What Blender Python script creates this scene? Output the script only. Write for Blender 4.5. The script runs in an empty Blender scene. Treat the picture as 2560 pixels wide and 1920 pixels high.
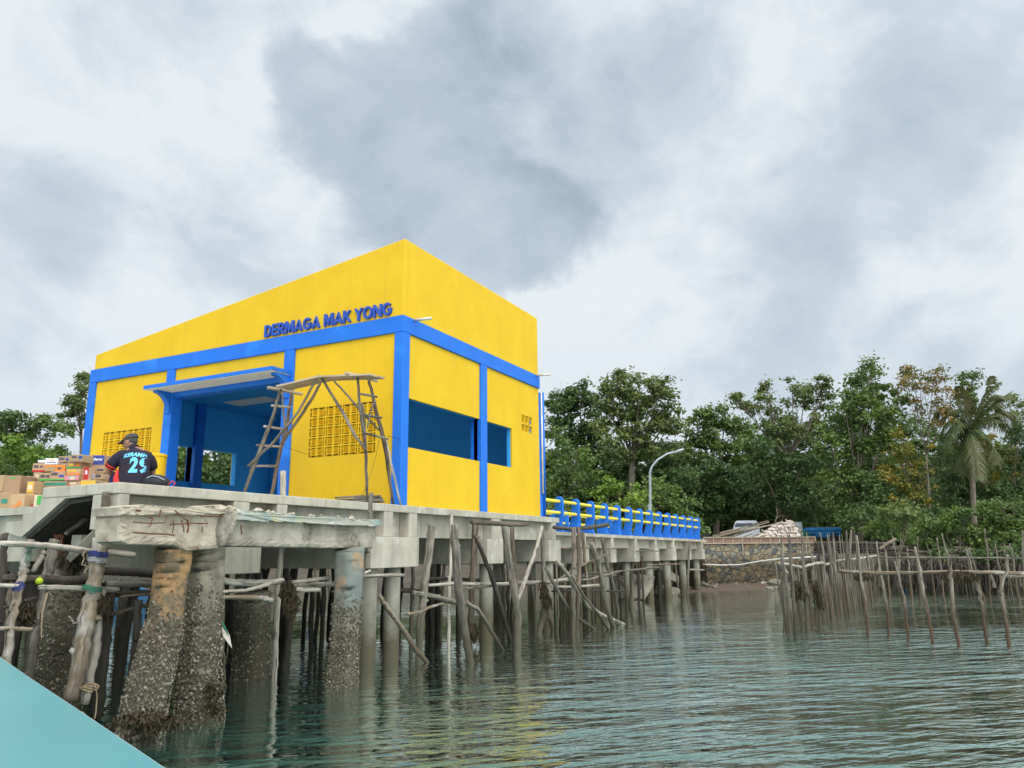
import bpy, math, random
import numpy as np
from mathutils import Vector, Matrix
from mathutils.bvhtree import BVHTree
scn = bpy.context.scene
COL = scn.collection
rnd = random.Random(7)

# ------------------------------------------------------------------ camera, sky, sun, exposure
F, YAW, PITCH, ROLL = 1911.2355, 0.4738, 0.2151, -0.0101     # focal length in photo pixels, angles in radians
CAM = Vector((-12.2668, -8.7526, -0.88))
fw = Vector((math.cos(YAW)*math.cos(PITCH), math.sin(YAW)*math.cos(PITCH), math.sin(PITCH)))
r0 = fw.cross(Vector((0,0,1))).normalized(); u0 = r0.cross(fw)
rt = r0*math.cos(ROLL) + u0*math.sin(ROLL); up = -r0*math.sin(ROLL) + u0*math.cos(ROLL)
cd = bpy.data.cameras.new("camera"); cam = bpy.data.objects.new("camera", cd); COL.objects.link(cam)
cam.matrix_world = Matrix(((rt.x, up.x, -fw.x, CAM.x), (rt.y, up.y, -fw.y, CAM.y), (rt.z, up.z, -fw.z, CAM.z), (0,0,0,1)))
cd.sensor_width = 36; cd.lens = 36*F/2560; cd.clip_start = 0.1; cd.clip_end = 4000
scn.camera = cam
WZ = -2.8                                                     # water level; the pier deck is z = 0

SUN_EL, SUN_AZ = math.radians(52), math.radians(-128)          # sun behind thin cloud, behind and to the right of the camera
sd = bpy.data.lights.new("sun", 'SUN'); sd.energy = 1.5; sd.angle = math.radians(40); sd.color = (1, .965, .91)
so = bpy.data.objects.new("sun", sd); COL.objects.link(so)
sdir = Vector((math.cos(SUN_EL)*math.cos(SUN_AZ), math.cos(SUN_EL)*math.sin(SUN_AZ), math.sin(SUN_EL)))
so.rotation_euler = sdir.to_track_quat('Z', 'Y').to_euler(); so.location = (0, -20, 30)

def ray(x, y): return fw*F + rt*(x-1280) - up*(y-960)
def at(x, y, D): return CAM + ray(x, y)*(D/F)
def onp(x, y, ax, v):
    d = ray(x, y); return CAM + d*((v-CAM[ax])/d[ax])
def onX(x, y, v=0): return onp(x, y, 0, v)
def onY(x, y, v=0): return onp(x, y, 1, v)
def onZ(x, y, v=WZ): return onp(x, y, 2, v)
def depth(p): return (p-CAM).dot(fw)

scn.view_settings.view_transform = 'Standard'; scn.view_settings.look = 'None'
scn.view_settings.exposure = 0.10; scn.view_settings.gamma = 1.0; scn.view_settings.use_curve_mapping = False

world = bpy.data.worlds.new("World"); scn.world = world; world.use_nodes = True
def build_world():
    nt = world.node_tree; N = nt.nodes; L = nt.links; N.clear()
    def n(t, **k):
        o = N.new(t)
        for a, b in k.items(): setattr(o, a, b)
        return o
    def math_(op, a, b=None, c=None, clamp=False):
        m = n('ShaderNodeMath', operation=op); m.use_clamp = clamp
        for i, v in enumerate((a, b, c)):
            if v is None: continue
            if isinstance(v, (int, float)): m.inputs[i].default_value = v
            else: L.new(v, m.inputs[i])
        return m.outputs[0]
    def vmath(op, a, b):
        m = n('ShaderNodeVectorMath', operation=op)
        for i, v in enumerate((a, b)):
            if isinstance(v, (tuple, Vector)): m.inputs[i].default_value = tuple(v)
            else: L.new(v, m.inputs[i])
        return m
    def mix(fac, a, b):
        m = n('ShaderNodeMix', data_type='RGBA')
        for i, v in ((0, fac), (6, a), (7, b)):
            if isinstance(v, (int, float)): m.inputs[i].default_value = v
            elif isinstance(v, tuple): m.inputs[i].default_value = (*v, 1)
            else: L.new(v, m.inputs[i])
        return m.outputs[2]
    tc = n('ShaderNodeTexCoord'); d = tc.outputs['Generated']
    sep = n('ShaderNodeSeparateXYZ'); L.new(d, sep.inputs[0])
    # cloud field in world directions, flattened a little towards the horizon
    def noise(vec, sc, det, rough=.55, dist=0.0):
        o = n('ShaderNodeTexNoise'); L.new(vec, o.inputs['Vector']); o.inputs['Scale'].default_value = sc
        o.inputs['Detail'].default_value = det; o.inputs['Roughness'].default_value = rough; o.inputs['Distortion'].default_value = dist
        return o
    sq = vmath("MULTIPLY", d, (1.0, 1.0, 1.3)).outputs[0]
    nz1 = noise(sq, 3.2, 10, .55, .4); nz2 = noise(sq, 9.0, 9, .6, .5); nz3 = noise(sq, 6.0, 9, .58, .2)
    warp = noise(d, 5.0, 7, .6)
    wv = vmath('SUBTRACT', warp.outputs['Color'], (0.5, 0.5, 0.5))
    ws = vmath('MULTIPLY', wv.outputs[0], (0.14, 0.14, 0.14))
    dw = vmath('ADD', d, ws.outputs[0]).outputs[0]
    def blob(px, py, rad, amt):
        c = ray(px, py).normalized()
        ds = n('ShaderNodeVectorMath', operation='DISTANCE'); L.new(dw, ds.inputs[0]); ds.inputs[1].default_value = tuple(c)
        mr = n('ShaderNodeMapRange', interpolation_type='SMOOTHSTEP'); L.new(ds.outputs['Value'], mr.inputs[0])
        k = rad/F
        mr.inputs[1].default_value = k*0.35; mr.inputs[2].default_value = k*1.35; mr.inputs[3].default_value = amt; mr.inputs[4].default_value = 0
        return mr.outputs[0]
    def total(bs):
        t = None
        for b in bs:
            v = blob(*b); t = v if t is None else math_('ADD', t, v)
        return t
    def sstep(v, a, b):
        m = n('ShaderNodeMapRange', interpolation_type='SMOOTHSTEP'); L.new(v, m.inputs[0]); m.inputs[1].default_value = a; m.inputs[2].default_value = b; return m.outputs[0]
    core = total(((760, 195, 110, .7), (860, 300, 170, .75), (1060, 400, 210, .9), (1180, 230, 190, .6), (1240, 540, 180, .8), (1400, 480, 130, .5), (880, 520, 170, .85), (1120, 585, 200, .95), (1370, 560, 150, .7), (1520, 250, 150, .35), (1000, 90, 160, .3)))
    soft = total(((1550, 280, 320, .5), (1000, 300, 560, .45), (2150, 330, 430, .55), (1900, 760, 260, .5), (330, 40, 200, .4), (60, 700, 200, .6), (60, 480, 160, .35), (2500, 60, 260, .5), (560, 700, 200, .35), (230, 560, 120, .3), (2400, 900, 260, .3)))
    e1 = math_('MULTIPLY_ADD', nz3.outputs['Fac'], 2.4, -1.2)
    c1 = sstep(math_('ADD', core, e1), .15, 1.15)
    n1 = math_('MULTIPLY_ADD', nz1.outputs['Fac'], 2.6, -1.3)
    n2 = math_('MULTIPLY_ADD', nz2.outputs['Fac'], 1.2, -.6)
    dk = math_('ADD', math_('ADD', math_('MULTIPLY', c1, .40), math_('MULTIPLY', soft, .44)), math_('ADD', math_('MULTIPLY', n1, .46), math_('MULTIPLY_ADD', n2, .44, -.08)))
    ramp = n('ShaderNodeValToRGB'); L.new(dk, ramp.inputs[0]); e = ramp.color_ramp.elements
    e[0].position = 0.0; e[0].color = (.80, .86, .90, 1)
    e[1].position = 1.0; e[1].color = (.25, .325, .39, 1)
    for p, c in ((.20, (.61, .695, .77, 1)), (.42, (.49, .58, .675, 1)), (.7, (.36, .44, .525, 1))):
        x = e.new(p); x.color = c
    # pale band at the horizon
    hz = n('ShaderNodeMapRange'); L.new(sep.outputs[2], hz.inputs[0]); hz.inputs[1].default_value = .0; hz.inputs[2].default_value = .30; hz.inputs[3].default_value = .55; hz.inputs[4].default_value = 0
    cl = mix(hz.outputs[0], ramp.outputs[0], (.52, .64, .74))
    # overcast sky is brighter round the veiled sun and towards the zenith
    dt = n('ShaderNodeVectorMath', operation='DOT_PRODUCT'); L.new(d, dt.inputs[0]); dt.inputs[1].default_value = tuple(sdir)
    glow = n('ShaderNodeMapRange', interpolation_type='SMOOTHSTEP'); L.new(dt.outputs['Value'], glow.inputs[0])
    glow.inputs[1].default_value = .1; glow.inputs[2].default_value = 1.0; glow.inputs[3].default_value = 1.0; glow.inputs[4].default_value = 3.0
    sky = n('ShaderNodeTexSky', sky_type='NISHITA'); sky.sun_disc = False; sky.sun_elevation = SUN_EL; sky.sun_rotation = math.pi/2 - SUN_AZ
    b1 = n('ShaderNodeBackground'); L.new(sky.outputs[0], b1.inputs[0]); b1.inputs[1].default_value = .05
    b2 = n('ShaderNodeBackground'); L.new(cl, b2.inputs[0]); L.new(glow.outputs[0], b2.inputs[1])
    mx = n('ShaderNodeMixShader'); mx.inputs[0].default_value = .93; L.new(b1.outputs[0], mx.inputs[1]); L.new(b2.outputs[0], mx.inputs[2])
    out = n('ShaderNodeOutputWorld'); L.new(mx.outputs[0], out.inputs[0])
build_world()
# ------------------------------------------------------------------ materials
MATS = {}
def pmat(name, c1, c2=None, scale=4.0, detail=5.0, stretch=(1,1,1), coord='Object', rough=.75, bump=0.0, bscale=None, spec=.3,
         tide=None, contrast=(.35,.65), c3=None, s3=1.0, t3=(.55,.7), metal=0.0, trans=0.0, random_off=True, streak=None, hue_rand=0.0, val_rand=0.0, crack=None):
    """procedural paint/stone/wood: two noise-mixed colours, optional third patch colour, optional tide staining by height"""
    m = bpy.data.materials.new(name); m.use_nodes = True; nt = m.node_tree; N = nt.nodes; L = nt.links
    bs = N['Principled BSDF']; bs.inputs['Roughness'].default_value = rough; bs.inputs['Specular IOR Level'].default_value = spec; bs.inputs['Metallic'].default_value = metal
    if coord == 'grain': tc = N.new('ShaderNodeAttribute'); tc.attribute_name = 'grain'; vec = tc.outputs['Vector']; m['grain'] = 1
    else: tc = N.new('ShaderNodeTexCoord'); vec = tc.outputs[coord]
    if random_off:
        oi = N.new('ShaderNodeObjectInfo'); mo = N.new('ShaderNodeMath'); mo.operation = 'MULTIPLY'; mo.inputs[1].default_value = 37.0; L.new(oi.outputs['Random'], mo.inputs[0])
        va = N.new('ShaderNodeVectorMath'); va.operation = 'ADD'; L.new(vec, va.inputs[0]); L.new(mo.outputs[0], va.inputs[1]); vec = va.outputs[0]
    mp = N.new('ShaderNodeMapping'); mp.inputs['Scale'].default_value = stretch; L.new(vec, mp.inputs[0])
    def noise(v, s, dt=detail, ro=.6):
        o = N.new('ShaderNodeTexNoise'); o.inputs['Scale'].default_value = s; o.inputs['Detail'].default_value = dt; o.inputs['Roughness'].default_value = ro; L.new(v, o.inputs['Vector']); return o.outputs['Fac']
    def mrange(v, a, b, c=0., d=1.):
        o = N.new('ShaderNodeMapRange'); L.new(v, o.inputs[0])
        for i, x in enumerate((a, b, c, d)): o.inputs[i+1].default_value = x
        return o.outputs[0]
    def mix(fac, a, b):
        o = N.new('ShaderNodeMix'); o.data_type = 'RGBA'; L.new(fac, o.inputs[0])
        for i, v in ((6, a), (7, b)):
            if isinstance(v, tuple): o.inputs[i].default_value = (*v, 1)
            else: L.new(v, o.inputs[i])
        return o.outputs[2]
    nz = noise(mp.outputs[0], scale)
    if c2 is None: c2 = tuple(x*.85 for x in c1)
    col = mix(mrange(nz, *contrast), c1, c2)
    if c3 is not None: col = mix(mrange(noise(vec, s3), *t3), col, c3)
    if crack:                                                 # dark splits running along the grain
        cm = N.new('ShaderNodeMapping'); cm.inputs['Scale'].default_value = (38, 38, 2.2); L.new(vec, cm.inputs[0])
        col = mix(mrange(noise(cm.outputs[0], 1.0, 4), .56, .64, 0, .85), col, crack)
        nm_ = N.new('ShaderNodeMapping'); nm_.inputs['Scale'].default_value = (6, 6, 3); L.new(vec, nm_.inputs[0])
        col = mix(mrange(noise(nm_.outputs[0], 1.0, 6), .57, .66, 0, .6), col, crack)
    if streak:                                                # vertical dirt runs
        sm = N.new('ShaderNodeMapping'); sm.inputs['Scale'].default_value = (9, 9, .5); L.new(vec, sm.inputs[0])
        col = mix(mrange(noise(sm.outputs[0], 1.0), .5, .75, 0, streak[3]), col, tuple(streak[:3]))
    if tide:
        ge = N.new('ShaderNodeNewGeometry'); sp = N.new('ShaderNodeSeparateXYZ'); L.new(ge.outputs['Position'], sp.inputs[0])
        nn = noise(vec, 5.0); ad = N.new('ShaderNodeMath'); ad.operation = 'MULTIPLY_ADD'; L.new(nn, ad.inputs[0]); ad.inputs[1].default_value = -.9; L.new(sp.outputs[2], ad.inputs[2])
        z0, z1, tc_ = tide
        col = mix(mrange(ad.outputs[0], z0-.45, z1-.45, 1, 0), col, tc_)
    if hue_rand or val_rand:
        oi2 = N.new('ShaderNodeObjectInfo'); hs = N.new('ShaderNodeHueSaturation'); L.new(col, hs.inputs['Color'])
        L.new(mrange(oi2.outputs['Random'], 0, 1, .5-hue_rand, .5+hue_rand), hs.inputs['Hue']); 
        wn = N.new('ShaderNodeTexWhiteNoise'); wn.noise_dimensions = '1D'; L.new(oi2.outputs['Random'], wn.inputs['W'])
        L.new(mrange(wn.outputs['Value'], 0, 1, 1-val_rand, 1+val_rand), hs.inputs['Value']); col = hs.outputs['Color']
    L.new(col, bs.inputs['Base Color'])
    if bump:
        b = N.new('ShaderNodeBump'); b.inputs['Strength'].default_value = min(1., bump*30); b.inputs['Distance'].default_value = bump
        L.new(noise(mp.outputs[0], bscale or scale*2.5, 8, .65), b.inputs['Height']); L.new(b.outputs[0], bs.inputs['Normal'])
    if trans:
        tr = N.new('ShaderNodeBsdfTranslucent'); L.new(col, tr.inputs[0]); mx = N.new('ShaderNodeMixShader'); mx.inputs[0].default_value = trans
        out = N['Material Output']; L.new(bs.outputs[0], mx.inputs[1]); L.new(tr.outputs[0], mx.inputs[2]); L.new(mx.outputs[0], out.inputs[0])
    MATS[name] = m; return m
ALG = (.045, .042, .026)
pmat('yellow_paint', (.68, .425, .014), (.63, .385, .014), 1.3, 6, rough=.62, bump=.006, bscale=14, random_off=False, c3=(.70,.46,.02), s3=.7, t3=(.5,.75), streak=(.50,.33,.03,.30), spec=.2)
pmat('yellow_pipe', (.84, .68, .06), (.76, .6, .05), 3, rough=.4)
pmat('blue_paint', (.012, .15, .62), (.010, .135, .56), 1.5, 5, rough=.5, bump=.003, bscale=12, random_off=False, c3=(.02,.2,.76), s3=1.1, streak=(.01,.12,.55,.3))
pmat('interior_blue', (.04, .38, .82), (.034, .34, .76), 1.5, 5, rough=.65, random_off=False)
pmat('sign_blue', (.022, .085, .42), (.018, .07, .36), 3, rough=.35)
pmat('soffit_white', (.80, .78, .72), (.72, .70, .63), 4, rough=.7)
pmat('concrete', (.47, .43, .345), (.335, .305, .24), 1.8, 8, rough=.85, bump=.006, bscale=22, streak=(.19,.185,.15,.6), c3=(.52,.49,.41), s3=2.4, random_off=False, spec=.2)
pmat('pile_concrete', (.33, .32, .26), (.24, .23, .175), 2.2, 8, rough=.85, bump=.008, bscale=18, tide=(-2.5, -1.75, (.10, .085, .05)), streak=(.14,.13,.09,.6))
pmat('old_concrete', (.40, .36, .285), (.21, .185, .14), 2.6, 9, rough=.95, bump=.012, bscale=24, contrast=(.38,.62), c3=(.12,.10,.08), s3=3.5, t3=(.56,.66), random_off=False)
pmat('spalled_concrete', (.52, .45, .34), (.31, .255, .185), 5, 9, rough=.95, bump=.02, bscale=38, c3=(.22,.12,.06), s3=4.0, t3=(.60,.68), random_off=False)
pmat('paint_spattered_concrete', (.40, .39, .33), (.27, .33, .30), 1.6, 8, rough=.95, bump=.012, bscale=24, c3=(.52,.47,.18), s3=1.5, t3=(.52,.60), random_off=False, contrast=(.45,.55))
pmat('old_pier', (.22, .195, .145), (.10, .088, .06), 4, 9, rough=.9, bump=.012, bscale=24, tide=(-2.1, -1.3, (.055, .048, .03)))
pmat('orange_pier', (.29, .17, .08), (.12, .09, .055), 5.0, 9, rough=.9, bump=.016, bscale=22, contrast=(.46,.56), tide=(-2.0, -1.15, (.075, .068, .045)))
pmat('painted_pier', (.25, .24, .19), (.15, .175, .16), 2.0, 8, rough=.9, bump=.015, bscale=11, c3=(.33,.23,.14), s3=2.4, t3=(.56,.62), tide=(-2.2, -1.5, (.085, .072, .045)))
pmat('barnacle', (.085, .072, .048), (.36, .33, .25), 26, 3, rough=.85, contrast=(.50,.68))
pmat('rust', (.17, .055, .025), (.08, .03, .018), 12, 5, rough=.9)
W_ST = (14, 14, 1.2)
pmat('wood_grey', (.235, .21, .17), (.08, .07, .054), crack=(.045,.036,.028), coord='grain', scale=1.5, detail=7, stretch=W_ST, rough=.85, bump=.013, bscale=4, contrast=(.40,.60), tide=(-2.4, -1.7, (.085,.075,.05)), c3=(.22,.17,.13), s3=2.0, hue_rand=.012, val_rand=.22)
pmat('wood_brown', (.20, .155, .11), (.085, .062, .043), crack=(.045,.036,.028), coord='grain', scale=1.5, detail=7, stretch=W_ST, rough=.85, bump=.013, bscale=4, contrast=(.40,.60), tide=(-2.4, -1.7, (.06,.05,.032)), hue_rand=.015, val_rand=.22)
pmat('wood_pale', (.46, .42, .345), (.22, .19, .15), crack=(.045,.036,.028), coord='grain', scale=1.5, detail=7, stretch=W_ST, rough=.8, bump=.005, bscale=4, val_rand=.12)
pmat('wood_peeled', (.27, .215, .145), (.14, .105, .07), crack=(.045,.036,.028), coord='grain', scale=1.2, detail=7, stretch=W_ST, rough=.8, bump=.013, bscale=4, contrast=(.40,.60), c3=(.34,.31,.27), s3=2.2, t3=(.5,.6), tide=(-2.5, -1.9, (.12,.09,.06)))
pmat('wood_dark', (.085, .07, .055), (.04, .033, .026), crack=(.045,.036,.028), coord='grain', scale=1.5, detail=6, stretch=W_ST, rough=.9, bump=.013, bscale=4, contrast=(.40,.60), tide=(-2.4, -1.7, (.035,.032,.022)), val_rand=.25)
pmat('stake_wood', (.26, .225, .18), (.11, .092, .07), crack=(.045,.036,.028), coord='grain', scale=1.6, detail=6, stretch=W_ST, rough=.9, bump=.013, bscale=4, contrast=(.40,.60), tide=(-2.15, -1.35, (.10,.075,.05)), hue_rand=.012, val_rand=.25)
pmat('wet_stake', (.29, .25, .20), (.15, .12, .09), crack=(.045,.036,.028), coord='grain', scale=1.6, detail=6, stretch=W_ST, rough=.85, bump=.013, bscale=4, contrast=(.40,.60), tide=(-2.3, -1.75, (.10,.062,.04)), val_rand=.15)
pmat('lumber', (.46, .38, .28), (.26, .20, .14), coord='grain', scale=1.4, detail=6, stretch=W_ST, rough=.8, bump=.003, bscale=5, val_rand=.2)
pmat('formwork_board', (.27, .17, .12), (.20, .125, .09), 3, 5, rough=.8)
pmat('seaweed', (.05, .034, .014), (.022, .017, .009), 9, 4, rough=.8)
pmat('rope_green', (.03, .22, .13), (.02, .15, .09), 9, rough=.7)
pmat('rope_tan', (.36, .27, .17), (.24, .17, .10), 9, rough=.9)
pmat('rope_blue', (.035, .05, .20), (.025, .035, .14), 9, rough=.7)
pmat('rope_white', (.50, .50, .52), (.36, .36, .38), 9, rough=.7)
pmat('lime', (.38, .48, .03), (.28, .38, .02), 4, rough=.5)
pmat('mud', (.085, .066, .046), (.05, .042, .03), 1.3, 8, rough=.7, bump=.05, bscale=3, random_off=False)
pmat('soil', (.12, .125, .055), (.06, .08, .03), .5, 8, tide=(-2.15, -1.75, (.105, .075, .052)), rough=.95, bump=.05, bscale=2, random_off=False)
pmat('rock', (.22, .19, .14), (.12, .11, .085), 5, 7, rough=.9, bump=.02, bscale=9, val_rand=.3, hue_rand=.02)
pmat('trunk_bark', (.17, .13, .10), (.09, .07, .055), 2, 6, stretch=(5,5,1), rough=.95, bump=.02, bscale=4, random_off=False)
pmat('pale_bark', (.24, .20, .155), (.14, .115, .09), 2, 6, stretch=(5,5,1), rough=.95, bump=.02, bscale=4, random_off=False)
def leaf(name, a, b, c3=None, s=.35, s3=.6, t3=(.55,.7)): return pmat(name, a, b, s, 6, rough=.55, trans=.35, contrast=(.38,.62), c3=c3, s3=s3, t3=t3, random_off=False, spec=.35)
leaf('leaf_dark', (.10, .160, .042), (.056, .105, .03), s=.6)
leaf('leaf_mid', (.15, .215, .05), (.085, .145, .034), s=.6)
leaf('leaf_olive', (.18, .22, .065), (.115, .155, .045), s=.6, c3=(.08,.13,.035))
leaf('leaf_bright', (.21, .31, .045), (.125, .215, .035), s=.8)
leaf('leaf_orange', (.29, .165, .04), (.19, .16, .04), s=1.0, c3=(.10,.13,.03), s3=1.2, t3=(.48,.6))
leaf('leaf_gold', (.31, .21, .03), (.16, .17, .03), s=1.0, c3=(.08,.12,.022), s3=.8, t3=(.5,.6))
leaf('palm_leaf', (.08, .13, .04), (.13, .12, .045), s=.8)
pmat('skin', (.30, .155, .095), (.26, .13, .08), 12, rough=.55, spec=.4)
pmat('shirt_navy', (.012, .014, .030), (.022, .012, .020), 5, rough=.8, bump=.004, bscale=9)
pmat('shorts_navy', (.010, .018, .085), (.008, .014, .06), 6, rough=.85, bump=.004, bscale=9)
pmat('cap_grey', (.07, .068, .06), (.035, .035, .032), 22, 3, rough=.9)
pmat('shirt_red', (.62, .035, .025), (.5, .025, .02), 6, rough=.8)
pmat('print_cyan', (.16, .55, .80), (.13, .48, .74), 7, rough=.6)
pmat('bag_black', (.012, .012, .016), (.02, .02, .025), 6, rough=.5)
pmat('cardboard', (.42, .28, .165), (.34, .22, .125), 3, rough=.85, val_rand=.16, hue_rand=.01)
for nm, c in dict(box_orange=(.72,.22,.04), box_green=(.08,.36,.08), box_red=(.50,.03,.03), box_blue=(.05,.07,.28), box_pink=(.62,.22,.26), box_grey=(.28,.33,.38), box_yellow=(.75,.42,.04), box_white=(.70,.72,.80), box_teal=(.03,.22,.15), print_dark=(.09,.07,.10), print_cream=(.62,.52,.38)).items():
    pmat(nm, c, tuple(x*.85 for x in c), 9, rough=.7)
pmat('teal_hull', (.070, .262, .285), (.061, .236, .26), 1.2, 5, rough=.32, spec=.5, bump=.0015, bscale=9)
pmat('white_trim', (.75, .77, .75), (.62, .64, .62), 4, rough=.4)
pmat('white_pvc', (.62, .60, .54), (.52, .5, .44), 5, rough=.4)
pmat('galvanised', (.38, .42, .44), (.30, .34, .36), 6, rough=.45, metal=.3)
pmat('sack', (.60, .53, .46), (.42, .34, .28), 2.2, 6, rough=.85, bump=.02, bscale=6, val_rand=.14, contrast=(.4,.62))
pmat('car_white', (.66, .68, .70), (.6, .62, .65), 3, rough=.25, spec=.5)
pmat('dark_glass', (.05, .065, .08), (.03, .04, .05), 3, rough=.1, spec=.6)
pmat('tank_plastic', (.60, .62, .60), (.5, .52, .5), 3, rough=.4)
pmat('truck_blue', (.02, .16, .36), (.014, .11, .27), 2.5, 6, rough=.45, c3=(.05,.2,.4), s3=2)
pmat('tarp_green', (.012, .14, .085), (.008, .10, .06), 4, rough=.6, bump=.02, bscale=4)
pmat('tarp_blue', (.01, .08, .45), (.008, .06, .35), 4, rough=.5)
pmat('rubber', (.02, .02, .02), (.03,.03,.03), 5, rough=.8)
pmat('grass', (.07, .12, .025), (.045, .08, .02), 2, rough=.7, trans=.3)

def water_material():
    m = bpy.data.materials.new('water'); m.use_nodes = True; nt = m.node_tree; N = nt.nodes; L = nt.links; N.clear()
    ge = N.new('ShaderNodeNewGeometry')
    def mp(rot, sc):
        a = N.new('ShaderNodeMapping'); a.vector_type = 'TEXTURE'; a.inputs['Rotation'].default_value = (0, 0, rot); a.inputs['Scale'].default_value = sc; L.new(ge.outputs['Position'], a.inputs[0]); return a.outputs[0]
    def nz(v, s, d, r=.5, dist=0):
        a = N.new('ShaderNodeTexNoise'); a.inputs['Scale'].default_value = s; a.inputs['Detail'].default_value = d; a.inputs['Roughness'].default_value = r; a.inputs['Distortion'].default_value = dist; L.new(v, a.inputs['Vector']); return a.outputs['Fac']
    def mt(op, a, b, c=None):
        o = N.new('ShaderNodeMath'); o.operation = op
        for i, v in enumerate((a, b, c)):
            if v is None: continue
            if isinstance(v, (int, float)): o.inputs[i].default_value = v
            else: L.new(v, o.inputs[i])
        return o.outputs[0]
    crest = YAW - math.radians(86)             # crests lie across the view, a little aslant
    w1 = nz(mp(crest, (1.5, .50, 1)), 1.35, 2, .5, .25)
    w2 = nz(mp(crest+.32, (1.8, .42, 1)), 2.3, 3, .5, .35)
    w3 = nz(mp(crest-.28, (1.5, .5, 1)), 6.0, 3, .5, .25)
    # open water to the right is rougher than the lee of the pier
    sp = N.new('ShaderNodeSeparateXYZ'); L.new(ge.outputs['Position'], sp.inputs[0])
    lee = N.new('ShaderNodeMapRange'); lee.interpolation_type = 'SMOOTHSTEP'; L.new(sp.outputs[1], lee.inputs[0])
    lee.inputs[1].default_value = -6.8; lee.inputs[2].default_value = -1.0; lee.inputs[3].default_value = 1.0; lee.inputs[4].default_value = .16
    gust = nz(mp(crest, (2.2, 1, 1)), .16, 3); gm = N.new('ShaderNodeMapRange'); L.new(gust, gm.inputs[0]); gm.inputs[1].default_value = .35; gm.inputs[2].default_value = .65; gm.inputs[3].default_value = .30; gm.inputs[4].default_value = 1.5
    h = mt('ADD', mt('MULTIPLY', w1, .13), mt('ADD', mt('MULTIPLY', w2, .095), mt('MULTIPLY', w3, .020)))
    h = mt('MULTIPLY', h, mt('MULTIPLY', lee.outputs[0], gm.outputs[0]))
    b = N.new('ShaderNodeBump'); b.inputs['Strength'].default_value = 1.0; b.inputs['Distance'].default_value = 1.0; L.new(h, b.inputs['Height'])
    fr = N.new('ShaderNodeFresnel'); fr.inputs['IOR'].default_value = 1.5; L.new(b.outputs[0], fr.inputs['Normal'])
    gl = N.new('ShaderNodeBsdfGlossy'); gl.inputs['Roughness'].default_value = .03; gl.inputs['Color'].default_value = (.94, 1, .965, 1); L.new(b.outputs[0], gl.inputs['Normal'])
    df = N.new('ShaderNodeBsdfDiffuse'); L.new(b.outputs[0], df.inputs['Normal'])
    # shallow silty water near the shore is browner, the basin is green
    sh = N.new('ShaderNodeMapRange'); L.new(sp.outputs[0], sh.inputs[0]); sh.inputs[1].default_value = 4; sh.inputs[2].default_value = 24; sh.inputs[3].default_value = 0; sh.inputs[4].default_value = 1
    mx = N.new('ShaderNodeMix'); mx.data_type = 'RGBA'; L.new(sh.outputs[0], mx.inputs[0]); mx.inputs[6].default_value = (.028, .10, .076, 1); mx.inputs[7].default_value = (.11, .12, .075, 1)
    L.new(mx.outputs[2], df.inputs[0])
    ms = N.new('ShaderNodeMixShader'); bo = mt('MULTIPLY_ADD', fr.outputs[0], 2.9, -.12); cl_ = N.new('ShaderNodeClamp'); L.new(bo, cl_.inputs[0]); L.new(cl_.outputs[0], ms.inputs[0]); L.new(df.outputs[0], ms.inputs[1]); L.new(gl.outputs[0], ms.inputs[2])
    o = N.new('ShaderNodeOutputMaterial'); L.new(ms.outputs[0], o.inputs[0]); MATS['water'] = m
water_material()

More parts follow.
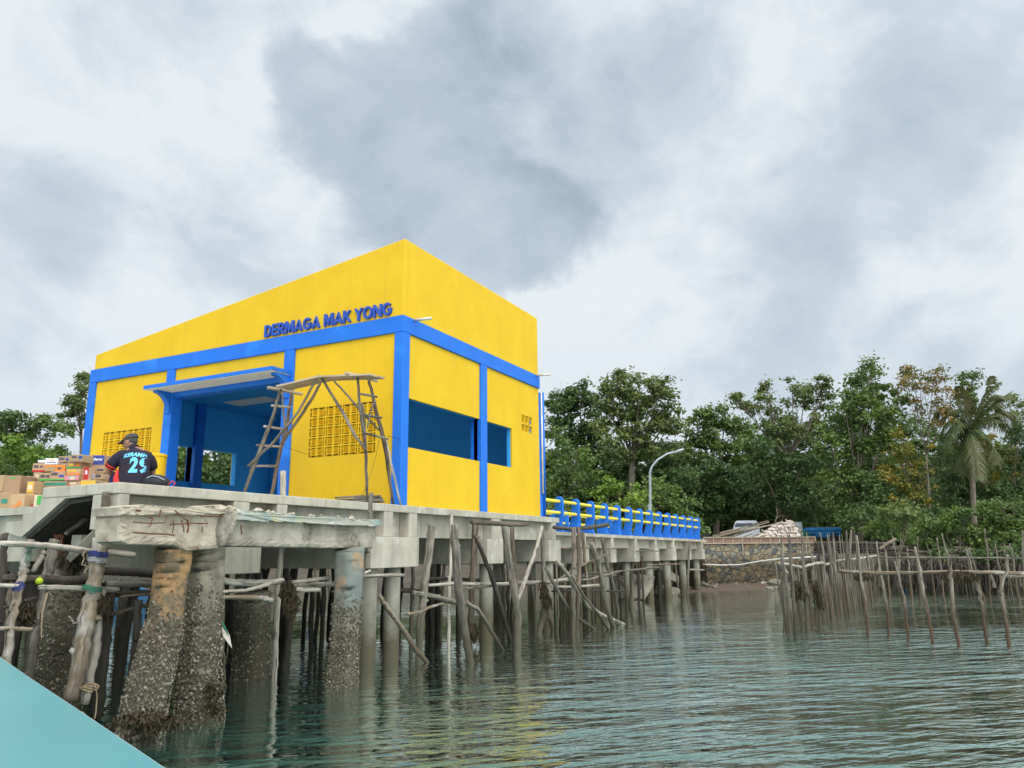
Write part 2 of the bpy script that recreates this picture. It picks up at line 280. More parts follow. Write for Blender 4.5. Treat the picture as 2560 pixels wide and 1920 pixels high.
def stone_wall_material():
    m = bpy.data.materials.new('stone_masonry'); m.use_nodes = True; nt = m.node_tree; N = nt.nodes; L = nt.links; bs = N['Principled BSDF']; bs.inputs['Roughness'].default_value = .9
    tc = N.new('ShaderNodeTexCoord'); mp = N.new('ShaderNodeMapping'); mp.inputs['Scale'].default_value = (1, 1, 1.25); L.new(tc.outputs['Object'], mp.inputs[0])
    wn = N.new('ShaderNodeTexNoise'); wn.inputs['Scale'].default_value = 3; L.new(mp.outputs[0], wn.inputs['Vector'])
    va = N.new('ShaderNodeVectorMath'); va.operation = 'MULTIPLY_ADD'; L.new(wn.outputs['Color'], va.inputs[0]); va.inputs[1].default_value = (.16, .16, .16); L.new(mp.outputs[0], va.inputs[2])
    v1 = N.new('ShaderNodeTexVoronoi'); v1.inputs['Scale'].default_value = 3.1; L.new(va.outputs[0], v1.inputs['Vector'])
    v2 = N.new('ShaderNodeTexVoronoi'); v2.feature = 'DISTANCE_TO_EDGE'; v2.inputs['Scale'].default_value = 3.1; L.new(va.outputs[0], v2.inputs['Vector'])
    sx = N.new('ShaderNodeSeparateColor'); L.new(v1.outputs['Color'], sx.inputs[0])
    cr = N.new('ShaderNodeValToRGB'); L.new(sx.outputs[0], cr.inputs[0]); e = cr.color_ramp.elements
    e[0].color = (.30, .25, .15, 1); e[1].color = (.10, .105, .11, 1)
    for p, c in ((.25, (.38, .32, .20, 1)), (.45, (.24, .17, .10, 1)), (.6, (.30, .28, .21, 1)), (.8, (.16, .16, .15, 1))): x = e.new(p); x.color = c
    nn = N.new('ShaderNodeTexNoise'); nn.inputs['Scale'].default_value = 9; nn.inputs['Detail'].default_value = 6; L.new(tc.outputs['Object'], nn.inputs['Vector'])
    m1 = N.new('ShaderNodeMix'); m1.data_type = 'RGBA'; m1.blend_type = 'MULTIPLY'; m1.inputs[0].default_value = .55; L.new(cr.outputs[0], m1.inputs[6]); L.new(nn.outputs['Fac'], m1.inputs[7])
    mr = N.new('ShaderNodeMapRange'); L.new(v2.outputs['Distance'], mr.inputs[0]); mr.inputs[1].default_value = .02; mr.inputs[2].default_value = .06
    m2 = N.new('ShaderNodeMix'); m2.data_type = 'RGBA'; L.new(mr.outputs[0], m2.inputs[0]); m2.inputs[6].default_value = (.19, .155, .105, 1); L.new(m1.outputs[2], m2.inputs[7])
    ge = N.new('ShaderNodeNewGeometry'); sp = N.new('ShaderNodeSeparateXYZ'); L.new(ge.outputs['Position'], sp.inputs[0])
    mz = N.new('ShaderNodeMapRange'); L.new(sp.outputs[2], mz.inputs[0]); mz.inputs[1].default_value = -1.75; mz.inputs[2].default_value = -1.1
    m3 = N.new('ShaderNodeMix'); m3.data_type = 'RGBA'; m3.blend_type = 'MULTIPLY'; m3.inputs[0].default_value = 1; L.new(m2.outputs[2], m3.inputs[6])
    cc = N.new('ShaderNodeMix'); cc.data_type = 'RGBA'; L.new(mz.outputs[0], cc.inputs[0]); cc.inputs[6].default_value = (.42, .38, .30, 1); cc.inputs[7].default_value = (1, 1, 1, 1); L.new(cc.outputs[2], m3.inputs[7])
    L.new(m3.outputs[2], bs.inputs['Base Color'])
    b = N.new('ShaderNodeBump'); b.inputs['Distance'].default_value = .06; b.inputs['Strength'].default_value = 1; mr2 = N.new('ShaderNodeMapRange'); L.new(v2.outputs['Distance'], mr2.inputs[0]); mr2.inputs[2].default_value = .12
    L.new(mr2.outputs[0], b.inputs['Height']); L.new(b.outputs[0], bs.inputs['Normal']); MATS['stone_masonry'] = m
stone_wall_material()

# ------------------------------------------------------------------ mesh helpers
def V(*a): return Vector(a)
class MB:
    def __init__(s): s.v = []; s.f = []; s.m = []; s.g = []
    def add(s, vs, fs, mi=0, g=None):
        b = len(s.v); s.v += [tuple(p) for p in vs]; s.g += g if g is not None else [tuple(p) for p in vs]; s.f += [tuple(b+i for i in f) for f in fs]; s.m += [mi]*len(fs); return s
    def box(s, x0, x1, y0, y1, z0, z1, mi=0, M=None):
        vs = [V(x, y, z) for x in (x0, x1) for y in (y0, y1) for z in (z0, z1)]
        if M is not None: vs = [M @ p for p in vs]
        return s.add(vs, [(0,1,3,2), (4,6,7,5), (0,4,5,1), (2,3,7,6), (0,2,6,4), (1,5,7,3)], mi)
    def prism(s, poly, vec, mi=0):
        n = len(poly); a = [V(*p) for p in poly]; b = [p+vec for p in a]
        return s.add(a+b, [tuple(range(n))[::-1], tuple(range(n, 2*n))] + [(i, (i+1) % n, n+(i+1) % n, n+i) for i in range(n)], mi)
    def tube(s, pts, rad, sides=8, jit=0.0, square=0.0, aspect=1.0, roll=None, rng=rnd, mi=0, ends=True, wig=0.0, sub=1, jmix=.4, jring=.5):
        """sweep a ring along pts; square>0 makes a squarish section; jit = uneven surface"""
        P = [V(*p) for p in pts]; R = list(rad) if hasattr(rad, '__len__') else [rad]*len(P)
        if sub > 1:
            Q = []; RR = []
            for i in range(len(P)-1):
                for k in range(sub):
                    t = k/sub; Q.append(P[i].lerp(P[i+1], t)); RR.append(R[i]*(1-t)+R[i+1]*t)
            Q.append(P[-1]); RR.append(R[-1]); P, R = Q, RR
        if wig:
            for i in range(1, len(P)-1): P[i] = P[i] + V(rng.gauss(0, wig), rng.gauss(0, wig), rng.gauss(0, wig)*.3)
        ref = roll if roll is not None else (V(1, 0, 0) if abs((P[-1]-P[0]).normalized().x) < .8 else V(0, 0, 1))
        gr = []; run_ = 0.0; g0 = (P[0].x*1.7+P[0].y*.9, P[0].z, 0)
        vs = []; n = len(P); off = [1+rng.uniform(-jit, jit) for _ in range(sides)]
        for i in range(n):
            t = (P[min(i+1, n-1)]-P[max(i-1, 0)]).normalized(); a = (ref - t*ref.dot(t)).normalized(); b = t.cross(a)
            k = 1+rng.uniform(-jit, jit)*jring
            if i: run_ += (P[i]-P[i-1]).length
            for j in range(sides):
                th = 2*math.pi*(j+.5*(square > 0))/sides; c, d = math.cos(th), math.sin(th)
                q = 1.0
                if square: q = (abs(c)**8+abs(d)**8)**(-1/8)*square + (1-square)
                off[j] = off[j]*(1-jmix)+jmix*(1+rng.uniform(-jit, jit)) if jit else 1
                vs.append(P[i] + (a*c*q*aspect + b*d*q)*(R[i]*k*off[j])); gr.append((c*R[i]+g0[0], d*R[i]+g0[1], run_+g0[2]))
        fs = [(i*sides+j, i*sides+(j+1) % sides, (i+1)*sides+(j+1) % sides, (i+1)*sides+j) for i in range(n-1) for j in range(sides)]
        if ends: fs += [tuple(range(sides))[::-1], tuple(range((n-1)*sides, n*sides))]
        return s.add(vs, fs, mi, g=gr)
    def ellipsoid(s, c, r, M=None, nu=10, nv=7, jit=0, mi=0, rng=rnd):
        vs = []; 
        for i in range(nv+1):
            ph = math.pi*i/nv
            for j in range(nu):
                th = 2*math.pi*j/nu; k = 1+rng.uniform(-jit, jit)
                p = V(r[0]*math.sin(ph)*math.cos(th)*k, r[1]*math.sin(ph)*math.sin(th)*k, r[2]*math.cos(ph)*k)
                vs.append((M @ p if M is not None else p)+V(*c))
        fs = [(i*nu+j, (i+1)*nu+j, (i+1)*nu+(j+1) % nu, i*nu+(j+1) % nu) for i in range(nv) for j in range(nu)]
        return s.add(vs, fs, mi)
    def build(s, name, mats, parent=None, origin=None, smooth=False, bevel=0.0):
        o0 = parent_origin(parent) if parent is not None else (V(*origin) if origin is not None else V(0, 0, 0))
        me = bpy.data.meshes.new(name); me.from_pydata([(p[0]-o0.x, p[1]-o0.y, p[2]-o0.z) for p in s.v], [], s.f)
        mats = mats if isinstance(mats, (list, tuple)) else [mats]
        for m in mats: me.materials.append(MATS[m])
        if len(mats) > 1: me.polygons.foreach_set('material_index', s.m)
        if smooth: me.polygons.foreach_set('use_smooth', [True]*len(me.polygons))
        if any('grain' in MATS[m_] for m_ in mats):
            at_ = me.attributes.new('grain', 'FLOAT_VECTOR', 'POINT'); at_.data.foreach_set('vector', [c for q in s.g for c in q])
        me.update(); o = bpy.data.objects.new(name, me); COL.objects.link(o)
        if parent is not None: o.parent = parent
        else: o.location = o0
        if bevel:
            b = o.modifiers.new('bevel', 'BEVEL'); b.width = bevel; b.segments = 2; b.limit_method = 'ANGLE'
        return o
ORI = {}
def parent_origin(p):
    while p.parent is not None: p = p.parent
    return V(*p.location)
def tag(o, label, cat, group=None):
    o['label'] = label; o['category'] = cat
    if group: o['group'] = group
    return o
def thing(name, label, cat, loc=(0, 0, 0), group=None):
    o = bpy.data.objects.new(name, None); o.empty_display_size = .2; COL.objects.link(o); o.location = loc; return tag(o, label, cat, group)
def struct(o): o['kind'] = 'structure'; return o
def stuff(o, label, cat): tag(o, label, cat); o['kind'] = 'stuff'; return o
def fast_mesh(name, verts, faces4, mats, parent=None, origin=(0, 0, 0), midx=None, smooth=False):
    o0 = np.array(parent_origin(parent)) if parent is not None else np.array(origin, float)
    me = bpy.data.meshes.new(name); nv = len(verts); nf = len(faces4)
    me.vertices.add(nv); me.vertices.foreach_set('co', (verts-o0).astype(np.float32).ravel())
    me.loops.add(nf*4); me.loops.foreach_set('vertex_index', faces4.astype(np.int32).ravel())
    me.polygons.add(nf); me.polygons.foreach_set('loop_start', np.arange(0, nf*4, 4, dtype=np.int32)); me.polygons.foreach_set('loop_total', np.full(nf, 4, dtype=np.int32))
    for m in mats: me.materials.append(MATS[m])
    if midx is not None: me.polygons.foreach_set('material_index', midx.astype(np.int32))
    me.update(calc_edges=True); me.validate()
    o = bpy.data.objects.new(name, me); COL.objects.link(o)
    if parent is not None: o.parent = parent
    else: o.location = tuple(o0)
    return o
# ------------------------------------------------------------------ setting: water, ground
wm = MB(); wm.add([(-400, -400, WZ), (900, -400, WZ), (900, 900, WZ), (-400, 900, WZ)], [(0,1,2,3)])
w = wm.build('water', 'water'); struct(w)

def ground():
    # one sheet: sea bed under the water rising to the shore; shoreline through points seen in the photograph
    shore = [(-400, 45), (-30, 44), (0, 40), (12, 36), (19, 26), (22, 14), (21, 8), (20.5, 4.5)]+[(onZ(x, y).x, onZ(x, y).y) for x, y in ((1600,1497),(1650,1492),(1700,1486),(1760,1480),(1860,1474),(1960,1470),(2060,1467))]+[(30.2, -7), (30.6, -12), (31.5, -20), (36, -40), (60, -120), (120, -400)]
    sh = [V(a, b, 0) for a, b in shore]; poly_ = list(shore)+[(900, -401), (901, 901), (-401, 901)]
    def dist(x, y):
        best = 1e9; sgn = 1; p = V(x, y, 0)
        for i in range(len(sh)-1):
            a, b = sh[i], sh[i+1]; ab = b-a; t = max(0, min(1, (p-a).dot(ab)/ab.length_squared)); q = a+ab*t; dd = (p-q).length
            if dd < best: best = dd; sgn = 1 if (ab.x*(y-a.y)-ab.y*(x-a.x)) > 0 else -1
        ins = False; j = len(poly_)-1
        for i in range(len(poly_)):
            (xi, yi), (xj, yj) = poly_[i], poly_[j]
            if (yi > y) != (yj > y) and x < (xj-xi)*(y-yi)/(yj-yi)+xi: ins = not ins
            j = i
        return best if ins else -best
    xs = sorted(set([-400, -200, -120, -80] + list(np.arange(-60, -10, 6)) + list(np.arange(-10, 60, 1.3)) + list(np.arange(60, 120, 8)) + [150, 220, 400, 900]))
    ys = sorted(set([-400, -250, -140, -90] + list(np.arange(-60, -24, 5)) + list(np.arange(-24, 50, 1.3)) + list(np.arange(50, 110, 8)) + [150, 220, 400, 900]))
    vs = []; r = random.Random(3)
    for x in xs:
        for y in ys:
            d = dist(x, y)
            if d <= 0: z = WZ + max(-4, d*.16) - .02
            else: z = WZ + min(d*.13, .55) + (0 if d < 3.2 else min((d-3.2)*.5, 1.35)) + max(0, d-30)*.03
            vs.append((x, y, z + r.uniform(-.05, .05)*(1 if abs(d) < 60 else 0)))
    n = len(ys); fs = [(i*n+j, (i+1)*n+j, (i+1)*n+j+1, i*n+j+1) for i in range(len(xs)-1) for j in range(n-1)]
    m = MB(); m.add(vs, fs); o = m.build('ground', 'soil', smooth=True); struct(o)
    def gz(x, y):
        d = dist(x, y)
        if d <= 0: return WZ + max(-4, d*.16)
        return WZ + min(d*.13, .55) + (0 if d < 3.2 else min((d-3.2)*.5, 1.35)) + max(0, d-30)*.03
    return gz
gz = ground()

# ------------------------------------------------------------------ the yellow and blue building
BC = (0, 0, 0)
bld = thing('pier_building', 'yellow pier building with blue columns, blue band and a sloping parapet on the concrete deck', 'building', BC)
def wall_cells(m, ax, a0, a1, z0, z1, p0, p1, holes, mi=0):
    """wall in the plane of ax ('x': runs along y, thickness p0..p1 in x) cut round rectangular holes"""
    us = sorted({a0, a1, *[h[0] for h in holes], *[h[1] for h in holes]}); zs = sorted({z0, z1, *[h[2] for h in holes], *[h[3] for h in holes]})
    for i in range(len(us)-1):
        run = None
        for j in range(len(zs)-1):
            uc, zc = (us[i]+us[i+1])/2, (zs[j]+zs[j+1])/2
            if any(h[0] < uc < h[1] and h[2] < zc < h[3] for h in holes):
                if run: cell(m, ax, us[i], us[i+1], *run, p0, p1, mi); run = None
            else: run = (run[0], zs[j+1]) if run else (zs[j], zs[j+1])
        if run: cell(m, ax, us[i], us[i+1], *run, p0, p1, mi)
def cell(m, ax, u0, u1, z0, z1, p0, p1, mi):
    if ax == 'x': m.box(p0, p1, u0, u1, z0, z1, mi)
    else: m.box(u0, u1, p0, p1, z0, z1, mi)
W1 = (.25, 3.2, 1.17, 2.17); W2 = (3.5, 4.87, 1.17, 2.17)
VR = (5.42, 6.06, 2.19, 2.62); VF = (.67, 2.41, 1.08, 2.13); VL = (7.40, 9.18, 1.08, 2.14)
# outer skins (yellow), one panel a bay
def wall_part(name, ax, u0, u1, z0, z1, holes, p0=.05, p1=.10, mat='yellow_paint'):
    m = MB(); wall_cells(m, ax, u0, u1, z0, z1, p0, p1, holes); return m.build(name, mat, bld)
wall_part('wall_panel', 'x', .22, 2.90, 0, 3.5, [VF]); wall_part('wall_panel', 'x', 3.19, 6.70, 3.02, 3.5, []); wall_part('wall_panel', 'x', 6.97, 9.66, 0, 3.5, [VL])
wall_part('wall_panel', 'y', .25, 3.2, 0, 3.5, [W1]); wall_part('wall_panel', 'y', 3.5, 6.49, 0, 3.5, [W2, VR])
wall_part('wall_panel', 'y', .25, 6.49, 0, 3.5, [(.25, 3.2, 1.17, 2.17), W2], 9.87, 9.89); wall_part('wall_panel', 'x', .22, 9.66, 0, 3.5, [(5.6, 8.4, 0, 2.3)], 6.44, 6.49)
# inner leaves (blue)
wall_part('inner_wall', 'x', .205, 2.90, 0, 3.45, [VF], .102, .20, 'interior_blue'); wall_part('inner_wall', 'x', 6.97, 9.66, 0, 3.45, [VL], .102, .20, 'interior_blue'); wall_part('inner_wall', 'x', 3.19, 6.70, 3.02, 3.45, [], .102, .20, 'interior_blue')
wall_part('inner_wall', 'y', .25, 6.49, 0, 3.45, [(.25, 3.2, 1.17, 2.17), W2, VR], .102, .20, 'interior_blue')
wall_part('inner_wall', 'y', .25, 6.29, 0, 3.45, [(.25, 3.2, 1.17, 2.17), W2], 9.68, 9.868, 'interior_blue')
wall_part('inner_wall', 'x', .205, 9.675, 0, 3.45, [(5.6, 8.4, 0, 2.3)], 6.30, 6.438, 'interior_blue')
# columns
def colm(x0, x1, y0, y1, z1=3.497, z0=0, name='column', mat='blue_paint'):
    m = MB(); m.box(x0, x1, y0, y1, z0, z1); return m.build(name, mat, bld, bevel=.012)
colm(0, .25, 0, .22); colm(0, .30, 2.90, 3.19); colm(0, .30, 6.70, 6.97); colm(0, .30, 9.66, 9.92)
colm(3.2, 3.5, 0, .30); colm(6.49, 6.76, .03, .30, 3.40); colm(3.2, 3.5, 9.55, 9.92); colm(6.49, 6.76, 9.6, 9.9, 3.40)
m = MB(); m.box(0, .28, 0, 9.92, 3.5, 3.85); m.build('ring_beam', 'blue_paint', bld, bevel=.012)
m = MB(); m.box(.283, 6.5, 0, .28, 3.5, 3.85); m.build('ring_beam', 'blue_paint', bld, bevel=.012)
m = MB(); m.box(.283, 6.5, 9.64, 9.92, 3.5, 3.85); m.build('ring_beam', 'blue_paint', bld)
m = MB(); m.box(6.22, 6.5, .283, 9.637, 3.5, 3.85); m.build('ring_beam', 'blue_paint', bld)
# parapets: front one falls to the left, right one is level
m = MB(); m.prism([(.025, .025, 3.852), (.025, 9.80, 3.852), (.025, 9.80, 4.25), (.025, .025, 5.52)], V(.15, 0, 0)); m.build('parapet', 'yellow_paint', bld, bevel=.015)
m = MB(); m.box(.178, 6.44, .025, .175, 3.852, 5.52); m.build('parapet', 'yellow_paint', bld, bevel=.015)
m = MB(); m.prism([(6.29, .178, 3.852), (6.29, 9.80, 3.852), (6.29, 9.80, 4.25), (6.29, .178, 5.50)], V(.14, 0, 0)); m.build('parapet', 'yellow_paint', bld)
m = MB(); m.box(.178, 6.287, 9.65, 9.80, 3.852, 4.25); m.build('parapet', 'yellow_paint', bld)
m = MB(); m.prism([(.178, .178, 5.2), (.178, 9.648, 4.0), (.178, 9.648, 3.95), (.178, .178, 5.15)], V(6.10, 0, 0)); m.build('roof', 'galvanised', bld)
m = MB(); m.box(.205, 6.295, .205, 9.675, 3.452, 3.496); m.build('ceiling', 'interior_blue', bld)
m = MB(); m.box(3.35, 3.95, 7.1, 8.7, 3.42, 3.45); m.build('ceiling_hole_patch', 'soffit_white', bld)  # pale slab standing in for a bright hole in the ceiling
# door header, canopy with brackets
m = MB(); m.box(.02, .28, 3.193, 6.697, 2.80, 3.018); m.build('door_header', 'blue_paint', bld)
cn = MB(); cn.box(-.56, -.002, 2.97, 7.02, 2.93, 3.015); can = cn.build('canopy', 'blue_paint', bld)
m = MB(); m.box(-.545, -.002, 2.99, 7.0, 2.918, 2.928); m.build('soffit', 'soffit_white', can)
for yb in (3.00, 6.72):
    m = MB(); poly = [(-.002, yb, 2.916), (-.40, yb, 2.916), (-.40, yb, 2.86)]
    for k in range(7):
        a = math.pi/2*k/6; poly.append((-.40+.36*math.sin(a), yb, 2.86-.40*(1-math.cos(a)*1)))
    poly += [(-.04, yb, 2.42), (-.002, yb, 2.42)]
    m.prism(poly, V(0, .15, 0)); m.build('bracket', 'blue_paint', can)
# vent screens of openwork block
def vent(ax, rect, nu, nz_, p0):
    u0, u1, z0, z1 = rect; m = MB(); du = (u1-u0)/nu; dz = (z1-z0)/nz_
    def bx(a, b, c, d, q0=p0+.005, q1=p0+.12): cell(m, ax, a, b, c, d, q0, q1, 0)
    for i in range(nu+1): bx(u0+i*du-.014*(0 < i < nu)-.0, u0+i*du+.014 if i < nu else u1, z0, z1, p0+.002, p0+.125) if 0 < i < nu else None
    for j in range(nz_+1): 
        if 0 < j < nz_: bx(u0, u1, z0+j*dz-.014, z0+j*dz+.014)
    for i in range(nu):
        for j in range(nz_):
            a, b, c, d = u0+i*du+.014, u0+(i+1)*du-.014, z0+j*dz+.014, z0+(j+1)*dz-.014
            wu, wz_ = b-a, d-c
            # two square pyramidal cells and narrow slots either side
            for (s0, s1) in ((.13, .44), (.56, .87)):
                cell(m, ax, a+wu*s0, a+wu*s1, c+wz_*.22, d-wz_*.10, p0+.105, p0+.12, 0)
                q = [(a+wu*s0, c+wz_*.22), (a+wu*s1, c+wz_*.22), (a+wu*s1, d-wz_*.10), (a+wu*s0, d-wz_*.10)]
                pf = [(p0+.10), (p0+.10), (p0+.018), (p0+.018)]
                pts = [(pf[k], q[k][0], q[k][1]) if ax == 'x' else (q[k][0], pf[k], q[k][1]) for k in range(4)]
                m.add(pts, [(0, 1, 2, 3)])
            for (s0, s1) in ((.09, .13), (.44, .56), (.87, .91)): bx(a+wu*s0, a+wu*s1, c, d, p0+.006, p0+.118)
            bx(a, a+wu*.09, c+wz_*.62, c+wz_*.70, p0+.006, p0+.118); bx(a+wu*.91, b, c+wz_*.62, c+wz_*.70, p0+.006, p0+.118)
            bx(a+wu*.13, a+wu*.44, c+wz_*.14, c+wz_*.22, p0+.006, p0+.118); bx(a+wu*.56, a+wu*.87, c+wz_*.14, c+wz_*.22, p0+.006, p0+.118)
    return m.build('vent_screen', 'yellow_paint', bld)
for q in (VF, VL): m = MB(); m.box(.19, .195, *q); m.build('vent_backing', 'yellow_paint', bld)
vent('x', VF, 4, 5, .045); vent('x', VL, 4, 5, .045)
def vent_small():
    u0, u1, z0, z1 = VR; m = MB()
    for x in (u0+.205, u0+.415): m.box(x-.012, x+.012, .053, .13, z0, z1)
    m.box(u0, u1, .053, .13, (z0+z1)/2-.03, (z0+z1)/2+.02)
    for i in range(3):
        for j in range(2):
            a = u0+.012+i*.212; c = z0+.03+j*.215
            m.box(a+.035, a+.15, .12, .13, c, c+.17); m.add([(a+.035, .12, c+.05), (a+.15, .12, c+.05), (a+.15, .07, c+.18), (a+.035, .07, c+.18)], [(0,1,2,3)])
    return m.build('vent_screen', 'yellow_paint', bld)
vent_small(); m = MB(); m.box(VR[0], VR[1], .14, .145, VR[2], VR[3]); m.build('vent_backing', 'yellow_paint', bld)
# sign letters, each a solid block letter on the parapet
def text_mesh(body, size, offset, extrude):
    cu = bpy.data.curves.new('t', 'FONT'); cu.body = body; cu.size = size; cu.offset = offset; cu.extrude = extrude; cu.space_character = 1.12
    ob = bpy.data.objects.new('t', cu); COL.objects.link(ob); bpy.context.view_layer.update()
    me = bpy.data.meshes.new_from_object(ob.evaluated_get(bpy.context.evaluated_depsgraph_get()))
    bpy.data.objects.remove(ob); return me
def arc(cx, cy, rx, ry, a0, a1, n=12): return [(cx+rx*math.cos(math.radians(a0+(a1-a0)*i/n)), cy+ry*math.sin(math.radians(a0+(a1-a0)*i/n))) for i in range(n+1)]
GLYPH = dict(D=(.76, [[(.11,0),(.11,1)], [(.2,.9),(.34,.9)]+arc(.34,.5,.31,.4,90,-90)+[(.2,.1)]]),
    E=(.60, [[(.11,0),(.11,1)], [(.2,.9),(.6,.9)], [(.2,.5),(.54,.5)], [(.2,.1),(.6,.1)]]),
    R=(.70, [[(.11,0),(.11,1)], [(.2,.9),(.38,.9)]+arc(.38,.68,.20,.22,90,-90,8)+[(.2,.46)], [(.34,.42),(.60,0)]]),
    M=(.94, [[(.11,0),(.11,1)], [(.83,0),(.83,1)], [(.15,.97),(.47,.22),(.79,.97)]]),
    A=(.84, [[(.09,0),(.42,.98),(.75,0)], [(.24,.27),(.60,.27)]]),
    G=(.84, [arc(.43,.5,.33,.41,45,325,18)+[(.73,.46),(.45,.46)]]),
    K=(.72, [[(.11,0),(.11,1)], [(.64,1),(.22,.47)], [(.30,.54),(.68,0)]]),
    Y=(.76, [[(.06,1),(.38,.50),(.70,1)], [(.38,.46),(.38,0)]]),
    O=(.88, [arc(.44,.5,.34,.41,0,360,26)]), N=(.82, [[(.11,0),(.11,1)], [(.71,0),(.71,1)], [(.13,.95),(.69,.05)]]))
def sign():
    H = .275; T = .19; txt = 'DERMAGA MAK YONG'; tot = sum(GLYPH[c][0]+.05 if c != ' ' else .34 for c in txt); y_l, y_r = 3.81, .28; sx = (y_l-y_r)/tot; cur = 0
    for c in txt:
        if c == ' ': cur += .34; continue
        w_, strokes = GLYPH[c]; m = MB()
        for si, st in enumerate(strokes):
            closed = st[0] == st[-1] or (abs(st[0][0]-st[-1][0]) < 1e-6 and abs(st[0][1]-st[-1][1]) < 1e-6); Q = st[:-1] if closed else st; n = len(Q); L_, R_ = [], []
            for i in range(n):
                p0 = Q[(i-1) % n] if (closed or i > 0) else Q[i]; p1 = Q[(i+1) % n] if (closed or i < n-1) else Q[i]
                d0 = V(Q[i][0]-p0[0], Q[i][1]-p0[1], 0); d1 = V(p1[0]-Q[i][0], p1[1]-Q[i][1], 0); d0 = d0.normalized() if d0.length else d1.normalized(); d1 = d1.normalized() if d1.length else d0
                t = (d0+d1).normalized(); nn = V(-t.y, t.x, 0); k = T/2/max(.45, t.dot(d1)); L_.append((Q[i][0]+nn.x*k, Q[i][1]+nn.y*k)); R_.append((Q[i][0]-nn.x*k, Q[i][1]-nn.y*k))
            fr = -.030-.0012*si; vs = []
            for (u, v) in [z for pr in zip(L_, R_) for z in pr]:
                v = min(1, max(0, v)); y = y_l-(cur+u)*sx; z = 3.89+v*H; vs += [(fr, y, z), (.024, y, z)]
            seg = n if closed else n-1; fs = []
            for i in range(seg):
                a_, b_ = i*4, ((i+1) % n)*4; fs += [(a_, b_, b_+2, a_+2), (a_+1, a_+3, b_+3, b_+1), (a_, a_+1, b_+1, b_), (a_+2, b_+2, b_+3, a_+3)]
            if not closed: fs += [(0, 2, 3, 1), ((n-1)*4, (n-1)*4+1, (n-1)*4+3, (n-1)*4+2)]
            m.add(vs, fs)
        m.build('sign_letter', 'sign_blue', bld); cur += w_+.05
sign()
# pipes
for x in (.38, 6.27):
    m = MB(); m.tube([(x, .0, 3.83), (x, -.42, 3.81)], .03, 10); m.build('drain_spout', 'white_pvc', bld, smooth=True)
m = MB(); m.tube([(6.57, .0, 3.42), (6.57, .0, .62)], .026, 10); m.build('downpipe', 'white_pvc', bld, smooth=True)
m = MB(); m.tube([(6.66, -.01, 3.42), (6.66, -.01, .02)], .03, 10); m.build('downpipe', 'blue_paint', bld, smooth=True)
m = MB(); m.box(3.24, 3.36, -.118, .0, -.045, -.001); 

# ------------------------------------------------------------------ the pier the building stands on
pier = thing('concrete_pier', 'raw concrete pier deck on round piles that carries the yellow building', 'pier', (0, 0, 0))
m = MB(); m.box(-6.07, 7.35, -.12, 1.41, -.14, 0); m.box(-3.5, 7.35, 1.411, 11.2, -.14, 0); m.build('deck_slab', 'concrete', pier, bevel=.012)
m = MB()
m.box(-5.85, 7.30, .12, .42, -.60, -.142); m.box(-5.6, -3.55, 3.6, 3.9, -.80, -.342); m.box(-3.45, 7.3, 3.6, 3.9, -.60, -.142); m.box(-3.45, 7.3, 7.2, 7.5, -.60, -.142); m.box(-3.45, 7.3, 10.6, 10.9, -.60, -.142)
m.build('beam', 'concrete', pier)
for a, b in ((-6.05, -5.9), (-4.22, -3.92), (-3.36, -3.14), (-.64, -.36), (.16, .44), (3.48, 3.92), (6.85, 7.12)):
    m = MB(); m.box(a, b, -.115, .118, -.60, -.142); m.build('stub', 'concrete', pier, bevel=.008)
for a, b, yy in ((-4.35, -3.65, -.13), (-1.02, .50, -.13), (3.25, 4.02, -.13), (6.60, 7.38, -.13)):
    m = MB(); m.box(a, b, yy, 10.9, -1.16, -.603); m.build('pile_cap', 'concrete', pier, bevel=.012)
for x, y in ((-4.2, .5), (-1.02+.28, .12), (-.02, .12), (3.62, .12), (7.0, .12)) + tuple((x, y) for x in (-4.2, -.3, 3.62, 7.0) for y in (3.7, 7.3, 10.6)):
    m = MB(); m.tube([(x, y, -1.16), (x, y, WZ-.6)], .155, 20, jit=.02, sub=6); m.build('pile', 'pile_concrete', pier, smooth=True)
# stepped end of the deck: sloping stair slab and the lower landing, both running away from the corner
X0 = -6.068
m = MB(); m.box(X0, -5.9, .119, .36, -.57, -.143); m.build('stub', 'concrete', pier, bevel=.008)
poly = [(.42,-.143),(.91,-.16),(1.74,-.63),(1.86,-.62),(2.12,-.55),(2.12,-.43),(1.77,-.42),(1.78,-.342),(1.413,-.342),(1.413,-.143)]
m = MB(); m.prism([(X0, y, z) for y, z in poly], V(1.7, 0, 0)); m.build('stair_flight', 'concrete', pier)
m = MB(); m.box(X0, -3.51, 1.413, 7.5, -.34, -.24); m.box(X0+.1, -5.7, 1.8, 7.5, -.95, -.343); m.build('landing', 'concrete', pier)
m = MB(); m.prism([(-6.0, y, z) for y, z in ((.44,-.16),(.93,-.18),(1.76,-.65),(1.76,-.70),(.9,-.23),(.44,-.20))], V(1.5, 0, 0)); m.build('formwork_and_dark_backing', 'wood_dark', pier)
m = MB(); m.box(-5.9, -4.4, 1.9, 1.96, -1.5, -.36); m.build('formwork_and_dark_backing', 'wood_dark', pier)  # upright dark sheet added to darken the space under the landing
m = MB(); m.box(-5.6, -4.4, 1.2, 1.4, -1.25, -.61); m.build('end_wall', 'concrete', pier)
m = MB(); m.tube([(-5.9, 1.0, -.95), (-5.9, .2, -.42)], .06, 4, roll=V(1, 0, 0)); m.build('strut', 'concrete', pier)

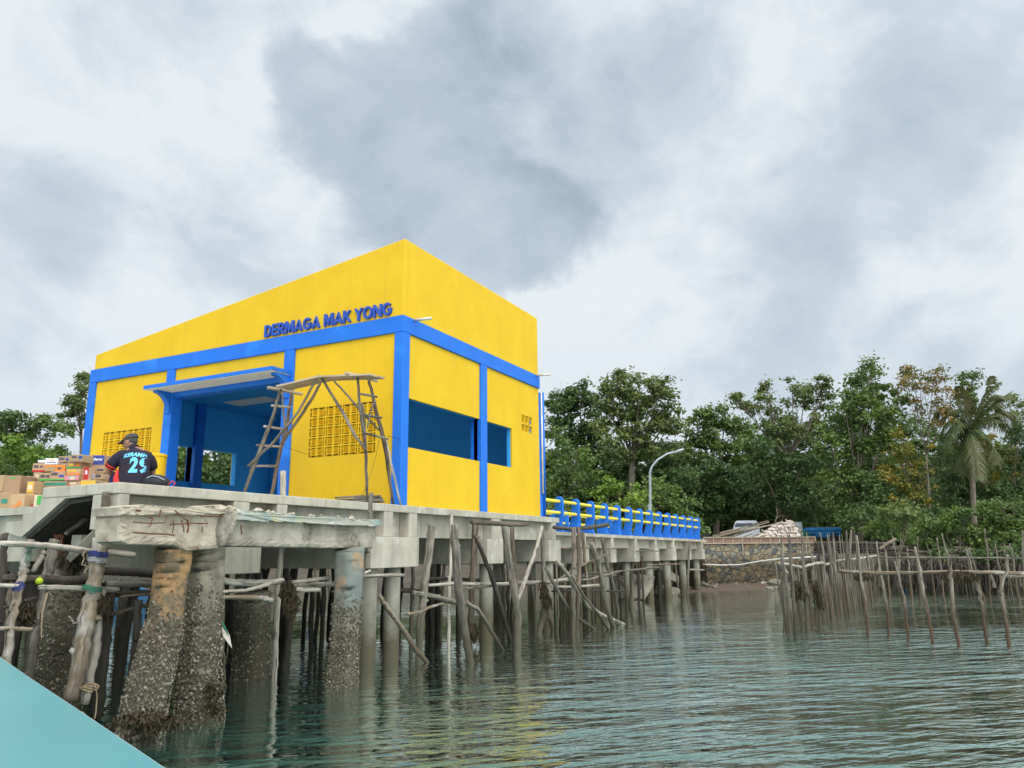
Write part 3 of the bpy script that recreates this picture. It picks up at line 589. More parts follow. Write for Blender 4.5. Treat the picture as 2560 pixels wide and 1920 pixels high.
# ------------------------------------------------------------------ walkway to the shore with its railings
walk = thing('walkway', 'concrete walkway on piles running from the building to the stone wall on the shore', 'walkway', (7.4, 1.5, -.38))
def wz(x): return -.36-.09*(x-7.8)/17.3
def wslab(m, x0, x1, y0, y1, d0, d1):
    vs = [(x, y, wz(x)-d) for x in (x0, x1) for y in (y0, y1) for d in (d1, d0)]
    m.add(vs, [(0,1,3,2), (4,6,7,5), (0,4,5,1), (2,3,7,6), (0,2,6,4), (1,5,7,3)])
m = MB(); wslab(m, 7.36, 25.3, .10, 3.75, 0, .10); m.build('deck_slab', 'concrete', walk)
m = MB(); wslab(m, 7.36, 25.3, .34, .58, .102, .43); wslab(m, 7.36, 25.3, 3.2, 3.45, .102, .43); m.build('girder', 'concrete', walk)
capx = [9.6+2.45*k for k in range(7)]
for x in capx:
    m = MB(); wslab(m, x, x+.22, .105, .338, .102, .43); m.build('stub', 'concrete', walk)
    m = MB(); wslab(m, x-.12, x+.42, .09, 3.6, .433, .90); m.build('pile_cap', 'concrete', walk, bevel=.01)
    for y in (.45, 3.1):
        m = MB(); m.tube([(x+.12, y, -1.28), (x+.12, y, WZ-.5)], .15, 16, jit=.02, sub=5); m.build('pile', 'pile_concrete', walk, smooth=True)
def railing(name, label, y0, y1, ks, flip):
    D0 = 22.5
    t = thing(name, label, 'railing', (8.5, y0, -.37))
    posts = []
    for k in ks:
        x = 8.5+16.02*k/13; y = y0+(y1-y0)*k/13; z = wz(x)+.002; s = -1 if flip else 1; posts.append((x, y, z))
        prof = [(0, 0), (.41, 0), (.39, .12), (.30, .34), (.25, .48), (.25, .93), (.22, .99), (.16, 1.04), (.09, 1.04), (.03, .99), (0, .93), (0, .5), (.05, .30), (.06, .12)]
        m = MB(); m.prism([(x, y+s*(a-.1), z+b) for a, b in prof], V(.12, 0, 0)); m.build('post', 'blue_paint', t, bevel=.01)
    for h in (.89, .56):
        s = -1 if flip else 1
        P = [(x, y+s*.005, z+h) for x, y, z in posts]; P = [(P[0][0]-1.7, P[0][1], P[0][2])] + P + [(P[-1][0]+.45, P[-1][1], P[-1][2])]
        m = MB(); m.tube(P, .046, 10); m.build('rail_pipe', 'yellow_pipe', t, smooth=True)
railing('railing', 'blue posts with two yellow pipes on the near side of the walkway', .38, .30, range(14), False)
railing('railing', 'far blue railing of the walkway, seen through the near one', 3.45, 3.4, range(-1, 14), True)
# ------------------------------------------------------------------ timber poles and logs round the piers
def seg_pts(px, Y=None, D=None, dz_under=.5):
    """px: photo points, last one at the waterline when Y and D are None -> points in the vertical plane through that foot"""
    if D is not None:
        Ds = D if hasattr(D, '__len__') else [D]*len(px); return [at(x, y, d) for (x, y), d in zip(px, Ds)]
    if Y is None:
        foot = onZ(*px[-1], WZ); P = [onY(x, y, foot.y) for x, y in px[:-1]] + [foot]
        d = (P[-1]-P[-2]).normalized(); P.append(P[-1]+d*min(dz_under/max(.25, -d.z), 1.2)); return P
    Ys = Y if hasattr(Y, '__len__') else [Y]*len(px)
    return [onY(x, y, yy) for (x, y), yy in zip(px, Ys)]
def pole(px, w, label, mat='wood_grey', Y=None, D=None, cat='pole', name='timber_pole', group=None, jit=.10, wig=.006, sides=10, sub=6, square=0, aspect=1, parent=None, taper=None):
    P = seg_pts(px, Y, D); ws = w if hasattr(w, '__len__') else [w]*len(px); ws = list(ws)
    while len(ws) < len(P): ws.append(ws[-1])
    R = [a*depth(p)/F/2 for a, p in zip(ws, P)]
    m = MB(); m.tube(P, R, sides, jit=jit, sub=sub, wig=wig*1.0, square=square, aspect=aspect)
    # a few knots / stubs of cut branches
    if parent is None and R[0] > .03:
        for _ in range(rnd.randint(1, 3)):
            i = rnd.randrange(len(P)-1); p = P[i].lerp(P[i+1], rnd.random()); a = V(rnd.uniform(-1, 1), rnd.uniform(-1, .3), rnd.uniform(-.2, .8)).normalized()
            r = R[i]; m.tube([p, p+a*r*1.1, p+a*r*(1.35+rnd.random()*.5)], [r*.55, r*.42, r*.3], 6, jit=.15)
    o = m.build(name, mat, parent, origin=P[-1] if parent is None else None, smooth=True)
    if parent is None: tag(o, label, cat, group)
    return o, P
def wrap(P, t, r, mat, name='rope_binding', label='', turns=4, hang=0.0, spread=.06, thick=.006):
    c = P[0].lerp(P[1], t); ax = (P[1]-P[0]).normalized(); a = ax.orthogonal().normalized(); b = ax.cross(a); pts = []
    for k in range(turns*12+1):
        th = 2*math.pi*k/12; pts.append(c+ax*(spread*(k/(turns*12)-.5))+(a*math.cos(th)+b*math.sin(th))*(r+thick+rnd.uniform(0, .004)))
    m = MB(); m.tube(pts, thick, 5)
    for q in range(3 if hang else 0):
        p = pts[-1]+V(rnd.uniform(-.03, .03), -.02, 0); L_ = hang*rnd.uniform(.5, 1)
        m.tube([p, p+V(rnd.uniform(-.03, .03), -.01, -L_*.5), p+V(rnd.uniform(-.05, .05), 0, -L_)], thick*.8, 4)
    o = m.build(name, mat, None, origin=c, smooth=True); tag(o, label, 'rope'); return o

G1 = 'timber poles propping the old jetty'
# --- right of the old frame, in front of the new pier
pole([(1081,1312.6),(1077,1345),(1062,1460),(1050,1560),(1046,1645)], [23,22,22,20,19], 'wide flat-topped grey plank post leaning left in front of the broad pile cap', aspect=.6, group=G1)
pole([(1128,1285),(1126,1400),(1122,1500),(1122,1623)], [8,9,9,8], 'thin pale pole rising highest between two thick leaning posts under the building', 'wood_pale', group=G1)
pole([(1136,1311),(1140,1380),(1147,1480),(1164,1590),(1176,1656)], [18,22,22,20,19], 'thick grey post with a flat sawn top leaning right to the water', group=G1)
pole([(1189,1308),(1184,1400),(1180,1480),(1173,1610)], [16,17,16,15], 'dark knotty forked post carrying the left end of a short crossbar log', 'wood_brown', group=G1)
pole([(1178,1304.5),(1230,1308),(1275,1311),(1319.5,1311)], [12,12,12,10], 'short gnarled log laid across two posts below the building', 'wood_brown', Y=-.75, cat='log', name='cross_log')
pole([(1186,1340),(1205,1380),(1231,1444),(1255,1530),(1278,1603)], [9,11,13,12,10], 'blackened crooked brace running down right from the forked post', 'wood_dark', group=G1)
pole([(1262.5,1317),(1270,1390),(1280,1450),(1296,1539),(1293,1636)], [17,18,18,19,19], 'stout bleached post under the right end of the short crossbar log', group=G1)
pole([(1280,1318),(1284,1380),(1288,1450),(1289,1520),(1285,1630)], [11,12,12,12,11], 'narrow brown pole standing hard against the stout bleached post', 'wood_brown', group=G1)
pole([(1355,1316),(1338,1380),(1318,1435),(1303,1475),(1291,1505)], [9,10,11,11,12], 'pale forked stick slanting down left from the corner of the deck', 'wood_pale', Y=-.7, cat='brace', name='timber_brace')
pole([(1355,1325),(1357,1390),(1361,1452),(1362,1520),(1349,1582)], [8,10,11,15,14], 'grey pole with a cap of dark seaweed round its middle', group=G1)
pole([(1071,1463),(1140,1459),(1230,1462),(1320,1456),(1383,1455)], [7,9,10,9,7], 'long pale horizontal rail tied across the posts under the building', 'wood_pale', Y=-.45, cat='rail', name='timber_rail')
pole([(1166,1472),(1200,1468),(1250,1462),(1335,1460)], [6,7,7,6], 'thin crooked rail just below the long pale horizontal rail', 'wood_grey', Y=-.6, cat='rail', name='timber_rail')
pole([(1036,1483),(1080,1490),(1115,1500),(1150,1507),(1172,1510)], [13,14,15,14,12], 'heavy log lying aslant behind the two thick posts', 'wood_grey', Y=-.35, cat='log', name='cross_log')
pole([(1170,1508),(1195,1524),(1225,1572),(1258,1626)], [10,10,10,8], 'smooth grey brace running down right from the heavy slanting log', group=G1)
pole([(948,1490),(968,1520),(1005,1570),(1040,1625),(1068,1656)], [10,12,13,13,10], 'long bare brace crossing in front of the second round pile', 'wood_peeled', group=G1)
pole([(1017,1536),(1050,1530),(1075,1518),(1107,1509)], [8,8,7,6], 'short peeled stick poking out left beside the wide plank post', 'wood_peeled', Y=-.6, cat='branch', name='timber_stick')
pole([(906,1441),(950,1439),(1009,1438)], [9,9,8], 'pale rail across the first two round piles', 'wood_pale', Y=-.15, cat='rail', name='timber_rail')
pole([(904,1436),(926,1426.5)], [8,6], 'stub of pale stick above the rail at the first round pile', 'wood_pale', Y=-.3, cat='branch', name='timber_stick')
pole([(929,1232),(926,1270),(915,1380),(906,1450)], [12,13,13,12], 'grey pointed plank standing up behind the right end of the broken beam', Y=-.62, aspect=.5)
pole([(707.5,1177),(706.5,1279),(702,1380),(694,1480),(690,1600),(686,1692)], [14,15,15,15,15,14], 'tall pale post rising above the deck in front of the doorway column', 'wood_pale', group=G1)
# --- logs between the old piers (left middle)
pole([(540,1447),(580,1456),(640,1458),(708,1453)], [16,17,17,14], 'thick pale rough log between the leaning pier and the tall pale post', 'wood_pale', Y=-.35, cat='log', name='cross_log')
pole([(553,1480),(610,1477),(668,1462),(690,1453),(708,1449)], [9,9,9,10,9], 'peeled rail slanting up to the tall pale post', 'wood_pale', Y=-.75, cat='rail', name='timber_rail')
pole([(545,1493),(600,1493),(650,1494),(680,1500)], [10,12,13,13], 'log with a pale cut end below the slanting peeled rail', 'wood_peeled', Y=-.85, cat='log', name='cross_log')
pole([(724,1456),(760,1452),(800,1447),(824,1445)], [8,9,9,8], 'thin pale rail just left of the square painted pier', 'wood_pale', Y=-.6, cat='rail', name='timber_rail')
pole([(715,1466),(760,1465),(800,1461),(842,1460)], [10,12,13,11], 'pale log whose end rests behind the square painted pier', 'wood_pale', Y=-.4, cat='log', name='cross_log')
pole([(725.6,1472),(760,1475),(800,1475)], [10,11,11], 'short log with a round cut end, lowest left of the painted pier', 'wood_pale', Y=-.7, cat='log', name='cross_log')
pole([(722,1444),(726,1500),(724,1580),(711,1668)], [17,21,19,18], 'dark post hung with seaweed beside the tall pale post', 'wood_dark')
pole([(553,1504),(556,1560),(558,1640),(562,1719)], [6,7,7,7], 'thin grey stick right of the leaning old pier', 'wood_grey')
pole([(667,1485),(668,1560),(669,1640),(667,1693)], [11,12,12,11], 'plain grey post right of the mossy rear pier', 'wood_grey')
pole([(578,1500),(580,1560),(578,1640),(574,1680)], [22,24,23,22], 'broad dark board standing left of the mossy rear pier', 'wood_dark', aspect=.4)
# --- left side, near
pole([(0,1359),(68,1361),(120,1364),(167,1370),(226,1379),(280,1381),(334.5,1388)], [13,14,14,15,15,16,16], 'long whitish top rail of the left landing stage, sawn at its right end', 'wood_pale', Y=.12, cat='rail', name='timber_rail')
pole([(76,1349),(64,1400),(56,1440),(42,1490),(33,1530),(15,1665),(10,1700)], [21,21,20,21,20,22,22], 'leaning bark-stripped post with green rope near its top, far left', 'wood_peeled', Y=[.25,.25,.2,.15,.1,0,0])
pole([(138,1350),(126,1400),(119,1440),(112,1480),(100,1530),(84,1600),(74,1665),(66,1740)], [27,26,26,22,24,24,24,24], 'grey post with a square sawn top behind the long whitish rail', 'wood_grey', Y=.5)
mp_, MP = pole([(252,1345),(246,1400),(239,1450),(226,1500),(213,1570),(200,1665),(176,1752)], [34,36,34,38,42,40,34], 'thick orange-brown main post bound with green rope, left foreground', 'wood_peeled', jit=.12, sides=14, Y=[-.05,-.05,-.05,-.05,-.08,-.1,-.12])
pole([(254,1470),(250,1530),(240,1600),(232,1660),(212,1760)], [17,18,24,24,20], 'pale twisted limb growing close along the right of the thick main post', 'wood_pale', Y=-.05)
pole([(265,1230),(263,1280),(260,1345),(256,1400)], [18,20,21,20], 'notched brown post standing in front of the pale end plate of the deck', 'wood_brown', Y=.02)
pole([(255,1428),(300,1429),(350,1432),(396,1436)], [19,20,20,18], 'upper dark grey log running into the orange leaning pier', 'wood_dark', Y=-.0, cat='log', name='cross_log')
pole([(268,1457),(330,1457),(392,1458)], [22,22,20], 'lower grey-brown log running into the orange leaning pier', 'wood_grey', Y=-.15, cat='log', name='cross_log')
pole([(8,1443),(60,1447),(110,1448),(160,1451),(225,1450)], [18,20,21,22,22], 'heavy dark log behind the thick main post, left', 'wood_dark', Y=.3, cat='log', name='cross_log')
pole([(0,1463),(30,1465),(48,1467)], [10,12,11], 'short white rail at the left edge with a blue rag', 'wood_pale', Y=.05, cat='rail', name='timber_rail')
pole([(97,1468.5),(150,1469),(210,1471),(296,1475)], [11,13,13,13], 'white lower rail tied with green rope to the thick main post', 'wood_pale', Y=0.0, cat='rail', name='timber_rail')
pole([(296,1482),(340,1480),(384,1479)], [8,9,8], 'thin brown stick just below the two dark logs', 'wood_brown', Y=.1, cat='branch', name='timber_stick')
pole([(300,1494),(345,1487),(384,1485)], [7,8,8], 'crooked thin stick under the brown stick', 'wood_brown', Y=.3, cat='branch', name='timber_stick')
pole([(267,1537.5),(300,1530),(330,1520),(360,1514),(384,1517)], [8,9,9,9,8], 'bent branch curving up to the orange leaning pier', 'wood_brown', Y=-.1, cat='branch', name='timber_stick')
pole([(0,1572),(28,1572),(50,1573),(79,1573)], [11,12,11,10], 'lowest peeled rail at the left edge', 'wood_peeled', Y=.05, cat='rail', name='timber_rail')
pole([(11,1335),(8,1400),(5,1470),(2,1560),(0,1640)], [16,17,17,17,17], 'dark grey post at the very left edge', 'wood_dark', Y=.7)
pole([(277,1450),(273,1520),(264,1600),(252,1700),(244,1795)], [22,24,26,28,28], 'mossy dark post behind the pale twisted limb', 'wood_dark', Y=.1)
pole([(348,1500),(344,1560),(336,1640),(326,1760)], [20,20,21,24], 'dark post in the gap left of the orange leaning pier', 'wood_dark', Y=-.2)
pole([(172,1540),(185,1558),(196,1556)], [4,5,4], 'small twig stuck out left of the thick main post', 'wood_grey', Y=-.1, cat='branch', name='timber_stick')
pole([(163,1337),(190,1317),(217,1296)], [10,11,11], 'slanting timber strut under the stair flight', 'wood_grey', Y=1.2, cat='brace', name='timber_brace')
pole([(82,1430),(102,1400),(112,1380)], [15,15,14], 'weathered grey offcut wedged between the two left posts', 'wood_grey', Y=.6, cat='offcut', name='timber_offcut')
pole([(8,1520),(50,1508),(90,1494)], [8,9,8], 'dark branch crossing low between the left posts', 'wood_dark', Y=.4, cat='branch', name='timber_stick')

def ropes():
    A = [onY(79, 1352, .22), onY(74, 1375, .22)]; wrap(A, .5, .052, 'rope_green', label='green rope bound round the far left leaning post', hang=.22)
    B = [onY(233, 1462, -.06), onY(228, 1482, -.06)]; wrap(B, .5, .10, 'rope_green', label='green rope bound round the thick main post and white lower rail', hang=.05)
    Cc = [onY(248, 1372, -.05), onY(244, 1400, -.05)]; wrap(Cc, .5, .092, 'rope_blue', label='navy binding round the top of the thick main post', turns=5, spread=.07, thick=.008); C2_ = [onY(246, 1386, -.05), onY(242, 1412, -.05)]; wrap(C2_, .5, .092, 'rope_white', label='white binding just below the navy binding of the thick main post', turns=4, spread=.07, thick=.006)
    D_ = [onY(41, 1460, .05), onY(48, 1472, .05)]; wrap(D_, .5, .05, 'rope_blue', label='blue rag tied round the short white rail at the left edge', turns=4)
    m = MB(); P = [onY(x, y, -.2) for x, y in ((214,1376),(206,1388),(211,1396),(204,1412),(214,1414),(222,1418),(211,1428),(211,1436))]; m.tube(P, .007, 5, sub=3); o = m.build('rope', 'rope_tan', None, origin=P[0], smooth=True); tag(o, 'tan rope hanging in a loop left of the striped binding', 'rope')
    m = MB(); P = [onY(x, y, .02) for x, y in ((118,1482),(112,1505),(106,1530),(104,1560),(103,1600))]; m.tube(P, [.014,.012,.01,.008,.006], 6, sub=3); P2 = [onY(x, y, .02) for x, y in ((121,1478),(128,1488),(131,1492))]; m.tube(P2, .009, 5); o = m.build('rope', 'rope_tan', None, origin=P[0], smooth=True); tag(o, 'tan rope hanging from the left end of the white lower rail', 'rope')
    m = MB()
    for k in range(3):
        c = onY(222, 1716+k*3, -.2); pts = [c+V(.10*math.cos(t), .10*math.sin(t), .02*math.sin(2*t+k)) for t in np.linspace(0, 6.28, 15)]; m.tube(pts, .009, 5)
    P = [onY(x, y, -.3) for x, y in ((238,1710),(243,1740),(240,1780),(236,1800),(222,1796),(206,1780))]; m.tube(P, .008, 5, sub=3)
    o = m.build('rope', 'rope_tan', None, origin=onY(222, 1716, -.2), smooth=True); tag(o, 'coil of old rope round the foot of the pale twisted limb', 'rope')
    m = MB(); c = onY(98, 1453, .2); m.ellipsoid(c, (.042, .042, .042), nu=14, nv=10); m.tube([c+V(0, 0, .04), c+V(.005, 0, .055)], .005, 5); o = m.build('lime_fruit', 'lime', None, origin=c, smooth=True); tag(o, 'green lime fruit lodged on the log between the left posts', 'fruit')
    m = MB(); P = [onY(x, y, -.85) for x, y in ((548,1542),(556,1556),(574,1588),(580,1621),(566,1602),(556,1588),(550,1565))]; m.prism([tuple(p) for p in P], V(.02, .02, 0)); m.tube([onY(548, 1538, -.86), onY(560, 1565, -.86), onY(572, 1588, -.86)], [.004,.014,.004], 5, mi=1)
    m.tube([onY(552,1500,-.84), onY(548,1520,-.84), onY(549,1543,-.84)], .004, 5)
    o = m.build('cloth_scrap', ['sack', 'rope_green'], None, origin=P[0]); tag(o, 'torn pale rag with a green edge hanging beside the leaning piers', 'rag')
    # rusty starter bars behind the sawn grey post
    for i, (x, y0, y1) in enumerate(((137,1336,1362),(141,1338,1362),(146,1337,1365),(150,1336,1365),(155,1337,1366))):
        m = MB(); m.tube([onY(x, y0, 1.0), onY(x+1, (y0+y1)/2, 1.0), onY(x, y1+20, 1.0)], .007, 5, wig=.006, sub=2); o = m.build('starter_bar', 'rust', None, origin=onY(x, y1+20, 1.0)); tag(o, 'rusty orange reinforcing bar sticking up behind the sawn grey post', 'rebar', 'rusty starter bars')
ropes()

def weed(px_list, label, Y=None, n=120, L=(.15, .5), mat='seaweed', D=None, spread=.06):
    m = MB(); r = random.Random(len(label))
    P = [onY(x, y, Y) if Y is not None else at(x, y, D) for x, y in px_list]
    for _ in range(n):
        i = r.randrange(len(P)-1); p = P[i].lerp(P[i+1], r.random()) + V(r.gauss(0, spread), r.gauss(0, spread), r.gauss(0, .03)); l = r.uniform(*L)
        q = p+V(r.gauss(0, .03), r.gauss(0, .03), -l*.5); s = p+V(r.gauss(0, .04), r.gauss(0, .04), -l); w_ = r.uniform(.004, .012)
        d = rt*w_; m.add([p-d, p+d, q+d*1.4, q-d*1.4], [(0,1,2,3)]); m.add([q-d*1.4, q+d*1.4, s+d*.3, s-d*.3], [(0,1,2,3)])
    o = m.build('seaweed_clump', mat, None, origin=P[0]); stuff(o, label, 'seaweed')
weed([(1360,1455),(1362,1480),(1372,1500)], 'dark brown seaweed hanging on the grey pole below the deck corner', Y=-.75, n=200, L=(.08,.4), spread=.045)
weed([(1176,1560),(1185,1580)], 'brown seaweed hanging beside the forked post', Y=-.55, n=150, L=(.05,.28), spread=.06)
weed([(718,1450),(730,1480),(728,1520)], 'seaweed draped over the dark post beside the tall pale post', Y=-.7, n=200, L=(.05,.30), spread=.045)
weed([(145,1385),(190,1385),(190,1400)], 'mossy brown growth on top of the short rear pier, left', Y=1.0, n=200, L=(.05,.22), spread=.05)
weed([(60,1500),(70,1540)], 'dark dried weed caught behind the far left leaning post', Y=.2, n=150, L=(.05,.22), spread=.05)
weed([(255,1485),(262,1510)], 'dark weed tangled under the green rope of the main post', Y=-.05, n=160, L=(.1,.3), spread=.05)

# ------------------------------------------------------------------ broken frame of the old jetty
def shells(P, R, z_hi, n, parent, aspect=1.0, seed=1, sq=True, name='barnacles'):
    """barnacles and oysters on the lower part of a pier that runs along P"""
    r = random.Random(seed); m = MB(); tot = 0
    while tot < n:
        i = r.randrange(len(P)-1); t = r.random(); p = P[i].lerp(P[i+1], t); rad = R[i]*(1-t)+R[i+1]*t
        z = p.z; lim = z_hi + r.gauss(0, .12)
        if z > lim or z < WZ-.1: 
            if r.random() < .97: continue
            if z > z_hi+.4: continue
        th = r.uniform(0, 6.283); c, d = math.cos(th), math.sin(th); q = (abs(c)**8+abs(d)**8)**(-1/8) if sq else 1
        ax = (P[i+1]-P[i]).normalized(); ref = V(0, 1, 0); a = (ref-ax*ref.dot(ax)).normalized(); b = ax.cross(a)
        nrm = (a*c*(aspect)+b*d).normalized(); s = r.uniform(.008, .021)*(1.4 if r.random() < .12 else 1)
        ctr = p+(a*c*q*aspect+b*d*q)*rad*.985
        tt = nrm.orthogonal().normalized(); bb = nrm.cross(tt); rot = r.random()*3
        tilt = V(r.gauss(0, .35), r.gauss(0, .35), r.gauss(0, .35)); nn = (nrm+tilt).normalized()
        base = [ctr+(tt*math.cos(k*1.2566+rot)+bb*math.sin(k*1.2566+rot)*r.uniform(.6, 1.1))*s for k in range(5)]
        top = [ctr+nn*s*r.uniform(.7, 1.1)+(tt*math.cos(k*1.2566+rot)+bb*math.sin(k*1.2566+rot))*s*.45 for k in range(5)]
        m.add(base+top+[ctr+nn*s*.35], [(k, (k+1) % 5, 5+(k+1) % 5, 5+k) for k in range(5)]+[(5+k, 5+(k+1) % 5, 10) for k in range(5)]); tot += 1
    o = m.build(name, 'barnacle', parent); o['kind'] = 'stuff'; return o
jetty = thing('broken_jetty_frame', 'ruined old concrete jetty frame with exposed rusty bars, in front of the pier', 'jetty frame', onY(400, 1400, -.8))
def old_beam(px, h, name, mat, Y, parent=jetty, jit=.07, asp=1.0, square=.95, sides=24, sub=14, wig=.008):
    P = seg_pts(px, Y=Y); hh = h if hasattr(h, '__len__') else [h]*len(P); R = [a*depth(p)/F/2 for a, p in zip(hh, P)]
    m = MB(); m.tube(P, R, sides, jit=jit, square=square, aspect=asp, sub=sub, wig=wig, jmix=.22, jring=.08, roll=V(0, 0, 1) if abs((P[-1]-P[0]).normalized().z) < .7 else V(0, 1, 0)); return m.build(name, mat, parent, smooth=True), P, R
def slab_piece(name, mat, outline, Y, thick, parent=jetty, amp=.015, seed=5):
    """rough slab: outline (photo points on plane Y) pushed back by thick, with uneven rounded faces"""
    r = random.Random(seed); pts = []
    n = len(outline)
    for i in range(n):
        a, b = outline[i], outline[(i+1) % n]; L_ = math.hypot(a[0]-b[0], a[1]-b[1]); k = max(1, int(L_/7))
        for j in range(k):
            t = j/k; pts.append(onY(a[0]+(b[0]-a[0])*t, a[1]+(b[1]-a[1])*t, Y)+V(r.gauss(0, amp*.35), 0, r.gauss(0, amp*.5)))
    c = sum(pts, V(0, 0, 0))/len(pts); m = MB(); rings = []
    def ring(k, dy, jit): return [c+(p-c)*1.0*k + V(0, dy+r.gauss(0, jit), 0) if abs((p-c).x) < 1e9 else p for p in pts]
    def inset(d, dy, jit):
        out = []
        for p in pts:
            v = p-c; s = V(1-d/max(abs(v.x), .08) if abs(v.x) > .08 else 1, 1, 1-d/max(abs(v.z), .08) if abs(v.z) > .08 else 1); out.append(V(c.x+v.x*max(.2, s.x), p.y+dy+r.gauss(0, jit), c.z+v.z*max(.2, s.z)))
        return out
    rings = [inset(.10, 0, amp*.8), inset(.05, -.004, amp), inset(.012, .008, amp*.6), inset(0, .04, amp*.4), inset(0, thick*.5, amp*.5), inset(.0, thick, 0)]
    vs = []; N_ = len(pts)
    for q in rings: vs += q
    fs = [(i*N_+j, i*N_+(j+1) % N_, (i+1)*N_+(j+1) % N_, (i+1)*N_+j) for i in range(len(rings)-1) for j in range(N_)]
    fs += [tuple(range(N_))[::-1], tuple(range((len(rings)-1)*N_, len(rings)*N_))]
    m.add(vs, fs); return m.build(name, mat, parent)
# left beam: face spalled to the bars
slab_piece('beam', 'spalled_concrete', [(306,1272),(322,1266),(400,1268),(470,1272),(530,1268),(556,1263),(566,1275),(560,1300),(556,1330),(548,1372),(470,1378),(440,1364),(318,1362),(300,1352),(298,1300)], -1.02, .42, amp=.006, seed=3)
slab_piece('beam_crust', 'spalled_concrete', [(302,1268),(330,1263),(400,1265),(470,1270),(512,1268),(555,1262),(590,1266),(598,1280),(560,1284),(500,1288),(420,1284),(360,1284),(304,1288)], -1.10, .5, amp=.009, seed=4)
slab_piece('beam', 'old_concrete', [(520,1298),(552,1292),(600,1292),(700,1298),(800,1306),(884,1312),(941,1314),(941,1360),(934,1371),(845,1371),(700,1368),(560,1366),(520,1364)], -.95, .36, amp=.006, seed=6)
slab_piece('beam_crust', 'paint_spattered_concrete', [(545,1270),(600,1272),(660,1281),(760,1290),(850,1292),(900,1300),(955,1299),(960,1310),(940,1315),(860,1313),(760,1306),(660,1302),(596,1300),(560,1294)], -1.06, .52, amp=.011, seed=7)
for k in range(26):     # loose lumps along the broken top
    x = rnd.uniform(560, 900); y = 1272+(x-560)*.08+rnd.uniform(-3, 1)
    if k % 2: continue
    m = MB(); c = onY(x, y, -1.0+rnd.uniform(-.05, .1)); s = rnd.uniform(.015, .04); m.ellipsoid(c, (s*1.6, s, s), nu=7, nv=5, jit=.25); m.build('concrete_lump', 'spalled_concrete', jetty)
# broken nib between the two beams
slab_piece('beam_nib', 'old_concrete', [(566,1268),(598,1275),(596,1300),(590,1322),(572,1345),(556,1364),(552,1330),(560,1300)], -1.12, .2, amp=.008, seed=8)
for px_, w_ in (([(372,1290),(381,1298),(377,1312),(372,1318)],3),([(403,1275),(400,1285),(397,1292)],4),([(436,1276),(455,1292),(470,1302),(471,1320),(469,1332)],3),([(332,1305),(370,1308),(412,1307)],3),([(424,1311),(480,1308),(520,1309)],3),
               ([(333,1331),(370,1334),(410,1335),(436,1338)],4),([(436,1299),(434,1320),(431,1333)],2.5),([(454,1300),(459,1320),(460,1330)],3),([(466,1300),(470,1310),(468,1333)],2.5),([(507,1316),(506,1330)],3),([(602,1312),(604,1336)],3.5),([(500,1290),(530,1292),(556,1290)],3),([(340,1276),(352,1277)],5)):
    P = [onY(x, y, -1.14) for x, y in px_]; m = MB(); m.tube(P, w_*depth(P[0])/F/2, 6, sub=3, jit=.15, wig=.003); m.build('reinforcing_bar', 'rust', jetty, smooth=True)
PIERS = []
def old_pier(px, ws, mat, Y, n, z_hi, seed, asp=1.0, parent=jetty, name='pier'):
    o, P, R = old_beam(px, ws, name, mat, Y, parent=parent, jit=.035, asp=asp, wig=.003, square=.85, sub=12)
    # map colour detail; shells
    if n: shells(P, R, z_hi, n, o if parent is not None and parent.parent is None else o, aspect=asp, seed=seed)
    return o
old_pier([(435,1368),(432,1410),(422,1480),(410,1570),(388,1660),(366,1740),(350,1835),(346,1880)], [80,78,74,80,86,92,98,98], 'orange_pier', [-.82,-.82,-.85,-.9,-.95,-1.0,-1.05,-1.1], 4200, -1.62, 11, asp=.8)
old_pier([(514,1372),(514,1430),(508,1500),(500,1580),(496,1660),(496,1740),(500,1815),(500,1860)], [84,82,82,88,92,98,104,104], 'old_pier', [-.75,-.75,-.8,-.82,-.85,-.9,-.95,-1], 4400, -1.5, 12, asp=.8)
old_pier([(874,1372),(872,1440),(868,1520),(862,1600),(858,1665),(856,1715),(856,1750)], [66,64,62,62,64,68,68], 'painted_pier', -.97, 3000, -1.7, 13, asp=.85)
rp = thing('old_pier', 'mossy square pier with barnacles standing behind the leaning piers, right', 'pier', onY(628, 1690, .9)); old_pier([(634,1480),(632,1560),(630,1640),(628,1700),(628,1730)], [70,70,72,74,74], 'old_pier', .8, 1300, -1.5, 14, parent=rp, name='shaft')
rp = thing('old_pier', 'broad barnacled pier at the left between the sawn grey post and the main post', 'pier', onY(150, 1760, 1.2)); old_pier([(160,1400),(156,1440),(152,1500),(149,1600),(146,1700),(144,1790)], [62,66,74,80,84,86], 'old_pier', 1.25, 2200, -1.3, 15, parent=rp, name='shaft')
weed([(330,1790),(370,1800),(410,1800)], 'reddish brown seaweed round the foot of the orange leaning pier', Y=-1.42, n=600, L=(.02,.10), spread=.10)
weed([(530,1700),(535,1780)], 'rusty seaweed on the right side of the second leaning pier', Y=-1.35, n=160, L=(.02,.09), spread=.05)

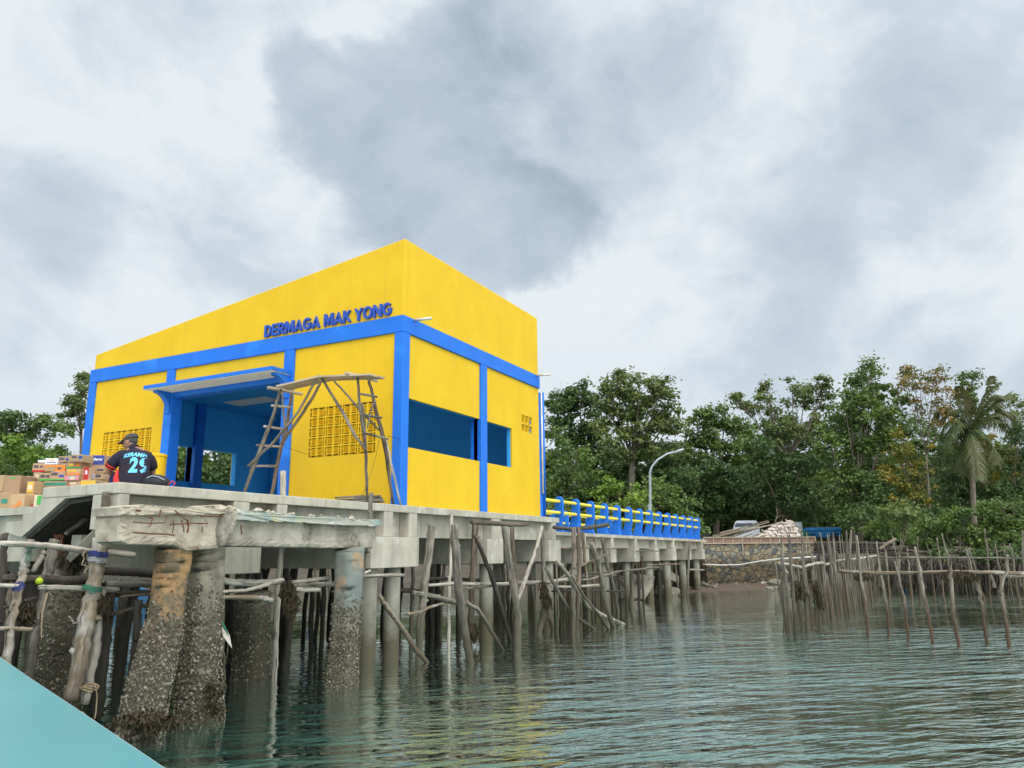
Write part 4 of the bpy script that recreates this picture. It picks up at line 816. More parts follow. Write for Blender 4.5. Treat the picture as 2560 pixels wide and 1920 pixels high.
# ------------------------------------------------------------------ thicket of poles under the walkway
G2 = 'timber poles under the walkway'; GL = 'grey timber pole in the thicket under the walkway'
TH = [  # px points (last = water), width, material, own label
 ([(1434,1318),(1435,1400),(1433,1480),(1434,1590)], 12, 'wood_grey', 'left of two stout poles side by side under the left end of the railing'),
 ([(1446,1318),(1448,1400),(1446,1480),(1440,1590)], 11, 'wood_brown', 'right of two stout poles side by side under the left end of the railing'),
 ([(1479,1358),(1497,1410),(1508,1475),(1520,1530),(1534,1568)], 14, 'wood_grey', 'thick leaning pole with a slanted top, most prominent before the walkway'),
 ([(1504,1343),(1520,1420),(1535,1470),(1545,1530)], 10, 'wood_grey', 'pole leaning right just beyond the thick leaning pole'),
 ([(1527,1340),(1530,1400),(1534,1450),(1536,1510)], 7, 'wood_grey', 'straight pole with a sharp top against the second walkway cap'),
 ([(1581,1343),(1577,1400),(1576,1450),(1574,1503)], 9, 'wood_pale', 'straight pale pole in front of the middle of the walkway'),
 ([(1588,1358),(1592,1420),(1600,1470),(1607,1503)], 9, 'wood_grey', 'pole leaning right beside the straight pale pole'),
 ([(1404,1340),(1412,1380),(1416,1420),(1418,1460)], 10, 'wood_grey', None), ([(1457,1330),(1462,1400),(1468,1460),(1472,1550)], 9, 'wood_brown', None),
 ([(1486,1342),(1486,1400),(1484,1460),(1482,1540)], 8, 'wood_brown', None), ([(1453,1350),(1455,1400),(1458,1480)], 6, 'wood_grey', None),
 ([(1366,1420),(1390,1470),(1420,1520),(1450,1548),(1484,1572)], 9, 'wood_grey', 'long brace sloping down right in front of the two stout poles'),
 ([(1395,1405),(1430,1450),(1470,1515),(1510,1540),(1556,1560)], 10, 'wood_pale', 'long pale brace reaching furthest right into the water'),
 ([(1430,1440),(1460,1490),(1495,1535),(1522,1574)], 7, 'wood_brown', 'thin brace crossing behind the thick leaning pole'),
 ([(1534,1428),(1550,1450),(1572,1482),(1589,1503)], 5, 'wood_grey', 'thin brace between the leaning pole and the straight pale pole'),
 ([(1448,1425),(1450,1480),(1453,1540),(1452,1580)], 7, 'wood_grey', None), ([(1391,1402),(1393,1460),(1396,1520),(1394,1580)], 5, 'wood_grey', None),
 ([(1372,1545),(1378,1560),(1381,1577)], 9, 'wood_grey', None), ([(1386,1405),(1388,1450),(1384,1500),(1386,1530)], 6, 'wood_brown', None),
 ([(1688,1405),(1692,1440),(1696,1490)], 5, 'wood_grey', 'short thin stake standing alone before the walkway, right part'), ([(1723,1353),(1722,1400),(1720,1450),(1718,1490)], 6, 'wood_grey', 'tall thin pole before the right end of the walkway'),
 ([(1750,1355),(1752,1400),(1756,1440),(1757,1462)], 6, 'wood_grey', 'last thin pole at the right end of the walkway'), ([(1700,1400),(1701,1440),(1701,1478)], 6, 'wood_dark', None), ([(1648,1380),(1647,1405),(1646,1420)], 4, 'wood_pale', None),
]
for i, (px, w_, mt_, lb) in enumerate(TH):
    pole(px, w_, lb or GL, mt_, group=None if lb else G2, sub=4, sides=8)
r5 = random.Random(21)
for i in range(84):           # inner poles standing in the shade under deck and walkway
    deckp = i < 15 or i >= 50
    if i < 15: x = r5.uniform(-5.5, 6.8); y = r5.uniform(1.0, 4.5)
    elif i >= 50: x = r5.uniform(-7, 6.5); y = r5.uniform(1.6, 7)  # extra dark poles, added to blacken the space under the deck
    else: x = r5.uniform(7.8, 20); y = r5.uniform(.3, 3.2)
    r = r5.uniform(.035, .075); top = -.65-.2*r5.random()-(.35 if not deckp else .3); m = MB(); dx, dy = r5.gauss(0, .18), r5.gauss(0, .12)
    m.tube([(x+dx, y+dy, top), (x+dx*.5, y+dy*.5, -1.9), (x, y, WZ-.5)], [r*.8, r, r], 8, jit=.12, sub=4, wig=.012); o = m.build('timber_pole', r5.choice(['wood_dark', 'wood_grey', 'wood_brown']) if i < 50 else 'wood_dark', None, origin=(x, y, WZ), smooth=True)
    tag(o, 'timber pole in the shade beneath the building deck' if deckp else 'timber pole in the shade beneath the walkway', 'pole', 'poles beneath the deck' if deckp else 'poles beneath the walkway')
RL = [([(1385,1318),(1430,1323),(1480,1318),(1520,1312)],10,'wood_dark',-.35,'dark log lying across the tops of the two stout poles'),
 ([(1402,1371),(1450,1369),(1500,1371),(1560,1371)],4,'wood_brown',.0,'thin brown rail along the walkway beam'), ([(1450,1436),(1490,1432),(1535,1430),(1590,1424),(1648,1418)],5,'wood_grey',-.2,'long thin rail before the broken slabs'),
 ([(1400,1452),(1430,1448),(1470,1450),(1545,1430)],6,'wood_grey',-.4,'crooked rail behind the thick leaning pole'), ([(1375,1455),(1410,1449),(1424,1448)],9,'wood_pale',-.5,'pale rail stub left of the two stout poles'),
 ([(1380,1466),(1430,1468),(1480,1464),(1498,1463)],7,'wood_pale',-.6,'pale rail crossing the two stout poles'), ([(1380,1478),(1440,1478),(1500,1477),(1560,1478)],5,'wood_dark',-.3,'dark rail lowest across the two stout poles'),
 ([(1400,1447),(1440,1420),(1480,1402),(1522,1383)],6,'wood_brown',-.5,'plank slanting up right to the thick leaning pole'), ([(1420,1440),(1480,1441),(1540,1438)],5,'wood_grey',.2,'straight rail behind the crooked rail'),
 ([(1620,1413),(1660,1411),(1702,1410)],4,'wood_brown',-.1,'short rail below the right walkway caps'), ([(1590,1378),(1620,1376),(1645,1378)],3,'wood_grey',.0,'thin stick along the fifth walkway cap'), ([(1724,1424),(1760,1425)],4,'wood_pale',0.2,'pale batten at the last walkway pile'),
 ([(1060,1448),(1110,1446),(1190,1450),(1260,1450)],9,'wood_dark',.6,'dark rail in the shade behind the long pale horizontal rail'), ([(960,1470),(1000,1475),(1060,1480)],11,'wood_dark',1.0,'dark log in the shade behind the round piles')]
for px, w_, mt_, Y_, lb in RL: pole(px, w_, lb, mt_, Y=Y_, cat='rail', name='timber_rail', sub=4, sides=8)

# ------------------------------------------------------------------ broken slabs and rubble at the shore end
def chunk(name, label, pts, back, mat='old_concrete', D=None, group=None, cat='slab'):
    P = [at(x, y, D) for x, y in pts]; m = MB(); m.prism([tuple(p) for p in P], back); o = m.build(name, mat, None, origin=P[0], bevel=.02); tag(o, label, cat, group); return o
chunk('concrete_slab', 'big tilted broken slab with its corner in the water under the walkway', [(1582,1462),(1638,1440),(1632,1468),(1612,1500),(1592,1495),(1582,1503),(1574,1500)], V(.35, .9, .1), D=29.0)
chunk('concrete_slab', 'thin tilted slab leaning against the pier stump at the right', [(1671,1424),(1697,1440),(1698,1458),(1668,1446)], V(.3, .6, 0), D=33.5)
chunk('concrete_slab', 'flat slab awash in front of the big tilted slab', [(1560,1508),(1600,1503),(1608,1506),(1604,1512),(1570,1514)], V(.5, .6, 0), D=28.6)
chunk('concrete_slab', 'broken slab standing on edge behind the thick leaning pole', [(1540,1470),(1553,1472),(1560,1500),(1572,1505),(1568,1480),(1582,1460),(1578,1440),(1545,1440)], V(.4, .6, 0), D=30.0)
for i, (pts, D) in enumerate((([(1652,1425),(1662,1428),(1672,1424),(1672,1478),(1650,1482)],32.5),([(1698,1420),(1705,1403),(1712,1405),(1716,1422),(1716,1474),(1697,1472)],34.5),([(1737,1422),(1742,1408),(1750,1412),(1752,1468),(1736,1466)],35.8),([(1543,1420),(1548,1402),(1556,1415),(1558,1440),(1543,1440)],31),([(1600,1418),(1606,1402),(1611,1420),(1612,1450),(1600,1450)],32.5))):
    chunk('pier_stump', ['square old pier stump left of the thin tilted slab','tall pointed old pier stump right of the thin tilted slab','old pier stump under the last walkway cap','orange-topped pier stump behind the second walkway pile','orange-topped pier stump behind the third walkway pile'][i], pts, V(.35, .4, 0), D=D, cat='pier stump', mat='old_pier' if i < 3 else 'orange_pier')
r6 = random.Random(5)
def rock(c, s, label, group, mat='rock', name='rock'):
    m = MB(); M = Matrix.Rotation(r6.random()*6, 3, 'Z') @ Matrix.Rotation(r6.uniform(-.4, .4), 3, 'X'); m.ellipsoid(c, (s*r6.uniform(.8, 1.4), s*r6.uniform(.7, 1.1), s*r6.uniform(.45, .75)), M=M, nu=8, nv=6, jit=.18, rng=r6); o = m.build(name, mat, None, origin=c); tag(o, label, 'rock', group)
for i in range(120):
    x = r6.uniform(1600, 1985); y = r6.uniform(1450, 1472) + (1760-x)*.1*(x < 1760); p = onZ(x, y, WZ+.05); s = r6.uniform(.06, .26)*(.8 if x > 1800 else 1)
    rock(V(p.x, p.y, max(WZ+.02, gz(p.x, p.y)+.02)), s, 'rough stone on the muddy strip below the stone wall', 'stones along the muddy strip', r6.choice(['rock', 'rock', 'old_concrete']))
rock(at(1668, 1480, 32), .55, 'large pinkish boulder at the waterline below the pier stumps', None)
rock(at(1935, 1458, 38.5), .34, 'tan boulder at the right foot of the stone wall', None)
# ------------------------------------------------------------------ stone wall, formwork, debris heap, vehicles
swO = at(1757, 1358, 40.5)
def stone_wall():
    A = at(1757, 1360, 38.6); B = at(2120, 1362, 41.0); zt = A.z; m = MB()
    A = V(A.x, A.y, 0); B = V(B.x, B.y, 0); d = (B-A).normalized(); n = V(-d.y, d.x, 0)
    if n.dot(fw) < 0: n = -n
    r = random.Random(2); nx, nz_ = 60, 12; vs = []
    L_ = (B-A).length
    for i in range(nx+1):
        for j in range(nz_+1):
            t = j/nz_; z = -2.7+(zt+2.7)*t; vs.append(A+d*(L_*i/nx)-n*((1-t)*.25)+n*r.uniform(-.04, .04)+V(0, 0, z))
    k = nz_+1; fs = [(i*k+j, (i+1)*k+j, (i+1)*k+j+1, i*k+j+1) for i in range(nx) for j in range(nz_)]
    m.add(vs, fs); top = [A+V(0, 0, zt), B+V(0, 0, zt), B+n*3+V(0, 0, zt), A+n*3+V(0, 0, zt)]; m.add(top, [(0,1,2,3)])
    side = [A-n*.25+V(0, 0, -2.7), A+n*3+V(0, 0, -2.7), A+n*3+V(0, 0, zt), A+V(0, 0, zt)]; m.add(side, [(0,1,2,3)])
    o = m.build('stone_wall', 'stone_masonry', None, origin=A+V(0, 0, -2.7)); tag(o, 'retaining wall of tan and grey field stones at the shore end of the walkway', 'wall')
    # formwork on top
    t = thing('formwork', 'brown board formwork with pale battens along the top of the stone wall', 'formwork', A+V(0, 0, zt))
    m = MB(); P0 = A-n*.03; P1 = A+d*(L_*.76)-n*.03
    m.prism([tuple(P0+V(0, 0, zt+.02)), tuple(P1+V(0, 0, zt+.02)), tuple(P1+V(0, 0, zt+.30)), tuple(P0+V(0, 0, zt+.30))], n*.03); m.build('board', 'formwork_board', t)
    for k in range(13):
        p = A+d*(L_*.76*k/12)-n*.07; m = MB(); m.prism([tuple(p+V(0, 0, zt)), tuple(p+d*.05+V(0, 0, zt)), tuple(p+d*.05+V(0, 0, zt+.33)), tuple(p+V(0, 0, zt+.33))], n*.035); m.build('batten', 'lumber', t)
    for z in (.0, .30):
        m = MB(); a, b = P0-n*.085, P1-n*.085; m.prism([tuple(a+V(0, 0, zt+z)), tuple(b+V(0, 0, zt+z)), tuple(b+V(0, 0, zt+z+.045)), tuple(a+V(0, 0, zt+z+.045))], n*.04); m.build('batten', 'lumber', t)
    for k in (2.2, 4.6, 6.0, 7.3, 8.4):
        p = A+d*k-n*.12; m = MB(); m.tube([p+V(0, 0, zt+.05), p+V(.02, 0, zt-.55-.2*(k % 2))], .03, 6); m.build('stake', 'lumber', t)
    return A, B, d, n, zt, L_
SA, SB, SD, SN, SZ, SL = stone_wall()
base = SZ+.02
m = MB(); m.prism([tuple(SA+SN*3.02+V(0, 0, SZ-.05)), tuple(SB+SD*.5+SN*3.02+V(0, 0, SZ-.05)), tuple(SB+SD*.5+SN*40+V(0, 0, SZ-.05)), tuple(SA+SN*40-SD*4+V(0, 0, SZ-.05))], V(0, 0, -1.5))
o = m.build('yard_ground', 'mud', None); struct(o)
# the heap: lumber, sacks
DH = 42.5
def plank(x0, y0, x1, y1, w, label, D0=DH, D1=DH, mat='lumber', group=None, cat='plank', name='plank'):
    a, b = at(x0, y0, D0), at(x1, y1, D1); m = MB(); r = w*DH/F/2; m.tube([a, b], r, 4, square=.9, aspect=.5, roll=V(0, 0, 1), sub=3, wig=.004); o = m.build(name, mat, None, origin=a); tag(o, label, cat, group)
GP = 'long planks of the debris heap'
PK = [(1770,1345,1920,1301,4),(1778,1346,1922,1305,5),(1782,1341,1940,1310,6),(1790,1345,1925,1312,5),(1800,1332,1870,1315,4),(1774,1348,1900,1316,4),(1796,1347,1880,1322,5),(1806,1347,1905,1318,4),(1820,1347,1912,1314,4),(1781,1339,1850,1324,4),(1872,1346,1948,1309,4),(1840,1348,1880,1335,5)]
for i, (a, b, c, d_, w_) in enumerate(PK):
    plank(a, b, c, d_, w_, 'long pale plank leaning on the left side of the debris heap', D0=42.3+.1*i, D1=42.9+.1*i, group=GP, mat='lumber' if i % 3 else 'wood_brown')
plank(1885, 1345, 1905, 1337, 6, 'white board at the foot of the debris heap', mat='white_pvc', D0=42, D1=42.1)
plank(1937, 1309, 1978, 1303, 3, 'pale plank lying over the top of the sacks', D0=42.6, D1=42.6)
m = MB(); 
hc = at(1940, 1345, 43.2); m.ellipsoid(hc+V(.3, .3, -.2), (1.3, .9, .68), nu=20, nv=12, jit=.08); o = m.build('rubble_heap', 'mud', None, origin=hc, smooth=True); tag(o, 'heap of earth under the sacks and planks', 'rubble heap')
r7 = random.Random(11); n = 0
for row, (y, x0, x1, k) in enumerate(((1344,1898,2004,10),(1338,1902,2000,9),(1331,1908,1996,8),(1324,1918,1992,7),(1317,1928,1988,6),(1311,1938,1980,4),(1306,1968,1982,1))):
    for i in range(k):
        x = x0+(x1-x0)*(i+.5+r7.uniform(-.3, .3))/k; c = at(x, y+r7.uniform(-1, 1), 42.1+row*.14+r7.uniform(-.1, .1)); M = Matrix.Rotation(r7.random()*6, 3, 'Z') @ Matrix.Rotation(r7.uniform(-.5, .5), 3, 'Y')
        m = MB(); m.ellipsoid(c, (r7.uniform(.17, .25), r7.uniform(.12, .17), r7.uniform(.085, .12)), M=M, nu=9, nv=7, jit=.12, rng=r7)
        a = c+M @ V(.2, 0, .01); m.tube([a, a+M @ V(.06, .01, .03), a+M @ V(.10, -.02, .03)], [.05, .02, .05], 6, rng=r7)
        o = m.build('sack', 'sack', None, origin=c, smooth=True); tag(o, 'dirty white sack in the debris heap on the stone wall', 'sack', 'sacks of the debris heap')
# bare branch sticking up from the heap
m = MB(); B0 = at(1940, 1303, 43)
m.tube([at(1938,1306,43), at(1941,1295,43), at(1944,1285,43), at(1941,1276,43), at(1943,1266,43)], [.035,.03,.02,.015,.008], 5, sub=2); m.tube([at(1941,1296,43), at(1950,1290,43), at(1965,1290,43)], [.025,.015,.006], 5); m.tube([at(1942,1278,43), at(1948,1272,43)], [.012,.006], 4)
o = m.build('bare_branch', 'pale_bark', None, origin=B0); tag(o, 'bare pale branch sticking up behind the sacks', 'branch')
# white minibus behind the planks
def minibus():
    D = 47; c = at(1868, 1345, D); yaw = math.atan2(rt.y, rt.x); yaw = math.atan2(ray(1868,1345).y, ray(1868,1345).x)-math.pi/2; M = Matrix.Translation(V(c.x, c.y, base)) @ Matrix.Rotation(yaw, 4, 'Z'); t = thing('minibus', 'white minibus with dark windscreen parked behind the planks', 'minibus', M.translation)
    h = (1372-1303)*D/F-.88-base; m = MB(); w_ = 1.55/2
    prof = [(-w_, .25), (w_, .25), (w_*1.02, 1.0), (w_*.86, h-.10), (w_*.74, h), (-w_*.74, h), (-w_*.86, h-.10), (-w_*1.02, 1.0)]
    m.prism([tuple(M @ V(a, 0, b)) for a, b in prof], (M.to_3x3() @ V(0, 3.6, 0))); m.build('body', 'car_white', t, bevel=.06)
    m = MB(); m.prism([tuple(M @ V(a, -.02, b)) for a, b in ((-w_*.93, 1.05), (w_*.55, 1.05), (w_*.5, h-.16), (-w_*.80, h-.16))], M.to_3x3() @ V(0, .03, 0)); m.build('windscreen', 'dark_glass', t)
    m = MB(); m.prism([tuple(M @ V(a, -.02, b)) for a, b in ((w_*.62, 1.05), (w_*.92, 1.05), (w_*.80, h-.16), (w_*.56, h-.16))], M.to_3x3() @ V(0, .03, 0)); m.build('window', 'dark_glass', t)
    for s in (-1, 1):
        for y in (.7, 2.9):
            m = MB(); p = M @ V(s*w_*.9, y, .3); ax = M.to_3x3() @ V(.1, 0, 0); m.tube([p-ax, p+ax], .3, 14); m.build('wheel', 'rubber', t)
minibus()
def dark_car():
    D = 45; c = at(1752, 1345, D); M = Matrix.Translation(V(c.x, c.y, base)) @ Matrix.Rotation(math.atan2(rt.y, rt.x), 4, 'Z'); t = thing('parked_car', 'black car parked behind the end of the walkway railing', 'car', M.translation)
    m = MB(); prof = [(-1.1, .25), (.55, .25), (.55, .75), (.35, .85), (.1, 1.25), (-.9, 1.28), (-1.1, .9)]; m.prism([tuple(M @ V(a, 0, b)) for a, b in prof], M.to_3x3() @ V(0, 1.5, 0)); m.build('body', 'bag_black', t, bevel=.05)
    m = MB(); m.prism([tuple(M @ V(a, -.01, b)) for a, b in ((-.85, .88), (.15, .88), (0, 1.18), (-.8, 1.18))], M.to_3x3() @ V(0, .02, 0)); m.build('window', 'dark_glass', t)
    for x in (-.8, .3):
        m = MB(); p = M @ V(x, .05, .28); ax = M.to_3x3() @ V(0, .08, 0); m.tube([p-ax, p+ax], .27, 14); m.build('wheel', 'rubber', t)
dark_car()
def tank():
    D = 44.5; a = at(1985, 1345, D); b = at(2008, 1345, D); top = at(1996, 1305, D).z; t = thing('tank', 'caged white plastic water tank right of the sacks', 'water tank', V(a.x, a.y, base)); d = (b-a); d.z = 0; n = V(-d.y, d.x, 0).normalized()*.8
    if n.dot(fw) < 0: n = -n
    a0 = V(a.x, a.y, base); m = MB(); m.prism([tuple(a0), tuple(a0+d), tuple(a0+d+V(0, 0, top-base)), tuple(a0+V(0, 0, top-base))], n); m.build('bottle', 'tank_plastic', t, bevel=.06)
    for k in range(6):
        p = a0+d*(k/5)-n*.03; m = MB(); m.tube([p, p+V(0, 0, top-base+.02)], .012, 5); m.build('cage_bar', 'galvanised', t)
    for k in range(6):
        p = a0-n*.03+V(0, 0, (top-base)*k/5); m = MB(); m.tube([p, p+d], .012, 5); m.build('cage_bar', 'galvanised', t)
tank()
def truck():
    D = 44; a = at(2018, 1360, D); b = at(2106, 1360, D); t = thing('covered_truck', 'blue covered truck bed with a domed lid parked right of the tank', 'truck', V(a.x, a.y, base)); d = b-a; d.z = 0; n = V(-d.y, d.x, 0).normalized()*1.7
    if n.dot(fw) < 0: n = -n
    zt = at(2060, 1327, D).z; zr = at(2060, 1318, D).z; a0 = V(a.x, a.y, base+.3); m = MB(); m.prism([tuple(a0+d*.02), tuple(a0+d*.97), tuple(a0+d+V(0, 0, zt-base-.3)), tuple(a0+V(0, 0, zt-base-.3))], n); m.build('bed', 'truck_blue', t, bevel=.04)
    h = zt-base-.3; m = MB(); q = a0+V(0, 0, h); m.prism([tuple(q-d*.02-n*.03), tuple(q+d*1.02-n*.03), tuple(q+d*1.02-n*.03+V(0, 0, .09)), tuple(q+d*.95-n*.0+V(0, 0, zr-zt)), tuple(q+d*.06-n*.0+V(0, 0, zr-zt)), tuple(q-d*.02-n*.03+V(0, 0, .09))], n*1.04); m.build('lid', 'truck_blue', t, bevel=.05)
    for z in (.3, .62): m = MB(); p = a0-n*.012+V(0, 0, h*z); m.tube([p+d*.03, p+d*.97], .018, 6); m.build('rib', 'truck_blue', t)
    for k in (.15, .8):
        m = MB(); p = V(a.x, a.y, base+.3)+d*k; m.tube([p, p+n*.15], .3, 14); m.build('wheel', 'rubber', t)
    m = MB(); T = [at(x, y, 43.4) for x, y in ((1998,1330),(2012,1327),(2024,1332),(2026,1345),(2018,1350),(2006,1346))]; m.prism([tuple(p) for p in T], V(.3, .2, 0)); o = m.build('tarpaulin', 'tarp_green', None, origin=T[0], bevel=.04); tag(o, 'crumpled green tarpaulin between the sacks and the blue truck', 'tarpaulin')
truck()
# pipe strung along the wall
m = MB(); P = [at(*p) for p in ((1757,1411,38.2),(1800,1413,38),(1850,1412,37.6),(1900,1403,37),(1952,1397,36.4),(2040,1392,36))]; m.tube(P, .035, 8, sub=3); o = m.build('hose_pipe', 'white_pvc', None, origin=P[0], smooth=True); tag(o, 'long pale pipe slung in front of the stone wall', 'pipe')
m = MB(); P = [at(*p) for p in ((1820,1413,37.8),(1850,1419,37.6),(1880,1418,37.4),(1930,1405,37)) ]; m.tube(P, .022, 6, sub=3); o = m.build('hose_pipe', 'wood_grey', None, origin=P[0], smooth=True); tag(o, 'thin pipe sagging below the long pale pipe', 'pipe')

# street lamp
def lamp():
    D = 31.5; P = [at(*p, D) for p in ((1627,1372),(1626,1291),(1625,1200),(1625,1180),(1630,1166),(1644,1149.5),(1669,1134),(1688,1130))]; P[0].z = wz(18); t = thing('street_lamp', 'grey street lamp with a curved arm standing behind the walkway railing', 'street lamp', P[0])
    m = MB(); m.tube(P, [.065,.06,.05,.048,.046,.044,.04,.036], 10, sub=4); m.build('pole', 'galvanised', t, smooth=True)
    m = MB(); a, b = at(1684, 1132, D), at(1709, 1123, D); M = Matrix.Rotation(-math.atan2(b.z-a.z, math.hypot(b.x-a.x, b.y-a.y)), 3, 'Y'); yw = Matrix.Rotation(math.atan2(b.y-a.y, b.x-a.x), 3, 'Z'); m.ellipsoid((a+b)/2, (.26, .10, .06), M=yw @ M, nu=14, nv=8); m.build('lamp_head', 'galvanised', t, smooth=True)
    m = MB(); m.tube([at(1623.5,1262,D), at(1623.5,1276,D)], .07, 8); m.build('junction_box', 'galvanised', t)
lamp()
def tower():
    D = 150; bx = at(1412, 1372, D); t = thing('cell_tower', 'distant lattice telecom mast above the treetops right of the building', 'mast', V(bx.x, bx.y, -.5)); top = at(1412, 951, D).z; b = V(bx.x, bx.y, -.5); h = top+.5
    m = MB()
    for s in ((-1, -1), (1, -1), (1, 1), (-1, 1)): m.tube([b+V(s[0]*1.2, s[1]*1.2, 0), b+V(s[0]*.75, s[1]*.75, h)], .08, 4)
    nlev = 22
    for k in range(nlev):
        z0, z1 = h*k/nlev, h*(k+1)/nlev; w_ = 1.2-.45*k/nlev
        for s, e in (((-1,-1),(1,-1)), ((1,-1),(1,1)), ((1,1),(-1,1)), ((-1,1),(-1,-1))):
            m.tube([b+V(s[0]*w_, s[1]*w_, z0), b+V(e[0]*w_, e[1]*w_, z1)], .05, 3); m.tube([b+V(s[0]*w_, s[1]*w_, z0), b+V(e[0]*w_, e[1]*w_, z0)], .05, 3)
    m.build('lattice', 'galvanised', t)
    for a in range(6):
        th = a*1.05; p = b+V(1.5*math.cos(th), 1.5*math.sin(th), h-1.3); m = MB(); m.box(p.x-.12, p.x+.12, p.y-.12, p.y+.12, p.z-.9, p.z+.9); m.tube([p, b+V(0, 0, h-1.3)], .04, 4); m.build('antenna', 'galvanised', t)
    m = MB(); m.tube([b+V(0, 0, h), b+V(0, 0, h+1.5)], .05, 4); m.build('lightning_rod', 'galvanised', t)
tower()

# ------------------------------------------------------------------ stake fences on the right
r8 = random.Random(31)
FA = onZ(1985, 1584, WZ); FB = onZ(2192, 1506, WZ)
GD = 'stakes of the close-set fence'

def stake(foot, top, r, mat, label, group, name='stake', mid=None):
    m = MB(); mid = mid or (foot.lerp(top, .5)+V(r8.gauss(0, .015), r8.gauss(0, .015), 0)); d = (foot-mid).normalized()
    m.tube([foot+d*.5, foot, mid, top-(top-mid)*.15, top], [r, r, r*.9, r*.7, r*.3], 6, jit=.12, sub=2, rng=r8, wig=.006); o = m.build(name, mat, None, origin=foot, smooth=True); tag(o, label, 'stake', group); return o
N_ = 100
for i in range(N_):
    t = (i/N_)**.90; row = r8.choice((0, 1)); f = FA.lerp(FB, t); side = (FB-FA).normalized().cross(V(0, 0, 1)); f = f+side*(r8.uniform(-.1, .1)+(.22 if row else 0)*(-1)); h = r8.uniform(1.15, 1.85)
    if r8.random() < .10: h = 2.35
    lean = V(r8.gauss(-.02, .035), r8.gauss(.0, .035), 0)*h + rt*(-.035*h)
    stake(f, f+V(0, 0, h)+lean, r8.uniform(.014, .028)*(1.25 if t < .12 else 1), r8.choice(['stake_wood', 'stake_wood', 'wood_grey']), 'rough grey stake in the close-set fence standing in the water', GD)
TALL = ['near the dark weed', 'last but one before the corner, thick', 'at its far corner', 'before the left side of the blue truck', 'before the middle of the blue truck', 'before the right side of the blue truck', 'curved, before the dark trunks', 'straight, just left of the dark trunks'.replace('left', 'right'), 'at the far corner post', 'at the near end, outermost', 'at the near end, second']
for px in ([(2005,1330),(2008,1400),(2012,1470),(2018,1580)],[(2140,1337),(2145,1400),(2154,1458),(2162,1520)],[(2166,1352),(2170,1400),(2178,1510)],[(2050,1332),(2058,1380),(2064,1545)],[(2068,1335),(2076,1390),(2080,1540)],[(2083,1331),(2084,1360),(2090,1535)],[(2116,1326),(2117,1380),(2120,1525)],[(2128,1324),(2125,1360),(2122,1522)],[(2191.5,1352),(2199,1425.6),(2211,1479),(2215,1505)],[(1953,1337),(1955,1400),(1968,1480),(1975,1588)],[(1974,1335),(1976,1400),(1984,1500),(1990,1588)]):
    P = [onZ(*px[-1], WZ)]; D = depth(P[0]); Q = [at(x, y, D) for x, y in px[:-1]]; m = MB(); w_ = 9*D/F/2; m.tube(Q+[P[0], P[0]+V(0, 0, -.5)], [w_*.35, w_*.8, w_, w_, w_], 7, jit=.12, sub=4, rng=r8); o = m.build('stake', 'wood_grey', None, origin=P[0], smooth=True); tag(o, 'taller grey stake rising above the close-set fence, '+TALL.pop(0), 'stake', 'tall stakes of the close-set fence')
def railpx(pts, r, mat, label, jag=0):
    P = [at(*p) for p in pts]; m = MB(); m.tube(P, r, 7, jit=.18, sub=5, wig=jag, rng=r8); o = m.build('timber_rail', mat, None, origin=P[0], smooth=True); tag(o, label, 'rail')
railpx([(1950,1407,17.5),(1975,1412,18),(2000,1419,18.5),(2035,1409,20),(2052,1407,21),(2070,1411,22),(2090,1402,23.5),(2140,1397,26),(2195,1389,27.5)], .033, 'wood_pale', 'crooked whitish rail tied along the close-set fence', .02)
railpx([(1947,1407,17.4),(1958,1420,17.4),(1968,1434,17.4)], .04, 'wood_pale', 'short white board hanging at the near end of the close-set fence')
weed([(1990,1450),(2000,1490)], 'dark weed heaped on the near end of the close-set fence', D=17.9, n=260, L=(.05,.22), spread=.08)
weed([(2038,1450),(2052,1510)], 'brown weed hanging on the second clump of fence stakes', D=19.5, n=200, L=(.05,.25), spread=.05)
# open row of stakes in front
NR = [([(2142,1339),(2150,1420),(2154,1458),(2163,1503),(2172,1592)],9),([(2191.5,1356),(2199,1425.6),(2211,1479),(2218,1530),(2224,1592)],9),([(2237.6,1403),(2248,1450),(2262,1504),(2266,1550),(2272,1602)],9),([(2287,1367),(2300,1422.6),(2308,1477),(2323.5,1548),(2333,1608)],11),
      ([(2374.7,1387),(2377,1440),(2379.5,1490),(2383,1530),(2397,1617.6)],11),([(2416,1372.5),(2429.7,1430),(2447,1473),(2455,1509.5),(2468,1610)],11),([(2519.5,1386),(2516.5,1426.5),(2501,1469),(2505,1496),(2512.7,1552),(2524,1617.6)],12)]
ordn = ['leftmost', 'second from left', 'third from left, with a white cut top', 'fourth from left, crooked with pale patches', 'fifth from left, upright', 'sixth from left, leaning with a kink', 'rightmost, zigzag shaped']
for (px, w_), lb in zip(NR, ordn):
    foot = onZ(*px[-1], WZ); D = depth(foot); P = [at(x, y, D) for x, y in px[:-1]]+[foot, foot+V(.02, 0, -.5)]; ws = [w_*.8*D/F/2]*len(P); ws[0] *= .5
    m = MB(); m.tube(P, ws, 9, jit=.14, sub=5, rng=r8, wig=.008); o = m.build('stake', 'wet_stake', None, origin=foot, smooth=True); tag(o, f'front row stake, {lb}', 'stake', 'stakes of the open front row')
railpx([(2100,1428,17.5),(2160,1431,17),(2210,1433,16.6),(2270,1432,16.2),(2330,1431,15.7),(2400,1430,15.4),(2470,1431,15.2),(2570,1434,15.1)], .038, 'wood_peeled', 'long pale pole tied level across the open front row of stakes')
railpx([(2515,1438,15.6),(2570,1441,15.6)], .05, 'wood_peeled', 'thick yellowish rail end beside the zigzag stake')
weed([(2140,1436),(2172,1440)], 'reddish dead leaves caught on the left part of the long pale pole', D=16.9, n=140, L=(.03,.14), spread=.05)
